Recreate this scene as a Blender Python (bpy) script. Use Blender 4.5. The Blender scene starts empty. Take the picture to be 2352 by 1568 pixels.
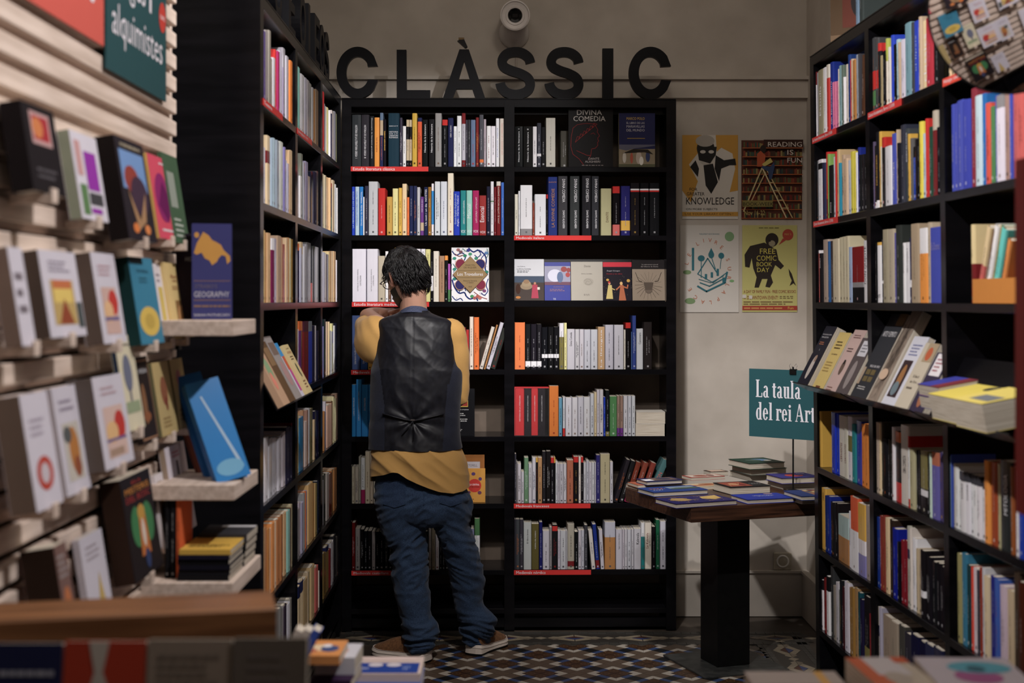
import bpy, bmesh, math, random
from mathutils import Vector, Matrix, noise as mnoise
from mathutils.geometry import tessellate_polygon
random.seed(7)
S = bpy.context.scene
COL = S.collection
# ---------------------------------------------------------------- camera
F = 3267.0; CX = 1176.0; HY = 688.0; EYE = 1.5
cd = bpy.data.cameras.new('camera'); cam = bpy.data.objects.new('camera', cd); COL.objects.link(cam)
cam.location = (0, 0, EYE); cam.rotation_euler = (math.pi/2, 0, 0)
cd.sensor_width = 36; cd.lens = F/2352*36; cd.shift_y = -(784-HY)/2352
cd.clip_start = .05; cd.clip_end = 60
cd.dof.use_dof = True; cd.dof.focus_distance = 6.15; cd.dof.aperture_fstop = 3.0
S.camera = cam
# ---------------------------------------------------------------- world, lights, exposure
w = bpy.data.worlds.new('world'); S.world = w; w.use_nodes = True
w.node_tree.nodes['Background'].inputs[0].default_value = (1.0, .9, .8, 1)
w.node_tree.nodes['Background'].inputs[1].default_value = .012
S.view_settings.view_transform = 'Standard'; S.view_settings.look = 'None'
S.view_settings.exposure = 0.0; S.view_settings.gamma = 1.0; S.view_settings.use_curve_mapping = False
def spot(loc, target, power, size=60, blend=.5, col=(1, .93, .86), rad=.05):
    l = bpy.data.lights.new('ceiling_spot_or_fill', 'SPOT'); o = bpy.data.objects.new('ceiling_spot_or_fill', l); COL.objects.link(o)
    o.location = loc; d = Vector(target)-Vector(loc); o.rotation_euler = d.to_track_quat('-Z', 'Y').to_euler()
    l.energy = power; l.spot_size = math.radians(size); l.spot_blend = blend; l.color = col; l.shadow_soft_size = rad
    return o
#LIGHTS
spot((1.05, 3.2, 3.5), (-.42, 6.45, 1.66), 415, 30, .75, (1, .96, .95), .03)     # key on person and back bookcase, left bay
spot((.2, 3.0, 3.5), (-1.0, 5.2, 1.45), 190, 60, .6, (1, .95, .92), .04)         # left bookcase
spot((-.5, 2.3, 3.5), (1.35, 4.5, 1.35), 360, 50, .6, (1, .95, .92), .04)         # right bookcase
spot((.2, 4.5, 3.5), (.85, 6.6, .62), 200, 40, .8, (1, .95, .92), .05)
spot((-.45, 2.9, 3.5), (-.62, 6.45, 1.15), 115, 24, .8, (1, .96, .95), .04)
spot((-.2, 2.6, 3.5), (.45, 6.45, 1.1), 110, 22, .8, (1, .95, .93), .05)          # wall, table and right bay
spot((.9, 2.1, 3.4), (-.9, 3.0, 1.45), 210, 64, .6, (1, .94, .92), .04)           # slatted display
spot((.35, 4.3, 3.6), (.35, 6.7, 2.9), 16, 120, .9, (1, .88, .74), .12)           # wide weak fill, added to even out the upper back wall
al = bpy.data.lights.new('added_area_fill', 'AREA'); ao = bpy.data.objects.new('added_area_fill', al); COL.objects.link(ao)  # soft overhead fill added out of view to brighten the shelf compartments
al.shape = 'RECTANGLE'; al.size = 1.6; al.size_y = 4.5; al.energy = 26; al.color = (1, .9, .8); ao.location = (.1, 3.2, 3.64)
# ---------------------------------------------------------------- colours and materials
def lin(c):
    c = c/255.0
    return c/12.92 if c <= .04045 else ((c+.055)/1.055)**2.4
PAL = {  # code: (name, rgb)
 'w': ('white', (226, 226, 232)), 'o': ('off-white', (214, 208, 196)), 'c': ('cream', (226, 200, 155)), 'b': ('beige', (190, 168, 138)),
 't': ('ochre brown', (178, 122, 62)), 'y': ('yellow', (222, 172, 48)), 'Y': ('pale yellow', (220, 212, 140)), 'O': ('orange', (226, 108, 30)),
 'r': ('red', (200, 28, 24)), 'm': ('maroon', (120, 26, 32)), 'k': ('black', (20, 20, 24)), 'K': ('charcoal', (62, 62, 70)),
 'g': ('grey', (140, 138, 142)), 'G': ('pale grey', (192, 192, 202)), 'n': ('navy', (30, 36, 78)), 'B': ('blue', (28, 62, 190)),
 'L': ('sky blue', (20, 140, 215)), 'l': ('pale blue', (172, 198, 216)), 'e': ('green', (74, 128, 76)), 'E': ('dark green', (18, 74, 58)),
 'T': ('teal', (0, 130, 132)), 'a': ('mint', (138, 206, 192)), 'p': ('purple', (108, 50, 135)), 'v': ('lavender', (136, 132, 196)),
 'P': ('pink', (216, 110, 155)), 'M': ('magenta', (172, 22, 92)), 'u': ('brown', (92, 62, 42)), 'i': ('lime', (176, 196, 40)),
 'd': ('slate blue', (92, 116, 146)), 'q': ('olive', (122, 114, 58)), 's': ('salmon', (206, 96, 92)), 'z': ('petrol blue', (26, 52, 74)),
 'x': ('royal blue', (66, 78, 186)), 'f': ('terracotta', (182, 102, 72)), 'h': ('khaki', (176, 168, 128)), 'j': ('amber', (240, 150, 42)),
}
def C(k):
    if isinstance(k, str): k = PAL[k][1]
    r, g, b = lin(k[0]), lin(k[1]), lin(k[2]); y = .3*r+.55*g+.15*b; q = .86
    return (y+(r-y)*q, y+(g-y)*q, y+(b-y)*q, 1.0)
def nodes_of(name):
    m = bpy.data.materials.new(name); m.use_nodes = True
    nt = m.node_tree; b = nt.nodes['Principled BSDF']
    return m, nt, b
def vmat(name, rough=.45, spec=.5, noise=.08, nscale=40, coat=0, bump=0, metal=0, coords='Object'):
    """paint colour comes from the mesh's print colours; a little grain on top"""
    m, nt, b = nodes_of(name)
    a = nt.nodes.new('ShaderNodeAttribute'); a.attribute_name = 'col'
    n = nt.nodes.new('ShaderNodeTexNoise'); n.inputs['Scale'].default_value = nscale; n.inputs['Detail'].default_value = 3
    tc = nt.nodes.new('ShaderNodeTexCoord'); nt.links.new(tc.outputs[coords], n.inputs['Vector'])
    mr = nt.nodes.new('ShaderNodeMapRange'); mr.inputs[3].default_value = 1-noise; mr.inputs[4].default_value = 1+noise
    nt.links.new(n.outputs['Fac'], mr.inputs[0])
    vm = nt.nodes.new('ShaderNodeVectorMath'); vm.operation = 'SCALE'
    nt.links.new(a.outputs['Color'], vm.inputs[0]); nt.links.new(mr.outputs[0], vm.inputs['Scale'])
    nt.links.new(vm.outputs[0], b.inputs['Base Color'])
    b.inputs['Roughness'].default_value = rough; b.inputs['Specular IOR Level'].default_value = spec
    b.inputs['Coat Weight'].default_value = coat; b.inputs['Metallic'].default_value = metal
    if bump:
        bp = nt.nodes.new('ShaderNodeBump'); bp.inputs['Strength'].default_value = bump; bp.inputs['Distance'].default_value = .002
        nt.links.new(n.outputs['Fac'], bp.inputs['Height']); nt.links.new(bp.outputs[0], b.inputs['Normal'])
    return m
MB_ = {}
M_BOOK = vmat('printed_card', .6, .08, .04, 30)
M_GLOSS = vmat('laminated_card', .2, .25, .03, 30)
M_WOODV = vmat('painted_board', .5, .35, .15, 60, bump=.15)
M_SIGN = vmat('matt_print', .6, .3, .02, 20)
def pages_mat(name, sc):
    m, nt, b = nodes_of(name)
    tc = nt.nodes.new('ShaderNodeTexCoord'); mp = nt.nodes.new('ShaderNodeMapping'); mp.inputs['Scale'].default_value = sc
    n = nt.nodes.new('ShaderNodeTexNoise'); n.inputs['Scale'].default_value = 1.0; n.inputs['Detail'].default_value = 2
    nt.links.new(tc.outputs['Object'], mp.inputs[0]); nt.links.new(mp.outputs[0], n.inputs['Vector'])
    cr = nt.nodes.new('ShaderNodeValToRGB'); cr.color_ramp.elements[0].color = C((165, 150, 128)); cr.color_ramp.elements[1].color = C((222, 214, 198))
    cr.color_ramp.elements[0].position = .3; cr.color_ramp.elements[1].position = .65
    nt.links.new(n.outputs['Fac'], cr.inputs[0]); nt.links.new(cr.outputs[0], b.inputs['Base Color']); b.inputs['Roughness'].default_value = .8
    return m
M_PAGE = pages_mat('paper_block_upright', (900, 8, 3)); M_PAGE_Y = pages_mat('paper_block_facing', (8, 900, 3)); M_PAGE_Z = pages_mat('paper_block_flat', (8, 3, 900))
def grain_mat(name, c0, c1, scale=(2, 40, 40), rough=.5, spec=.4, bump=.2, detail=4, dist=.001):
    m, nt, b = nodes_of(name)
    tc = nt.nodes.new('ShaderNodeTexCoord'); mp = nt.nodes.new('ShaderNodeMapping'); mp.inputs['Scale'].default_value = scale
    n = nt.nodes.new('ShaderNodeTexNoise'); n.inputs['Scale'].default_value = 1.0; n.inputs['Detail'].default_value = detail
    nt.links.new(tc.outputs['Object'], mp.inputs[0]); nt.links.new(mp.outputs[0], n.inputs['Vector'])
    cr = nt.nodes.new('ShaderNodeValToRGB'); cr.color_ramp.elements[0].color = C(c0); cr.color_ramp.elements[1].color = C(c1)
    cr.color_ramp.elements[0].position = .35; cr.color_ramp.elements[1].position = .7
    nt.links.new(n.outputs['Fac'], cr.inputs[0]); nt.links.new(cr.outputs[0], b.inputs['Base Color'])
    b.inputs['Roughness'].default_value = rough; b.inputs['Specular IOR Level'].default_value = spec
    if bump:
        bp = nt.nodes.new('ShaderNodeBump'); bp.inputs['Strength'].default_value = bump; bp.inputs['Distance'].default_value = dist
        nt.links.new(n.outputs['Fac'], bp.inputs['Height']); nt.links.new(bp.outputs[0], b.inputs['Normal'])
    return m
M_CASE = grain_mat('black_stained_wood', (9, 9, 12), (17, 16, 20), (3, 3, 30), .22, .24, .04)
M_PINE = grain_mat('planed_pine', (204, 182, 166), (236, 216, 202), (60, 3, 60), .6, .3, .2)
M_TABLE = grain_mat('dark_walnut', (42, 24, 16), (88, 54, 34), (5, 60, 90), .38, .5, .15)
M_COUNTER = grain_mat('orange_brown_wood', (100, 60, 26), (142, 92, 48), (4, 60, 60), .5, .3, .1)
M_WALL = grain_mat('plaster', (184, 175, 164), (200, 191, 180), (5, 5, 5), .9, .2, .5, 8, .004)
M_STEEL = grain_mat('black_steel', (8, 8, 9), (14, 14, 14), (30, 30, 30), .5, .25, .1)
M_CASTER = grain_mat('grey_base_plate', (40, 42, 42), (60, 62, 60), (30, 30, 30), .5, .4, .1)
# ---------------------------------------------------------------- mesh builder
class MB:
    def __init__(s): s.v = []; s.f = []; s.c = []; s.m = []
    def add(s, pts, faces, col, mat=0, M=None):
        o = len(s.v)
        s.v += [tuple(M @ Vector(p)) for p in pts] if M is not None else [tuple(p) for p in pts]
        c = C(col) if not (isinstance(col, tuple) and len(col) == 4) else col
        for f in faces: s.f.append(tuple(i+o for i in f)); s.c.append(c); s.m.append(mat)
    def box(s, x0, x1, y0, y1, z0, z1, col=(128, 128, 128), mat=0, M=None, bev=0):
        if bev:
            b = min(bev, (x1-x0)*.45, (y1-y0)*.45, (z1-z0)*.45)
            pts = []; 
            for z, i in ((z0, b), (z0+b, 0), (z1-b, 0), (z1, b)):
                pts += [(x0+i+b*(i == 0)*0, y0+i, z), (x1-i, y0+i, z), (x1-i, y1-i, z), (x0+i, y1-i, z)]
            fs = [(3, 2, 1, 0), (12, 13, 14, 15)]
            for k in range(3):
                for j in range(4): fs.append((k*4+j, k*4+(j+1) % 4, k*4+4+(j+1) % 4, k*4+4+j))
            s.add(pts, fs, col, mat, M); return
        s.add([(x0, y0, z0), (x1, y0, z0), (x1, y1, z0), (x0, y1, z0), (x0, y0, z1), (x1, y0, z1), (x1, y1, z1), (x0, y1, z1)],
              [(3, 2, 1, 0), (4, 5, 6, 7), (0, 1, 5, 4), (1, 2, 6, 5), (2, 3, 7, 6), (3, 0, 4, 7)], col, mat, M)
    def prism(s, poly, y0, y1, col, mat=0, M=None, cap=True):
        """polygon in x,z pushed from y0 to y1"""
        n = len(poly)
        pts = [(p[0], y0, p[1]) for p in poly]+[(p[0], y1, p[1]) for p in poly]
        fs = [(i, (i+1) % n, n+(i+1) % n, n+i) for i in range(n)]
        s.add(pts, fs, col, mat, M)
        if cap:
            tr = tessellate_polygon([[Vector((p[0], p[1], 0)) for p in poly]])
            s.add(pts, [tuple(t) for t in tr]+[tuple(i+n for i in reversed(t)) for t in tr], col, mat, M)
    def strip(s, L, R, y0, y1, col, mat=0, M=None, closed=False):
        n = len(L); pts = []
        for y in (y0, y1):
            pts += [(p[0], y, p[1]) for p in L]+[(p[0], y, p[1]) for p in R]
        fs = []
        for i in range(n-1):
            fs += [(i, i+1, n+i+1, n+i), (2*n+i, 3*n+i, 3*n+i+1, 2*n+i+1), (i, 2*n+i, 2*n+i+1, i+1), (n+i, n+i+1, 3*n+i+1, 3*n+i)]
        fs += [(0, n, 3*n, 2*n), (n-1, 3*n-1, 4*n-1, 2*n-1)]
        s.add(pts, fs, col, mat, M)
    def tube(s, path, radii, col, n=10, mat=0, M=None, cap=True, sq=1.0):
        path = [Vector(p) for p in path]
        if not hasattr(radii, '__len__'): radii = [radii]*len(path)
        pts = []; up = Vector((0, 0, 1)); prev = None
        for i, p in enumerate(path):
            t = (path[min(i+1, len(path)-1)]-path[max(i-1, 0)]).normalized()
            if prev is None:
                a = up if abs(t.dot(up)) < .9 else Vector((1, 0, 0))
                x = t.cross(a).normalized()
            else: x = (prev-t*prev.dot(t)).normalized()
            prev = x; y = t.cross(x)
            for k in range(n):
                an = 2*math.pi*k/n; pts.append(p+radii[i]*(math.cos(an)*x+sq*math.sin(an)*y))
        fs = []
        for i in range(len(path)-1):
            for k in range(n): fs.append((i*n+k, i*n+(k+1) % n, (i+1)*n+(k+1) % n, (i+1)*n+k))
        if cap: fs.append(tuple(reversed(range(n)))); fs.append(tuple(range((len(path)-1)*n, len(path)*n)))
        s.add(pts, fs, col, mat, M)
    def lathe(s, prof, col, n=24, mat=0, M=None):
        """profile (r, z) turned about z"""
        pts = []
        for r, z in prof:
            for k in range(n):
                a = 2*math.pi*k/n; pts.append((r*math.cos(a), r*math.sin(a), z))
        fs = []
        for i in range(len(prof)-1):
            for k in range(n): fs.append((i*n+k, i*n+(k+1) % n, (i+1)*n+(k+1) % n, (i+1)*n+k))
        s.add(pts, fs, col, mat, M)
    def mesh(s, name, mats, smooth=False):
        me = bpy.data.meshes.new(name); me.from_pydata(s.v, [], s.f)
        for m in (mats if isinstance(mats, (list, tuple)) else [mats]): me.materials.append(m)
        a = me.attributes.new('col', 'FLOAT_COLOR', 'CORNER'); buf = []
        for f, c in zip(s.f, s.c): buf += list(c)*len(f)
        a.data.foreach_set('color', buf)
        me.polygons.foreach_set('material_index', s.m)
        if smooth: me.polygons.foreach_set('use_smooth', [True]*len(s.f))
        return me
    def build(s, name, mats, parent=None, smooth=False, mw=None, fix=False):
        me = s.mesh(name, mats, smooth)
        if fix:
            bm = bmesh.new(); bm.from_mesh(me); bmesh.ops.recalc_face_normals(bm, faces=bm.faces); bm.to_mesh(me); bm.free()
        return put(name, me, parent, mw)
def put(name, me, parent=None, mw=None):
    o = bpy.data.objects.new(name, me); COL.objects.link(o)
    if parent is not None: o.parent = parent
    if mw is not None: o.matrix_local = mw
    return o
def tag(o, label=None, cat=None, group=None, kind=None):
    if label: o['label'] = label
    if cat: o['category'] = cat
    if group: o['group'] = group
    if kind: o['kind'] = kind
    return o
def empty(name, mw, label=None, cat=None, group=None):
    o = bpy.data.objects.new(name, None); COL.objects.link(o); o.empty_display_size = .05
    o.matrix_world = mw
    return tag(o, label, cat, group)
# ---------------------------------------------------------------- flat print: lettering from the built-in font
_tc = {}
def text_polys(txt):
    if txt in _tc: return _tc[txt]
    cu = bpy.data.curves.new('t', 'FONT'); cu.body = txt; cu.resolution_u = 2; cu.offset = 0.0
    o = bpy.data.objects.new('t', cu); COL.objects.link(o)
    dg = bpy.context.evaluated_depsgraph_get(); ev = o.evaluated_get(dg); me = ev.to_mesh()
    v = [(p.co.x, p.co.y) for p in me.vertices]; f = [tuple(p.vertices) for p in me.polygons]
    ev.to_mesh_clear(); bpy.data.objects.remove(o); bpy.data.curves.remove(cu)
    if v:
        x0 = min(p[0] for p in v); x1 = max(p[0] for p in v); y0 = min(p[1] for p in v); y1 = max(p[1] for p in v)
    else: x0 = y0 = 0; x1 = y1 = 1
    _tc[txt] = (v, f, x0, x1, y0, y1); return _tc[txt]
def put_text(mb, txt, fn, cx, cy, length, height, col, mat=0, slant=0):
    """text fitted in length x height about (cx,cy) of a plane; fn maps (a,b) to a 3D point"""
    v, f, x0, x1, y0, y1 = text_polys(txt)
    sx = length/(x1-x0); sy = height/max(y1-y0, .3)
    pts = [fn(cx+(p[0]-(x0+x1)/2)*sx+slant*(p[1]-y0)*sy, cy+(p[1]-(y0+y1)/2)*sy) for p in v]
    mb.add(pts, f, col, mat)
def ell(cx, cy, rx, ry, n=20, a0=0, a1=2*math.pi):
    return [(cx+rx*math.cos(a0+(a1-a0)*k/n), cy+ry*math.sin(a0+(a1-a0)*k/n)) for k in range(n+(abs(a1-a0) < 6.28))]
def art(mb, shapes, W, H, fn, mat=0, eps=.0004):
    """flat print: shapes in 0..1 of a W x H face; fn(a,b,lift) -> 3D"""
    lift = eps
    for sh in shapes:
        k = sh[0]; lift += .00008
        P = lambda a, b, l=lift: fn(a*W, b*H, l)
        if k == 'r': mb.add([P(sh[1], sh[2]), P(sh[3], sh[2]), P(sh[3], sh[4]), P(sh[1], sh[4])], [(0, 1, 2, 3)], sh[5], mat)
        elif k == 'e':
            pp = ell(sh[1], sh[2], sh[3], sh[4], 18); mb.add([P(*q) for q in pp], [tuple(range(len(pp)))], sh[5], mat)
        elif k == 'p':
            pp = sh[1]; tr = tessellate_polygon([[Vector((q[0], q[1], 0)) for q in pp]])
            mb.add([P(*q) for q in pp], [tuple(reversed(t)) for t in tr], sh[2], mat)
        elif k == 'l':
            pp = sh[1]; wd = sh[2]
            for (ax, ay), (bx, by) in zip(pp[:-1], pp[1:]):
                dx = (bx-ax)*W; dy = (by-ay)*H; L = math.hypot(dx, dy) or 1; nx = -dy/L*wd/2; ny = dx/L*wd/2
                ex = dx/L*wd*.3; ey = dy/L*wd*.3
                mb.add([fn(ax*W+nx-ex, ay*H+ny-ey, lift), fn(ax*W-nx-ex, ay*H-ny-ey, lift), fn(bx*W-nx+ex, by*H-ny+ey, lift), fn(bx*W+nx+ex, by*H+ny+ey, lift)], [(0, 1, 2, 3)], sh[3], mat)
        elif k == 't':  # text, cx, cy, length, height, colour
            put_text(mb, sh[1], lambda a, b, l=lift: fn(a, b, l), sh[2]*W, sh[3]*H, sh[4]*W, sh[5]*H, sh[6], mat)
        elif k == 'x':  # illegible lines of small print: x0,y0,x1,y1,lines,colour
            x0, y0, x1, y1, n, c = sh[1:7]
            rr = random.Random(int(x0*1000+y0*777))
            for i in range(n):
                yb = y1-(y1-y0)*(i+.8)/n; hh = (y1-y0)/n*.45; x = x0
                end = x1 if n == 1 else x1-(x1-x0)*rr.random()*.3
                while x < end-.02:
                    ww = min((.05+.1*rr.random())*(x1-x0)*1.4, end-x); mb.add([P(x, yb), P(x+ww, yb), P(x+ww, yb+hh), P(x, yb+hh)], [(0, 1, 2, 3)], c, mat); x += ww+.02
def cat(pts, n=10):
    out = []
    P_ = [pts[0]]+pts+[pts[-1]]
    for i in range(1, len(P_)-2):
        for k in range(n):
            t = k/n; a, b_, c_, d_ = P_[i-1], P_[i], P_[i+1], P_[i+2]
            out.append(tuple(.5*(2*b_[j]+(c_[j]-a[j])*t+(2*a[j]-5*b_[j]+4*c_[j]-d_[j])*t*t+(3*b_[j]-a[j]-3*c_[j]+d_[j])*t**3) for j in (0, 1)))
    out.append(pts[-1]); return out
# ---------------------------------------------------------------- frames (bookcase planes) and pixel lookup used only to lay out sizes
class Frame:
    def __init__(s, origin, theta, tilt=0):
        s.M = Matrix.Translation(origin) @ Matrix.Rotation(theta, 4, 'Z') @ Matrix.Rotation(tilt, 4, 'X')
        s.I = s.M.inverted(); s.theta = theta
    def loc(s, px, py, yo=0.0):
        o = s.I @ Vector((0, 0, EYE)); d = s.I.to_3x3() @ Vector(((px-CX)/F, 1, -(py-HY)/F))
        t = (yo-o.y)/d.y; p = o+d*t
        return p.x, p.z
def P3(px, py, d): return Vector(((px-CX)*d/F, d, EYE-(py-HY)*d/F))
FB = Frame((-.7696, 6.43, 0), .018)
FL = Frame((-.744, 4.22, 0), math.radians(90)+.0116)
FR = Frame((1.127+.0165, 5.34, 0), math.radians(-90)+.0401, .011)
SH = [2.102, 1.791, 1.490, 1.183, .880, .577, .276, .10]
TOPZ = 2.407
# ---------------------------------------------------------------- books
REG = []   # (object, size word, colour words, row phrase, order)
ROUND = {0: 'round'}
def cover_mesh(w, h, d, col, bands, extra=None, hard=False, mat=None, seed=0):
    """card cover wrapped round a book: spine towards -y, opening at +y; colour bands run round it"""
    mb = MB(); t = .0022 if hard else .0010; t = min(t, w*.2)
    r = min(w*.28, .006)
    prof = [(-w/2, d), (-w/2, r), (-w/2+r*.35, r*.22), (-w*.18, 0), (w*.18, 0), (w/2-r*.35, r*.22), (w/2, r), (w/2, d)]
    ri = max(r-t, .0005)
    inn = [(-w/2+t, d), (-w/2+t, r+t), (-w/2+t+ri*.3, r*.3+t), (-w*.16, t), (w*.16, t), (w/2-t-ri*.3, r*.3+t), (w/2-t, r+t), (w/2-t, d)]
    cuts = sorted({0.0, 1.0}|{max(0, min(1, x)) for b in bands for x in b[:2]})
    n = len(prof)
    for a, b in zip(cuts[:-1], cuts[1:]):
        c = col
        for (f0, f1, bc) in bands:
            if f0-1e-6 <= a and b <= f1+1e-6: c = bc
        pts = [(p[0], p[1], a*h) for p in prof]+[(p[0], p[1], b*h) for p in prof]
        mb.add(pts, [(i, i+1, n+i+1, n+i) for i in range(n-1)], c)
    for z, rev in ((0, 1), (h, 0)):
        pts = [(p[0], p[1], z) for p in prof]+[(p[0], p[1], z) for p in inn]
        fs = [(i, n+i, n+i+1, i+1) if not rev else (i, i+1, n+i+1, n+i) for i in range(n-1)]
        mb.add(pts, fs, bands[-1][2] if (bands and bands[-1][1] >= 1 and not rev) else col)
    pts = [(p[0], p[1], 0) for p in inn]+[(p[0], p[1], h) for p in inn]
    mb.add(pts, [(i+1, i, n+i, n+i+1) for i in range(n-1)], col)
    mb.add([(-w/2, d, 0), (-w/2+t, d, 0), (-w/2+t, d, h), (-w/2, d, h)], [(3, 2, 1, 0)], col)
    mb.add([(w/2-t, d, 0), (w/2, d, 0), (w/2, d, h), (w/2-t, d, h)], [(3, 2, 1, 0)], col)
    return mb
def dark(col):
    c = PAL[col][1] if isinstance(col, str) else col
    return (c[0]*.35+c[1]*.5+c[2]*.15) < 120
def spine_marks(mb, w, h, col, txt, seed):
    rr = random.Random(seed); e = -.0004
    if txt:
        for T in txt:
            s, tc, f0, f1, dr = T[:5]; lat = T[5] if len(T) > 5 else 0; hw = T[6] if len(T) > 6 else .3
            if dr == 'h':
                put_text(mb, s, lambda a, b: (a, e, b), lat*w, (f0+f1)/2*h, w*.8, (f1-f0)*h, tc); continue
            sg = 1 if dr == 'u' else -1
            put_text(mb, s, lambda a, b: (lat*w-sg*b, e, (f0+f1)/2*h+sg*a), 0, 0, (f1-f0)*h, w*hw, tc)
        return
    if w < .006: return
    tc = ('w' if rr.random() < .85 else rr.choice('yOr')) if dark(col) else ('k' if rr.random() < .8 else rr.choice('mnu'))
    tb_ = PAL[tc][1]; cb_ = PAL[col][1] if isinstance(col, str) else col; tc = tuple(tb_[q]*.62+cb_[q]*.38 for q in range(3))
    mw_ = min(w*.2, .0034)
    def run(z0, z1, x):
        z = z0
        while z < z1:
            for _ in range(rr.randint(2, 9)):
                cw = rr.uniform(.0008, .0016); hh = mw_*rr.choice((.7, .7, 1))
                if z+cw > z1: break
                mb.add([(x-mw_/2, e, z), (x-mw_/2+hh, e, z), (x-mw_/2+hh, e, z+cw), (x-mw_/2, e, z+cw)], [(0, 1, 2, 3)], tc); z += cw+.0006
            z += .0024
    st = rr.random()
    if st < .45: run(h*.2, h*.48, 0); run(h*.58, h*rr.uniform(.68, .85), 0)
    elif st < .8 or w < .012: run(h*rr.uniform(.25, .4), h*rr.uniform(.6, .8), 0)
    else: run(h*.3, h*.7, -w*.13); run(h*.35, h*.62, w*.15)
    q = min(w*.2, .004)
    mb.add([(-q, e, h*.045), (q, e, h*.045), (q, e, h*.045+2*q), (-q, e, h*.045+2*q)], [(0, 1, 2, 3)], tc)
def make_book(mw, w, h, d, col, bands=(), txt=None, seed=0, hard=False, gloss=False, root='book'):
    """spine-out book: x thickness (centred), y into the shelf, z up"""
    e = empty(root, mw)
    mb = cover_mesh(w, h, d, col, sorted(bands), hard=hard, seed=seed)
    spine_marks(mb, w, h, col, txt, seed)
    mb.build('cover', M_GLOSS if gloss else M_BOOK, e)
    t = min(.0022 if hard else .0010, w*.2); pi = .0035 if hard else .0012
    pb = MB(); pb.box(-w/2+t, w/2-t, min(.008, d*.1), d-pi, pi if hard else .0002, h-pi, (215, 205, 185)); pb.build('page_block', M_PAGE, e)
    return e
def size_word(w, h):
    a = 'thin' if w < .011 else 'thick' if w > .03 else ''
    return a
def parse(row):
    out = []
    for ln in row.replace('\n', ';').split(';'):
        ln = ln.strip()
        if not ln: continue
        txt = None
        if '"' in ln:
            ln, t = ln.split('"', 1); txt = []
            for part in t.split('|'):
                q = part.split(','); txt.append((q[0], q[1] if len(q[1]) == 1 else tuple(int(z) for z in q[1].split('.')), float(q[2]), float(q[3]), q[4], float(q[5]) if len(q) > 5 else 0, float(q[6]) if len(q) > 6 else .3))
        tk = ln.split(); x0, x1, top = float(tk[0]), float(tk[1]), float(tk[2]); col = tk[3]; bands = []; lean = None; rec = None
        for z in tk[4:]:
            if z[0] == '>': lean = float(z[1:])
            elif z[0] == '^': rec = float(z[1:])
            elif z[0] == '#': col = tuple(int(q) for q in z[1:].split('.')) + (tk[3],)
            else:
                a, b = z.split('-'); bands.append((float(a), float(b[:-1]), b[-1]))
        out.append((x0, x1, top, col, bands, txt, lean, rec))
    return out
SEED = [100]
def row(fr, phrase, zoom, zs, data, group, span, rec=.008):
    ox, oy, s = zoom; prev = span[0]; n = 0
    for (x0, x1, top, col, bands, txt, lean, rc) in parse(data):
        SEED[0] += 1; sd = SEED[0]; rr = random.Random(sd)
        cname = col if isinstance(col, str) else col[3]
        rgb = PAL[col][1] if isinstance(col, str) else col[:3]
        j = rr.uniform(-7, 7); rgb = tuple(max(4, min(250, c+j+rr.uniform(-3, 3))) for c in rgb)
        px0 = ox+x0*s; px1 = ox+x1*s; pt = oy+top*s; yo = rc if rc is not None else rec
        _, wt = fr.loc((px0+px1)/2, pt, yo); h = wt-zs
        h = max(.09, min(.298, h))
        u0, _ = fr.loc(px0, oy+top*s+30, yo); u1, _ = fr.loc(px1, oy+top*s+30, yo)
        if u0 < prev: u0 = prev
        if u1-u0 < .0045: u1 = u0+.0045
        if u1 > span[1]: u1 = span[1]
        if u1-u0 < .004: continue
        prev = u1+.0003; wd = u1-u0-.0004
        d = min(.23, max(.11, h*rr.uniform(.62, .72)))
        yo2 = yo+rr.uniform(-.003, .004)
        m = fr.M @ Matrix.Translation(((u0+u1)/2, yo2, zs+.0008))
        if lean is not None:   # leans sideways by so many degrees about its lower corner
            a = math.radians(lean); piv = wd/2 if lean > 0 else -wd/2
            m = fr.M @ Matrix.Translation((u0+(wd if lean > 0 else 0), yo2, zs+.0008)) @ Matrix.Rotation(a, 4, 'Y') @ Matrix.Translation((-piv, 0, 0))
        e = make_book(m, wd, h, d, rgb, bands, txt, sd, hard=wd > .022 and rr.random() < .5, gloss=rr.random() < .35)
        e['group'] = group; e['category'] = 'book'
        REG.append((e, size_word(wd, h), cname, bands, phrase, u0, h))
    return
ORD = ['first', 'second', 'third', 'fourth', 'fifth', 'sixth', 'seventh', 'eighth', 'ninth', 'tenth', 'eleventh', 'twelfth', 'thirteenth', 'fourteenth', 'fifteenth', 'sixteenth', 'seventeenth', 'eighteenth', 'nineteenth', 'twentieth']
def finish_labels():
    rows = {}
    for r in REG: rows.setdefault(r[4], []).append(r)
    for ph, rs in rows.items():
        rs.sort(key=lambda r: r[5])
        def desc(r, lvl):
            nm = PAL[r[2]][0]; ex = ''
            if r[3] and lvl: 
                b = r[3][-1] if r[3][-1][1] >= .97 else r[3][0]
                bn = PAL[b[2]][0]; ex = f' with {bn} {"top" if b[1] >= .97 else "foot" if b[0] < .05 else "band"}'
            return f'{r[1]} {nm} book{ex}'.strip()
        cnt = {}
        for r in rs: cnt.setdefault(desc(r, 1), []).append(r)
        for d, g in cnt.items():
            if len(g) == 1: g[0][0]['label'] = f'the one {d}, {ph}' if len(f'the one {d}, {ph}'.split()) <= 16 else f'{d}, {ph}'
            else:
                for i, r in enumerate(g):
                    if i == 0 or len(g)-i > i or i < 4: o = ORD[i] if i < 20 else str(i+1)
                    t = f'{ORD[i]} {d} from left, {ph}' if len(g)-i >= i+1 or len(g) < 4 else f'{ORD[len(g)-1-i]} {d} from right, {ph}'
                    if len(t.split()) > 16: t = t.replace(' bookcase', ' case')
                    r[0]['label'] = t
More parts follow.
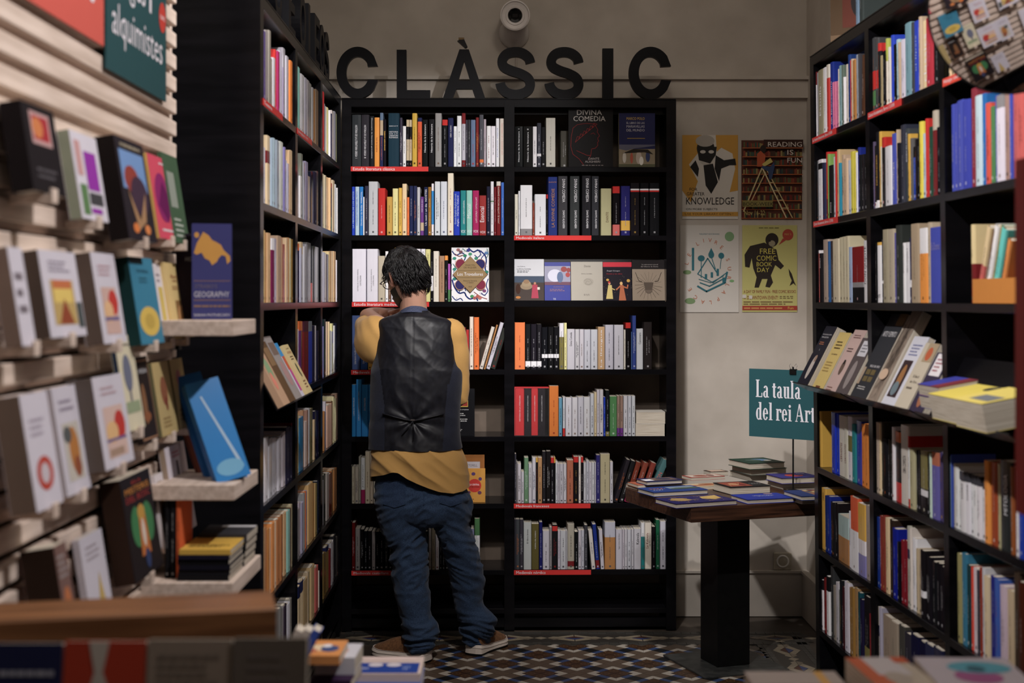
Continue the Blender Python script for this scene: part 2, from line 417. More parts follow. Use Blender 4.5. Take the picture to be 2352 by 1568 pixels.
        # neighbours that look the same are told apart by their order only
# ---------------------------------------------------------------- face-out books
def face_book(mw, W, H, T, col, shapes, label, group=None, spine=None, hard=True, gloss=False, cat='book'):
    """front cover in the plane y=0 facing -y, lower left corner at the origin, thickness into +y"""
    e = empty('book', mw, label, cat, group)
    mb = MB(); t = .0022 if hard else .001; sp = spine or col
    mb.box(0, W, 0, t, 0, H, col); mb.box(0, W, T-t, T, 0, H, col); mb.box(0, t, t, T-t, 0, H, sp)
    art(mb, shapes, W, H, lambda a, b, l: (a, -l, b))
    mb.build('cover', M_GLOSS if gloss else M_BOOK, e)
    pb = MB(); pi = .0035 if hard else .0008
    pb.box(t, W-pi, t, T-t, pi*.9, H-pi, (215, 205, 185)); pb.build('page_block', M_PAGE_Y, e)
    return e
def flat_book(mw, W, D, T, col, shapes, label, group=None, hard=True, cat='book', spine_side='l'):
    """lies flat: x width, y depth, thickness up; cover print on top (read from -y)"""
    e = empty('book', mw, label, cat, group)
    mb = MB(); t = .0022 if hard else .0012
    mb.box(0, W, 0, D, 0, t, col); mb.box(0, W, 0, D, T-t, T, col)
    if spine_side == 'l': mb.box(0, t, 0, D, t, T-t, col)
    elif spine_side == 'f': mb.box(0, W, 0, t, t, T-t, col)
    art(mb, shapes, W, D, lambda a, b, l: (a, b, T+l))
    mb.build('cover', M_BOOK, e)
    pi = .003 if hard else .0006
    pb = MB(); pb.box(t if spine_side == 'l' else pi, W-pi, t if spine_side == 'f' else pi, D-pi, t, T-t, (215, 205, 185))
    pb.build('page_block', M_PAGE_Z, e)
    return e
# ---------------------------------------------------------------- room shell
WY = 6.76            # back wall
def struct(name, mb, mats, parent=None, **k):
    o = mb.build(name, mats, parent, **k); o['kind'] = 'structure'; return o
mb = MB(); mb.box(-2.3, 1.62, WY, WY+.1, 0, 3.7); wall_back = struct('wall_back', mb, M_WALL)
mb = MB(); mb.box(1.40, 1.50, -1.2, WY, 0, 3.7)
wr = struct('wall_right', mb, M_WALL)
mb = MB(); mb.box(-1.32, -1.22, -1.2, WY, 0, 3.7); struct('wall_left', mb, M_WALL)
mb = MB(); mb.box(-2.3, 1.62, -1.3, WY+.1, 3.7, 3.8); struct('ceiling', mb, M_WALL)
mb = MB(); mb.box(-2.3, 1.62, -1.3, -1.2, 0, 3.7); struct('wall_front', mb, M_WALL)
# plinths, picture rail, door casing high on the right wall
mb = MB(); mb.prism([(0, 0), (1.34, 0), (1.34, .212), (0, .212)], WY-.02, WY, 'w', M=Matrix.Translation((.06, 0, 0)))
mb.box(.06, 1.40, WY-.026, WY, .205, .216); struct('baseboard_back', mb, M_WALL)
mb = MB(); mb.box(1.374, 1.40, 5.34, WY-.026, 0, .205); mb.box(1.368, 1.40, 5.34, WY-.026, .205, .218); struct('baseboard_right', mb, M_WALL)
mb = MB(); mb.box(-1.22, 1.40, WY-.03, WY, 2.455, 2.545); mb.box(-1.22, 1.40, WY-.05, WY, 2.54, 2.556); struct('trim_1', mb, M_WALL)
mb = MB(); mb.box(1.385, 1.40, 5.9, 6.0, 2.42, 3.3); mb.box(1.385, 1.40, 5.2, 5.3, 2.42, 3.3); mb.box(1.38, 1.40, 5.1, 6.1, 2.75, 2.82)
mb.box(1.392, 1.40, 5.45, 5.75, 2.5, 2.7); struct('trim_2', mb, M_WALL)
mb = MB(); mb.tube([(.02, WY-.008, 2.56), (.02, WY-.008, 2.76)], .004, 'o', 8); struct('trim_3', mb, M_WALL)   # camera cable conduit
# ---------------------------------------------------------------- floor with mosaic of small tiles
mb = MB(); mb.box(-2.3, 1.62, -1.3, WY+.1, -.06, -.0035)
M_FLOOR = grain_mat('cement_floor', (58, 50, 44), (84, 74, 64), (6, 6, 6), .5, .4, .1)
floor = struct('floor', mb, M_FLOOR)
M_TILE = vmat('glazed_cement_tile', .42, .45, .22, 90, bump=.05)
U = .299/math.sqrt(2)/4      # tile unit; the pattern repeats every four units on the diagonal
R45 = Matrix.Rotation(math.radians(45), 4, 'Z')
gp = .0007; TH = .0035
def tile_mesh(nm, poly, col, deco=None):
    m = MB(); cx = sum(p[0] for p in poly)/len(poly); cy = sum(p[1] for p in poly)/len(poly)
    q = [(cx+(p[0]-cx)*(1-gp*2/U), cy+(p[1]-cy)*(1-gp*2/U)) for p in poly]; n = len(q)
    m.add([(p[0], p[1], -TH) for p in q]+[(p[0], p[1], 0) for p in q], [tuple(range(n, 2*n))]+[(i, (i+1) % n, n+(i+1) % n, n+i) for i in range(n)], col)
    if deco:
        for r0, r1, a in deco:
            for k in range(8):
                a0 = 2*math.pi*k/8; a1 = a0+2*math.pi/8
                m.add([(cx+r*math.cos(t), cy+r*math.sin(t), .0001) for r, t in ((r0, a0), (r1, a0), (r1, a1), (r0, a1))], [(0, 1, 2, 3)], a)
    return m.mesh(nm, M_TILE)
BR = (92, 76, 62); RB = (62, 40, 25); WH = (172, 164, 152); BK = (20, 22, 24); BL = (50, 70, 112)
sq = lambda x0, y0, x1, y1: [(x0, y0), (x1, y0), (x1, y1), (x0, y1)]
kinds = []  # (mesh, rotation, offset)
inner = tile_mesh('floor_tile', [(x*U, y*U) for x, y in sq(0, 0, 1, 1)], RB, [(.28*U, .36*U, (98, 68, 36)), (.0, .1*U, (98, 68, 36))])
plain = tile_mesh('floor_tile', [(x*U, y*U) for x, y in sq(0, 0, 1, 1)], BR)
black = tile_mesh('floor_tile', [(x*U, y*U) for x, y in sq(0, 0, 1, 1)], BK)
blue = tile_mesh('floor_tile', [(x*U, y*U) for x, y in sq(-.5, -1.5, .5, -1)], BL)
wha = tile_mesh('floor_tile', [(x*U, y*U) for x, y in [(-1.5, -1.5), (-.5, -1.5), (-.5, -1), (-1, -1)]], WH)
whb = tile_mesh('floor_tile', [(x*U, y*U) for x, y in [(.5, -1.5), (1.5, -1.5), (1, -1), (.5, -1)]], WH)
cell = [(inner, 0, (x, y)) for x in (-1, 0) for y in (-1, 0)]
for k in range(4): cell += [(blue, k*90, (0, 0)), (wha, k*90, (0, 0)), (whb, k*90, (0, 0))]
cell += [(plain, 0, (1.5, 1.5)), (plain, 0, (1.5, -1.5)), (black, 0, (1.5, -.5)), (plain, 0, (1.5, .5)), (plain, 0, (-1.5, 1.5)), (black, 0, (-.5, 1.5)), (plain, 0, (.5, 1.5))]
FX0, FX1, FY0, FY1 = -.54, 1.06, 3.0, 6.19
tl = []
P0 = Vector((-.0366, 5.862, 0)); h2 = .299/2
for i in range(-10, 14):
    for j in range(-24, 6):
        if (i+j) % 2: continue
        cx = P0.x+i*h2; cy = P0.y+j*h2
        if not (FX0-.1 < cx < FX1+.1 and FY0-.1 < cy < FY1+.1): continue
        for me, rot, of in cell:
            m = Matrix.Translation((cx, cy, 0)) @ R45 @ Matrix.Rotation(math.radians(rot), 4, 'Z') @ Matrix.Translation((of[0]*U, of[1]*U, 0))
            c = m @ (sum((v.co for v in me.vertices), Vector())/len(me.vertices))
            if FX0 < c.x < FX1 and FY0 < c.y < FY1: tl.append((me, m, c))
vis = [t for t in tl if 5.55 < t[2].y and -.25 < t[2].x < .78]
vis.sort(key=lambda t: t[2].y); vis = vis[:300]; ids = {id(t) for t in vis}
for me, m, c in vis: put('floor_tile', me, floor, m)
def join_tiles(name, lst):
    mb = MB()
    for me, m, c in lst:
        cols = me.attributes['col'].data
        for p in me.polygons:
            cc = tuple(cols[p.loop_start].color); mb.add([m @ me.vertices[v].co for v in p.vertices], [tuple(range(len(p.vertices)))], cc)
    o = mb.build(name, M_TILE, floor); o['kind'] = 'stuff'; return o
join_tiles('mosaic_tiles', [t for t in tl if id(t) not in ids])
# border: two courses of small grey bricks with a band of cream lozenges between
mb = MB(); rr = random.Random(3)
def bricks(x0, x1, y, wd, vert=False):
    a = x0
    while a < x1:
        g = rr.uniform(-6, 6); c = (62+g, 60+g, 56+g)
        if vert: mb.box(y, y+wd-.0015, a, min(a+.042, x1)-.0015, -.0035, 0, c)
        else: mb.box(a, min(a+.042, x1)-.0015, y, y+wd-.0015, -.0035, 0, c)
        a += .042
for y in (6.193, 6.215, 6.385, 6.407): bricks(-.75, 1.3, y, .022)
for x in (1.065, 1.087, 1.245, 1.267): bricks(3.0, 6.19 if x < 1.2 else 6.38, x, .022, True)
def band(M, n, L):
    """lozenges along x, period L, band half-height .07"""
    CRM = (132, 120, 100); CR2 = (110, 98, 82)
    for k in range(n):
        x = k*L; A = L/2
        T = lambda pts, c: mb.add([(x+p[0], p[1], 0) for p in pts]+[(x+p[0], p[1], -.0035) for p in pts], [tuple(range(len(pts)))]+[(i, len(pts)+i, len(pts)+(i+1) % len(pts), (i+1) % len(pts)) for i in range(len(pts))], c, 0, M)
        g = .001
        T([(-.045, 0), (0, -.028), (.045, 0)], (44, 56, 100)); T([(-.045, g), (.045, g), (0, .028)], (70, 36, 26))
        for sx in (1, -1):
            for sy in (1, -1):
                p = [(sx*.002, sy*.03), (sx*.048, sy*.002), (sx*.075, sy*.022), (sx*.002, sy*.058)]
                q = [(sx*.05, sy*.001), (sx*(A-.03), sy*.001), (sx*(A-.055), sy*.026), (sx*.077, sy*.022)]
                for r_, cc in ((p, CRM), (q, CR2 if sy < 0 else CRM)):
                    if sx*sy < 0: r_ = r_[::-1]
                    T(r_, cc)
        T([(A-.028, 0), (A, -.022), (A+.028, 0), (A, .022)], CRM)
    mb.add([(-L/2, -.075, -.0012), (n*L-L/2, -.075, -.0012), (n*L-L/2, .075, -.0012), (-L/2, .075, -.0012)], [(0, 1, 2, 3)], (52, 48, 44), 0, M)
band(Matrix.Translation((-.62, 6.311, 0)), 7, .299)
band(Matrix.Translation((1.177, 3.1, 0)) @ Matrix.Rotation(math.pi/2, 4, 'Z'), 11, .299)
o = mb.build('mosaic_border', M_TILE, floor); o['kind'] = 'stuff'
# ---------------------------------------------------------------- bookcases
M_BACK = grain_mat('brown_back_board', (104, 90, 78), (120, 104, 90), (8, 8, 8), .6, .3, .05)
def bookcase(fr, posts, x_ends, label, depth=.27, label_tilt=None, slim=()):
    """posts: list of (u0,u1) front uprights; boards between them"""
    e = empty('bookcase', fr.M.copy(), label, 'bookcase')
    for (a, b) in posts:
        m = MB(); m.box(a, b, 0, depth, 0, TOPZ, bev=.0015); m.build('upright', M_CASE, e)
    m = MB(); m.box(posts[0][0]+.001, posts[-1][1]-.001, -.001, depth, TOPZ+.0003, TOPZ+.004); 
    m.build('top_sheet', M_CASE, e)
    for (a, b) in zip(posts[:-1], posts[1:]):
        x0, x1 = a[1]+.0003, b[0]-.0003
        m = MB(); m.box(x0, x1, depth-.009, depth-.003, .1, TOPZ-.036); m.build('back_panel', M_BACK if fr is FB else M_CASE, e)
        m = MB(); m.box(x0, x1, .0, depth-.01, TOPZ-.036, TOPZ, bev=.0015); m.build('top_board', M_CASE, e)
        m = MB(); m.box(x0, x1, .06, .08, TOPZ-.06, TOPZ-.0365); m.build('top_rail', M_CASE, e)
        for k, z in enumerate(SH):
            if (round(x0, 1), k) in slim: continue
            m = MB(); m.box(x0, x1, .0 if k < 7 else .004, depth-.015, z-.023, z, bev=.0012); m.build('shelf', M_CASE, e)
        m = MB(); m.box(x0, x1, .01, .03, .015, .055); m.build('plinth_rail', M_CASE, e)
        m = MB(); m.box(x0, x1, depth-.03, depth-.012, .105, .16); m.build('back_rail', M_CASE, e)
    return e
ub = [FB.loc(x, HY)[0] for x in (785, 807, 1158.5, 1181.5, 1530.5, 1553)]
case_b = bookcase(FB, [(ub[0], ub[1]), (ub[2], ub[3]), (ub[4], ub[5])], None, 'black wooden bookcase against the back wall, under the big letters')
ul = [FL.loc(x, HY)[0] for x in (598, 605.5, 678.8, 683.6, 737, 740.8, 780.5, 783)]
case_l = bookcase(FL, [(ul[0], ul[1]), (ul[2], ul[3]), (ul[4], ul[5]), (ul[6]-.01, ul[7]-.005)], None, 'black wooden bookcase on the left, broad blank end panel facing the viewer', depth=.30, slim={(round(ul[1]+.0003, 1), 3)})
ur = [FR.loc(x, HY)[0] for x in (1866, 1874, 1992, 2001, 2162, 2173)]
ur += [ur[4]+.703, ur[5]+.703, ur[4]+1.406, ur[5]+1.406]
case_r = bookcase(FR, [(ur[0], ur[1]), (ur[2], ur[3]), (ur[4], ur[5]), (ur[6], ur[7]), (ur[8], ur[9])], None, 'black wooden bookcase along the right wall', depth=.24,
                  slim={(round(ur[k]+.0003, 1), 3) for k in (1, 3, 5)})
print('posts', ub, ul, ur)
# ---------------------------------------------------------------- rows of books (measured one by one)
ZA = (780, 200, 400/1742); ZB = (1160, 200, 400/1742); ZC = (780, 540, 400/1845); ZD = (1160, 560, 400/1960)
ZE = (1160, 860, 400/1845); ZF = (1160, 1160, 400/2091); ZG = (780, 860, 400/1845); ZH = (780, 1160, 400/1537)
SB0 = (ub[1]+.001, ub[2]-.001); SB1 = (ub[3]+.001, ub[4]-.001)
def ph(k, bay, case): return f'{["top", "second", "third", "fourth", "fifth", "sixth", "bottom"][k]} shelf, {bay} bay, {case} bookcase'
def grp(k, bay, case): return f'books on the {["top", "second", "third", "fourth", "fifth", "sixth", "bottom"][k]} shelf of the {bay} bay of the {case} bookcase'
def R(fr, k, bay, case, zoom, span, data, rec=.008): row(fr, ph(k, bay, case), zoom, SH[k], data, grp(k, bay, case), span, rec)
R(FB, 0, 'left', 'back', ZA, SB0, '''
113 217 278 K #50.50.54 "HISTÒRIA DE LA LITERATURA GREGA  I,w,.16,.8,d
217 297 278 K #50.50.54 "HISTÒRIA DE LA LITERATURA GREGA  III,w,.16,.8,d
300 345 292 k "Diccionario de literatura grecolatina,w,.16,.96,d
345 398 305 O #225.140.30 "PUENTE AL SOL,m,.3,.6,u
402 436 258 n .86-1d .58-.86b "CLÁSICOS LATINOS,O,.12,.55,u
438 465 325 k "SONDHEIM SOBRE,y,.34,.75,u,0,.5
485 597 262 z #26.54.72 "HISTORIA,w,.635,.66,h|DE LA,w,.605,.62,h|LITERATURA,w,.565,.59,h|ROMANA,w,.53,.555,h|ERNST,w,.75,.765,h
600 628 308 K #58.54.76
630 665 390 w
667 695 328 b .58-.85k .0-.13k
695 722 328 b .58-.85k .0-.13k
724 775 262 y #205.165.30
779 824 308 O #222.88.42 .92-1n
824 884 328 k "Historia de la Literatura,w,.3,.9,u
890 950 322 k "Historia de la Literatura,w,.3,.9,u
955 1020 262 g
1025 1081 328 k .88-1r
1083 1138 310 n "GREC CLÀSSIC,w,.6,.85,u
1140 1172 393 w "Migallesi i amor,k,.35,.9,u
1173 1220 288 w
1222 1260 262 G .8-1m .0-.12m
1262 1282 328 K
1284 1308 328 K
1310 1360 328 d
1362 1393 305 m
1397 1440 278 K #76.78.86 .08-.14O
1441 1466 322 G #180.168.182
1470 1514 390 w
1515 1560 390 w
1563 1597 315 w "ESCRITOS VIEJOS,B,.2,.8,u
1602 1650 315 o "LOS GRIEGOS Y LA CREACIÓN,s,.25,.9,u''')
R(FB, 1, 'left', 'back', ZA, SB0, '''
112 152 997 B "LA MEMORIA DE LOS MITOS,l,.15,.9,u,0,.5
155 195 997 l "CONQUISTADORES DEL MITO,B,.2,.9,u,0,.5
198 235 997 L #20.120.200 "Diodoro de Sicilia  MÁRCOL,w,.2,.9,u,0,.5
235 249 1100 w
251 287 990 n #48.48.66
288 382 945 G
385 457 1012 r
470 527 1098 y #200.158.60
528 585 1015 Y
590 624 1010 y
625 672 968 c
674 697 1103 O
698 736 990 n
738 772 990 n
774 805 1002 G
808 842 1098 p .12-.33b "MORT EN EL NILO,w,.6,.93,u
844 882 1000 n "Un nom i un dia  NOSTES,w,.2,.95,u,0,.5
884 918 1000 t #158.112.36
919 942 967 w .21-.86L
950 1005 945 l #200.205.212
1010 1075 945 l #200.208.214
1080 1140 862 c #224.212.186
1141 1203 1045 B "Greek-English English-Greek,l,.25,.95,u,-.18,.34|Anglès - Hel·lènic Oxford,w,.2,.9,u,.22,.34
1207 1265 1035 T "GRIEGO CLÁSICO-ESPAÑOL,w,.25,.78,u,.1,.3|VOX,w,.05,.12,h
1268 1327 1035 a "Manual,w,.38,.7,u,-.05,.6|VOX,w,.06,.12,h
1330 1395 1035 M "LLATÍ-CATALÀ / CATALÀ-LLATÍ,w,.28,.85,u,.05,.28|VOX,w,.06,.12,h
1397 1467 1085 m #150.38.42 "Esencial,w,.33,.72,u,-.1,.6|VOX,w,.05,.11,h
1470 1507 995 n #30.34.52
1510 1542 945 w .62-.64e
1545 1567 1000 m
1568 1612 945 m .92-1o "¡VIVA EL LATÍN! NICOLA GARDINI,o,.22,.9,u,0,.5
1615 1655 955 B #58.108.200''')
R(FB, 0, 'right', 'back', ZB, SB1, '''
90 180 395 k "Historia de la literatura  I,w,.12,.94,u,0,.16
180 275 395 k "Historia de la literatura  II,w,.12,.94,u,0,.16
277 318 395 w
320 362 360 K .24-.3w
363 405 400 k
408 505 310 o #196.194.186
555 632 440 K #74.74.68 ^.07''')
R(FB, 1, 'right', 'back', ZB, SB1, '''
85 130 1072 o
133 150 1040 w
152 273 982 w .0-.13g
275 295 1160 u #130.52.32
297 410 1072 w
412 429 1075 k .9-1r
430 523 900 B #26.42.112 "LA DIVINE COMÉDIE,t,.14,.8,u,0,.4|DANTE,t,.9,.92,h
530 625 892 K #50.50.56 "DIVINA COMEDIA,w,.56,.95,d,.1,.3|DANTE ALIGHIERI,w,.12,.42,d,.1,.22
648 745 892 K #48.48.54 "DIVINA COMEDIA,w,.56,.95,d,.1,.3|DANTE ALIGHIERI,w,.12,.42,d,.1,.22
768 860 888 K #38.38.46 "DIVINA COMEDIA,w,.56,.95,d,.1,.3|DANTE ALIGHIERI,w,.12,.42,d,.1,.22
865 940 892 K #48.48.54 "DIVINA COMEDIA,w,.56,.95,d,.1,.3|DANTE ALIGHIERI,w,.12,.42,d,.1,.22
958 1065 1015 h "DANTE,u,.28,.5,u,.1,.24
1077 1150 993 k .86-1r .0-.22s
1160 1253 990 p #42.36.112 .1-.3y
1256 1345 960 k .86-.89w .83-.86r
1352 1440 960 k .86-.89w .83-.86r
1447 1545 960 k .86-.89w .83-.86r''')
R(FB, 2, 'left', 'back', ZC, SB0, '''
132 280 147 w #214.216.226 "HISTORIA DE LA POESÍA MEDIEVAL,k,.2,.62,u,-.1,.1|CASTELLANA,k,.3,.5,u,.1,.1
287 405 147 w #214.216.226 "HISTORIA DE LA POESÍA MEDIEVAL,k,.2,.62,u,-.1,.1|CASTELLANA,k,.3,.5,u,.1,.1
407 482 220 b #190.178.160
484 515 172 w
517 542 350 t #120.84.60
545 580 210 w
583 622 133 w .9-1y
626 680 200 B
684 740 190 o
744 796 185 B
800 858 147 w
862 908 147 w "EL CID  CIRCO,k,.4,.95,u,0,.5
910 962 150 Y "LA NOVELA Y EL HÉROE  RUIZ DOMÈNEC,k,.2,.92,u
965 990 180 k .22-.52w
992 1052 170 o "Introducció a la teologia antiga,k,.3,.85,u,0,.2
1053 1112 220 b #170.134.106 "HISTÒRIA DE LA NARRATIVA MEDIEVAL,k,.2,.88,u,0,.26
1113 1146 218 k .9-1j
1147 1172 305 p #172.80.180 .0-.32e''')
R(FB, 3, 'left', 'back', ZC, SB0, '''
122 215 852 d #84.104.160 "Literatura medieval,w,.1,.4,u,-.1,.25
219 297 900 B #44.84.160 "Literatura medieval,w,.12,.45,u,-.1,.3|Segle XV,w,.14,.25,u,.25,.22
300 340 1140 y
1305 1336 980 r #150.30.36
1340 1370 1003 r #190.36.40
1376 1418 865 o #226.216.196
1422 1478 870 O #232.110.28
1480 1518 960 o >16
1527 1545 935 t >16
1552 1592 910 G #196.198.210 >17
1598 1650 975 K #44.46.44 >17''')
R(FB, 3, 'right', 'back', ZD, SB1, '''
98 225 885 O #222.112.44
228 288 903 k .06-.18w #26.24.30
290 356 903 k .06-.18w #26.24.30
358 412 903 k .06-.18w #26.24.30
413 481 938 k .27-.36w
484 548 935 k .27-.36w
550 609 935 k .27-.36w
610 663 893 w .0-.7q
665 695 890 Y
697 785 960 G "Divina Comedia,k,.58,.92,u,0,.3
788 838 963 G
840 888 963 G
890 963 965 G
965 1043 965 G
1045 1124 935 b #186.150.106 "La llengua,w,.05,.93,u,0,.3
1126 1220 912 G
1227 1334 912 G
1338 1357 968 o
1358 1418 887 k .88-1r
1420 1432 990 B #60.90.150
1433 1475 808 n #42.62.136
1480 1556 955 G "Cancionero,k,.62,.9,u,0,.34
1560 1655 880 K #40.38.38''')
R(FB, 4, 'right', 'back', ZE, SB1, '''
467 568 122 O #206.104.20
568 606 250 d #82.144.172
612 637 240 G .0-.2r
640 708 245 G
710 770 245 G
772 833 240 G
834 903 240 G
905 944 205 G
945 972 190 c #198.180.140
973 1001 163 G
1002 1042 163 G
1045 1064 240 B
1065 1108 168 k .0-.1q
1109 1186 232 e
1187 1218 228 b #152.122.112 .0-.2p
1220 1252 228 b #152.122.112 .0-.2p
1255 1300 228 G
1303 1340 228 G
1343 1380 228 G''')
R(FB, 5, 'right', 'back', ZE, SB1, '''
92 120 840 K
121 133 930 g
135 170 948 G
172 202 1030 G
203 249 882 e #92.132.98
250 286 948 G "EDAT MITJANA DE CARLES,k,.4,.9,u,0,.36
288 327 882 G
328 347 882 k .9-1y
348 393 882 t #186.140.94
395 432 815 k #34.32.34
435 484 812 k #34.32.34
485 519 880 k .88-1r
520 534 880 k .88-1y
535 559 925 G
560 579 948 G
580 617 948 G
618 652 948 G
655 725 908 f
727 779 873 k .88-1r
780 804 873 o
805 830 873 k .88-1r
832 860 937 G
861 890 912 G
891 919 935 G
920 948 935 G
950 965 935 G
966 1009 855 n #46.42.112
1010 1112 845 h
1113 1145 928 G
1150 1195 890 k #34.28.34 >17
1205 1255 905 k #26.22.28 >17
1262 1318 920 m #120.50.36 .0-.3M >17
1336 1392 925 m #128.54.38 >18
1410 1466 925 m #128.54.38 >19
1480 1545 880 d #70.112.116 >24 "VILLON,s,.35,.7,u,0,.6''')
R(FB, 6, 'right', 'back', ZF, SB1, '''
103 128 170 K
129 177 170 K
178 220 172 K
222 317 205 G #178.182.188 "El libro breve,k,.55,.85,u,0,.2
318 408 225 q #98.92.46 "POEMAS DEL NÓRDIC,w,.45,.85,u,0,.16
410 450 205 n #26.34.100
452 533 310 G
534 564 267 g
565 632 235 k .86-.97r
633 663 310 G
664 735 310 G
736 750 310 G
751 833 230 h #168.164.146 .06-.18m
835 879 320 k
880 916 303 G
917 952 303 G
953 992 240 K
1040 1088 303 G #204.200.194 >-5
1095 1140 230 B #18.48.136 .03-.2m >-5
1150 1194 298 G >-3
1196 1325 205 w .0-.68t #190.192.204
1330 1409 293 G "Sagas cortas islandesas,k,.5,.9,u,0,.22
1410 1435 293 G
1437 1468 293 G
1470 1515 293 G
1517 1546 293 G
1548 1634 285 G "Kalevala,k,.62,.9,u,0,.4
1636 1678 215 w .0-.7T
1680 1762 215 o "Le Kalevala,m,.45,.78,u,-.15,.34|par Elias Lönnrot,k,.5,.78,u,.25,.2
1765 1808 260 k
1812 1858 178 E #16.96.66
1862 1938 195 w #204.204.214''')
R(FB, 4, 'left', 'back', ZG, SB0, '''
122 173 108 L "LLIBRE DE MERAVELLES,w,.4,.75,u,0,.3
175 230 52 L "LLIBRE DE CONTEMPLACIÓ EN DÉU V. TOM II,w,.28,.78,u,0,.26
232 301 108 L "DOCTRINA PUERIL,w,.5,.75,u,0,.28
303 350 108 L "LLIBRE D'AMIC,w,.5,.75,u,0,.3''')
R(FB, 5, 'left', 'back', ZG, SB0, '''
122 161 980 h #186.176.154
162 201 980 h #186.176.154
202 225 872 h #168.166.150
226 269 882 w .0-.3M "José Puimayor,k,.35,.85,u,0,.3
270 321 818 b #206.190.164
322 355 818 b #206.190.164
358 400 1080 o''')
R(FB, 6, 'left', 'back', ZH, SB0, '''
108 137 155 m #120.16.18
138 180 208 g #168.162.158
183 214 215 k
216 246 228 k
248 282 228 k
284 314 235 g #152.146.142
316 350 235 k
352 390 235 k
392 430 235 k
432 464 235 k
466 480 235 g
700 740 200 k
745 780 230 k
785 809 170 g #140.136.128
811 843 200 h #132.124.104
845 879 270 w
881 904 300 k
906 930 330 k
932 962 330 k
1160 1188 210 v #122.128.164
1190 1238 120 e .0-.67w''')
# left bookcase
LA = (580, 0, 220/958); LB = (580, 280, 220/1232); LC = (580, 500, 220/1327); LD = (580, 700, 220/1327); LE = (580, 900, 220/1232); LF = (580, 1120, 220/1015)
SL = [(ul[1]+.001, ul[2]-.001), (ul[3]+.001, ul[4]-.001), (ul[5]+.001, ul[6]-.012)]
R(FL, 0, 'near', 'left', LA, SL[0], '''
95 128 312 v #96.78.136
130 160 315 g #168.158.158
161 182 312 g #150.140.134
183 214 585 b #172.160.150
216 236 585 G
238 250 500 r
252 272 520 M
273 300 522 w #196.192.218
301 318 680 v #180.172.206
319 343 490 w #200.194.214
345 370 570 G
372 395 615 O #224.120.20
396 424 735 w #204.200.222''')
R(FL, 0, 'middle', 'left', LA, SL[1], '''
447 474 675 a
476 491 735 G
492 507 745 G
508 529 760 G
530 549 785 g #156.152.164
550 574 810 g #146.142.150
575 599 840 g #146.140.140
600 614 880 g
615 636 905 t #160.104.40
637 662 905 u #96.76.58''')
R(FL, 0, 'far', 'left', LA, SL[2], '''
697 717 922 r #190.40.36
718 736 1040 g
738 754 1070 w
755 771 1080 w .0-1Y
772 782 1110 w
783 791 1140 n
792 815 1115 w #216.200.200
816 830 1120 d #130.130.140
831 848 1140 q #150.156.120''')
R(FL, 1, 'near', 'left', LB, SL[0], '''
125 148 335 G
150 184 330 w #206.202.214
186 225 185 c .6-.78m
240 260 215 l
262 284 215 l
286 312 215 l
314 338 240 l #160.176.196
340 362 262 l #186.190.206
364 402 262 w #206.210.204
404 422 330 v
424 448 495 w #204.200.228
450 474 540 w #204.200.228
476 494 372 c #210.170.126
496 524 372 c #232.198.154
526 556 380 c''')
R(FL, 1, 'middle', 'left', LB, SL[1], '''
577 604 645 G
606 630 700 w
632 658 415 g #132.134.124
660 682 525 g #160.158.178
684 718 515 g #150.146.176
720 752 705 b #196.182.164
754 790 650 n #26.28.48
792 824 650 n #26.28.48
826 850 640 K #60.56.60
852 876 600 h #150.146.130''')
R(FL, 1, 'far', 'left', LB, SL[2], '''
903 928 670 b #184.170.140
930 949 690 b #184.170.140
951 970 712 c #226.184.130
972 988 718 c #226.184.130
990 1007 725 c #226.184.130
1010 1032 790 k .9-1r .0-.3e
1034 1058 755 b
1060 1076 805 w
1078 1092 860 n
1094 1112 855 w
1114 1136 825 w #196.206.200''')
R(FL, 2, 'near', 'left', LC, SL[0], '''
132 178 175 c #212.180.120
180 204 215 t #184.124.64
206 250 215 c #214.170.120
262 302 290 M .82-1w #120.16.76
306 350 292 w #204.198.222
352 402 255 b #176.146.120
404 432 275 c #206.160.120
434 470 370 s #196.92.74
472 494 285 c #236.204.160
496 520 280 t #206.150.90
522 546 290 c #226.220.170
548 590 305 q #146.112.42
592 626 300 c #220.206.170''')
R(FL, 2, 'middle', 'left', LC, SL[1], '''
632 658 360 n .88-1O #40.26.66
660 680 420 w #196.196.222
682 712 340 w .8-1c
714 738 400 G
740 764 370 g #160.156.170
766 819 350 g #118.116.116
821 842 395 k #34.38.36 .0-.34s
844 868 395 k #38.42.36
872 928 410 G
930 960 480 p #44.24.60 .26-.34w''')
R(FL, 2, 'far', 'left', LC, SL[2], '''
976 1004 480 w #190.188.204
1006 1037 490 w #214.210.214
1040 1066 510 K #60.46.58
1068 1084 470 c #220.196.140
1086 1100 465 b #170.130.90
1102 1118 465 b #190.156.110
1120 1134 465 c #210.176.126
1136 1150 470 t
1152 1166 470 c #206.170.116
1170 1196 590 w''')
R(FL, 3, 'middle', 'left', LD, SL[1], '''
618 634 340 w
636 670 230 O .0-.86p
672 704 232 O .0-.86m
706 770 230 O .0-.84m #80.28.54
776 840 232 d #130.140.160 .0-.84B
842 860 290 n #30.28.56
862 890 290 w #200.196.216
892 938 360 n #24.24.46
940 958 275 c''')
R(FL, 3, 'far', 'left', LD, SL[2], '''
976 988 300 v
990 1006 200 E #24.44.44
1008 1026 200 E #24.44.44
1028 1048 235 b
1050 1068 235 c
1070 1090 360 G
1092 1112 370 w
1114 1136 260 Y .6-.84v
1138 1158 290 w
1160 1188 255 n #20.26.44
1190 1222 240 w #200.196.214''')
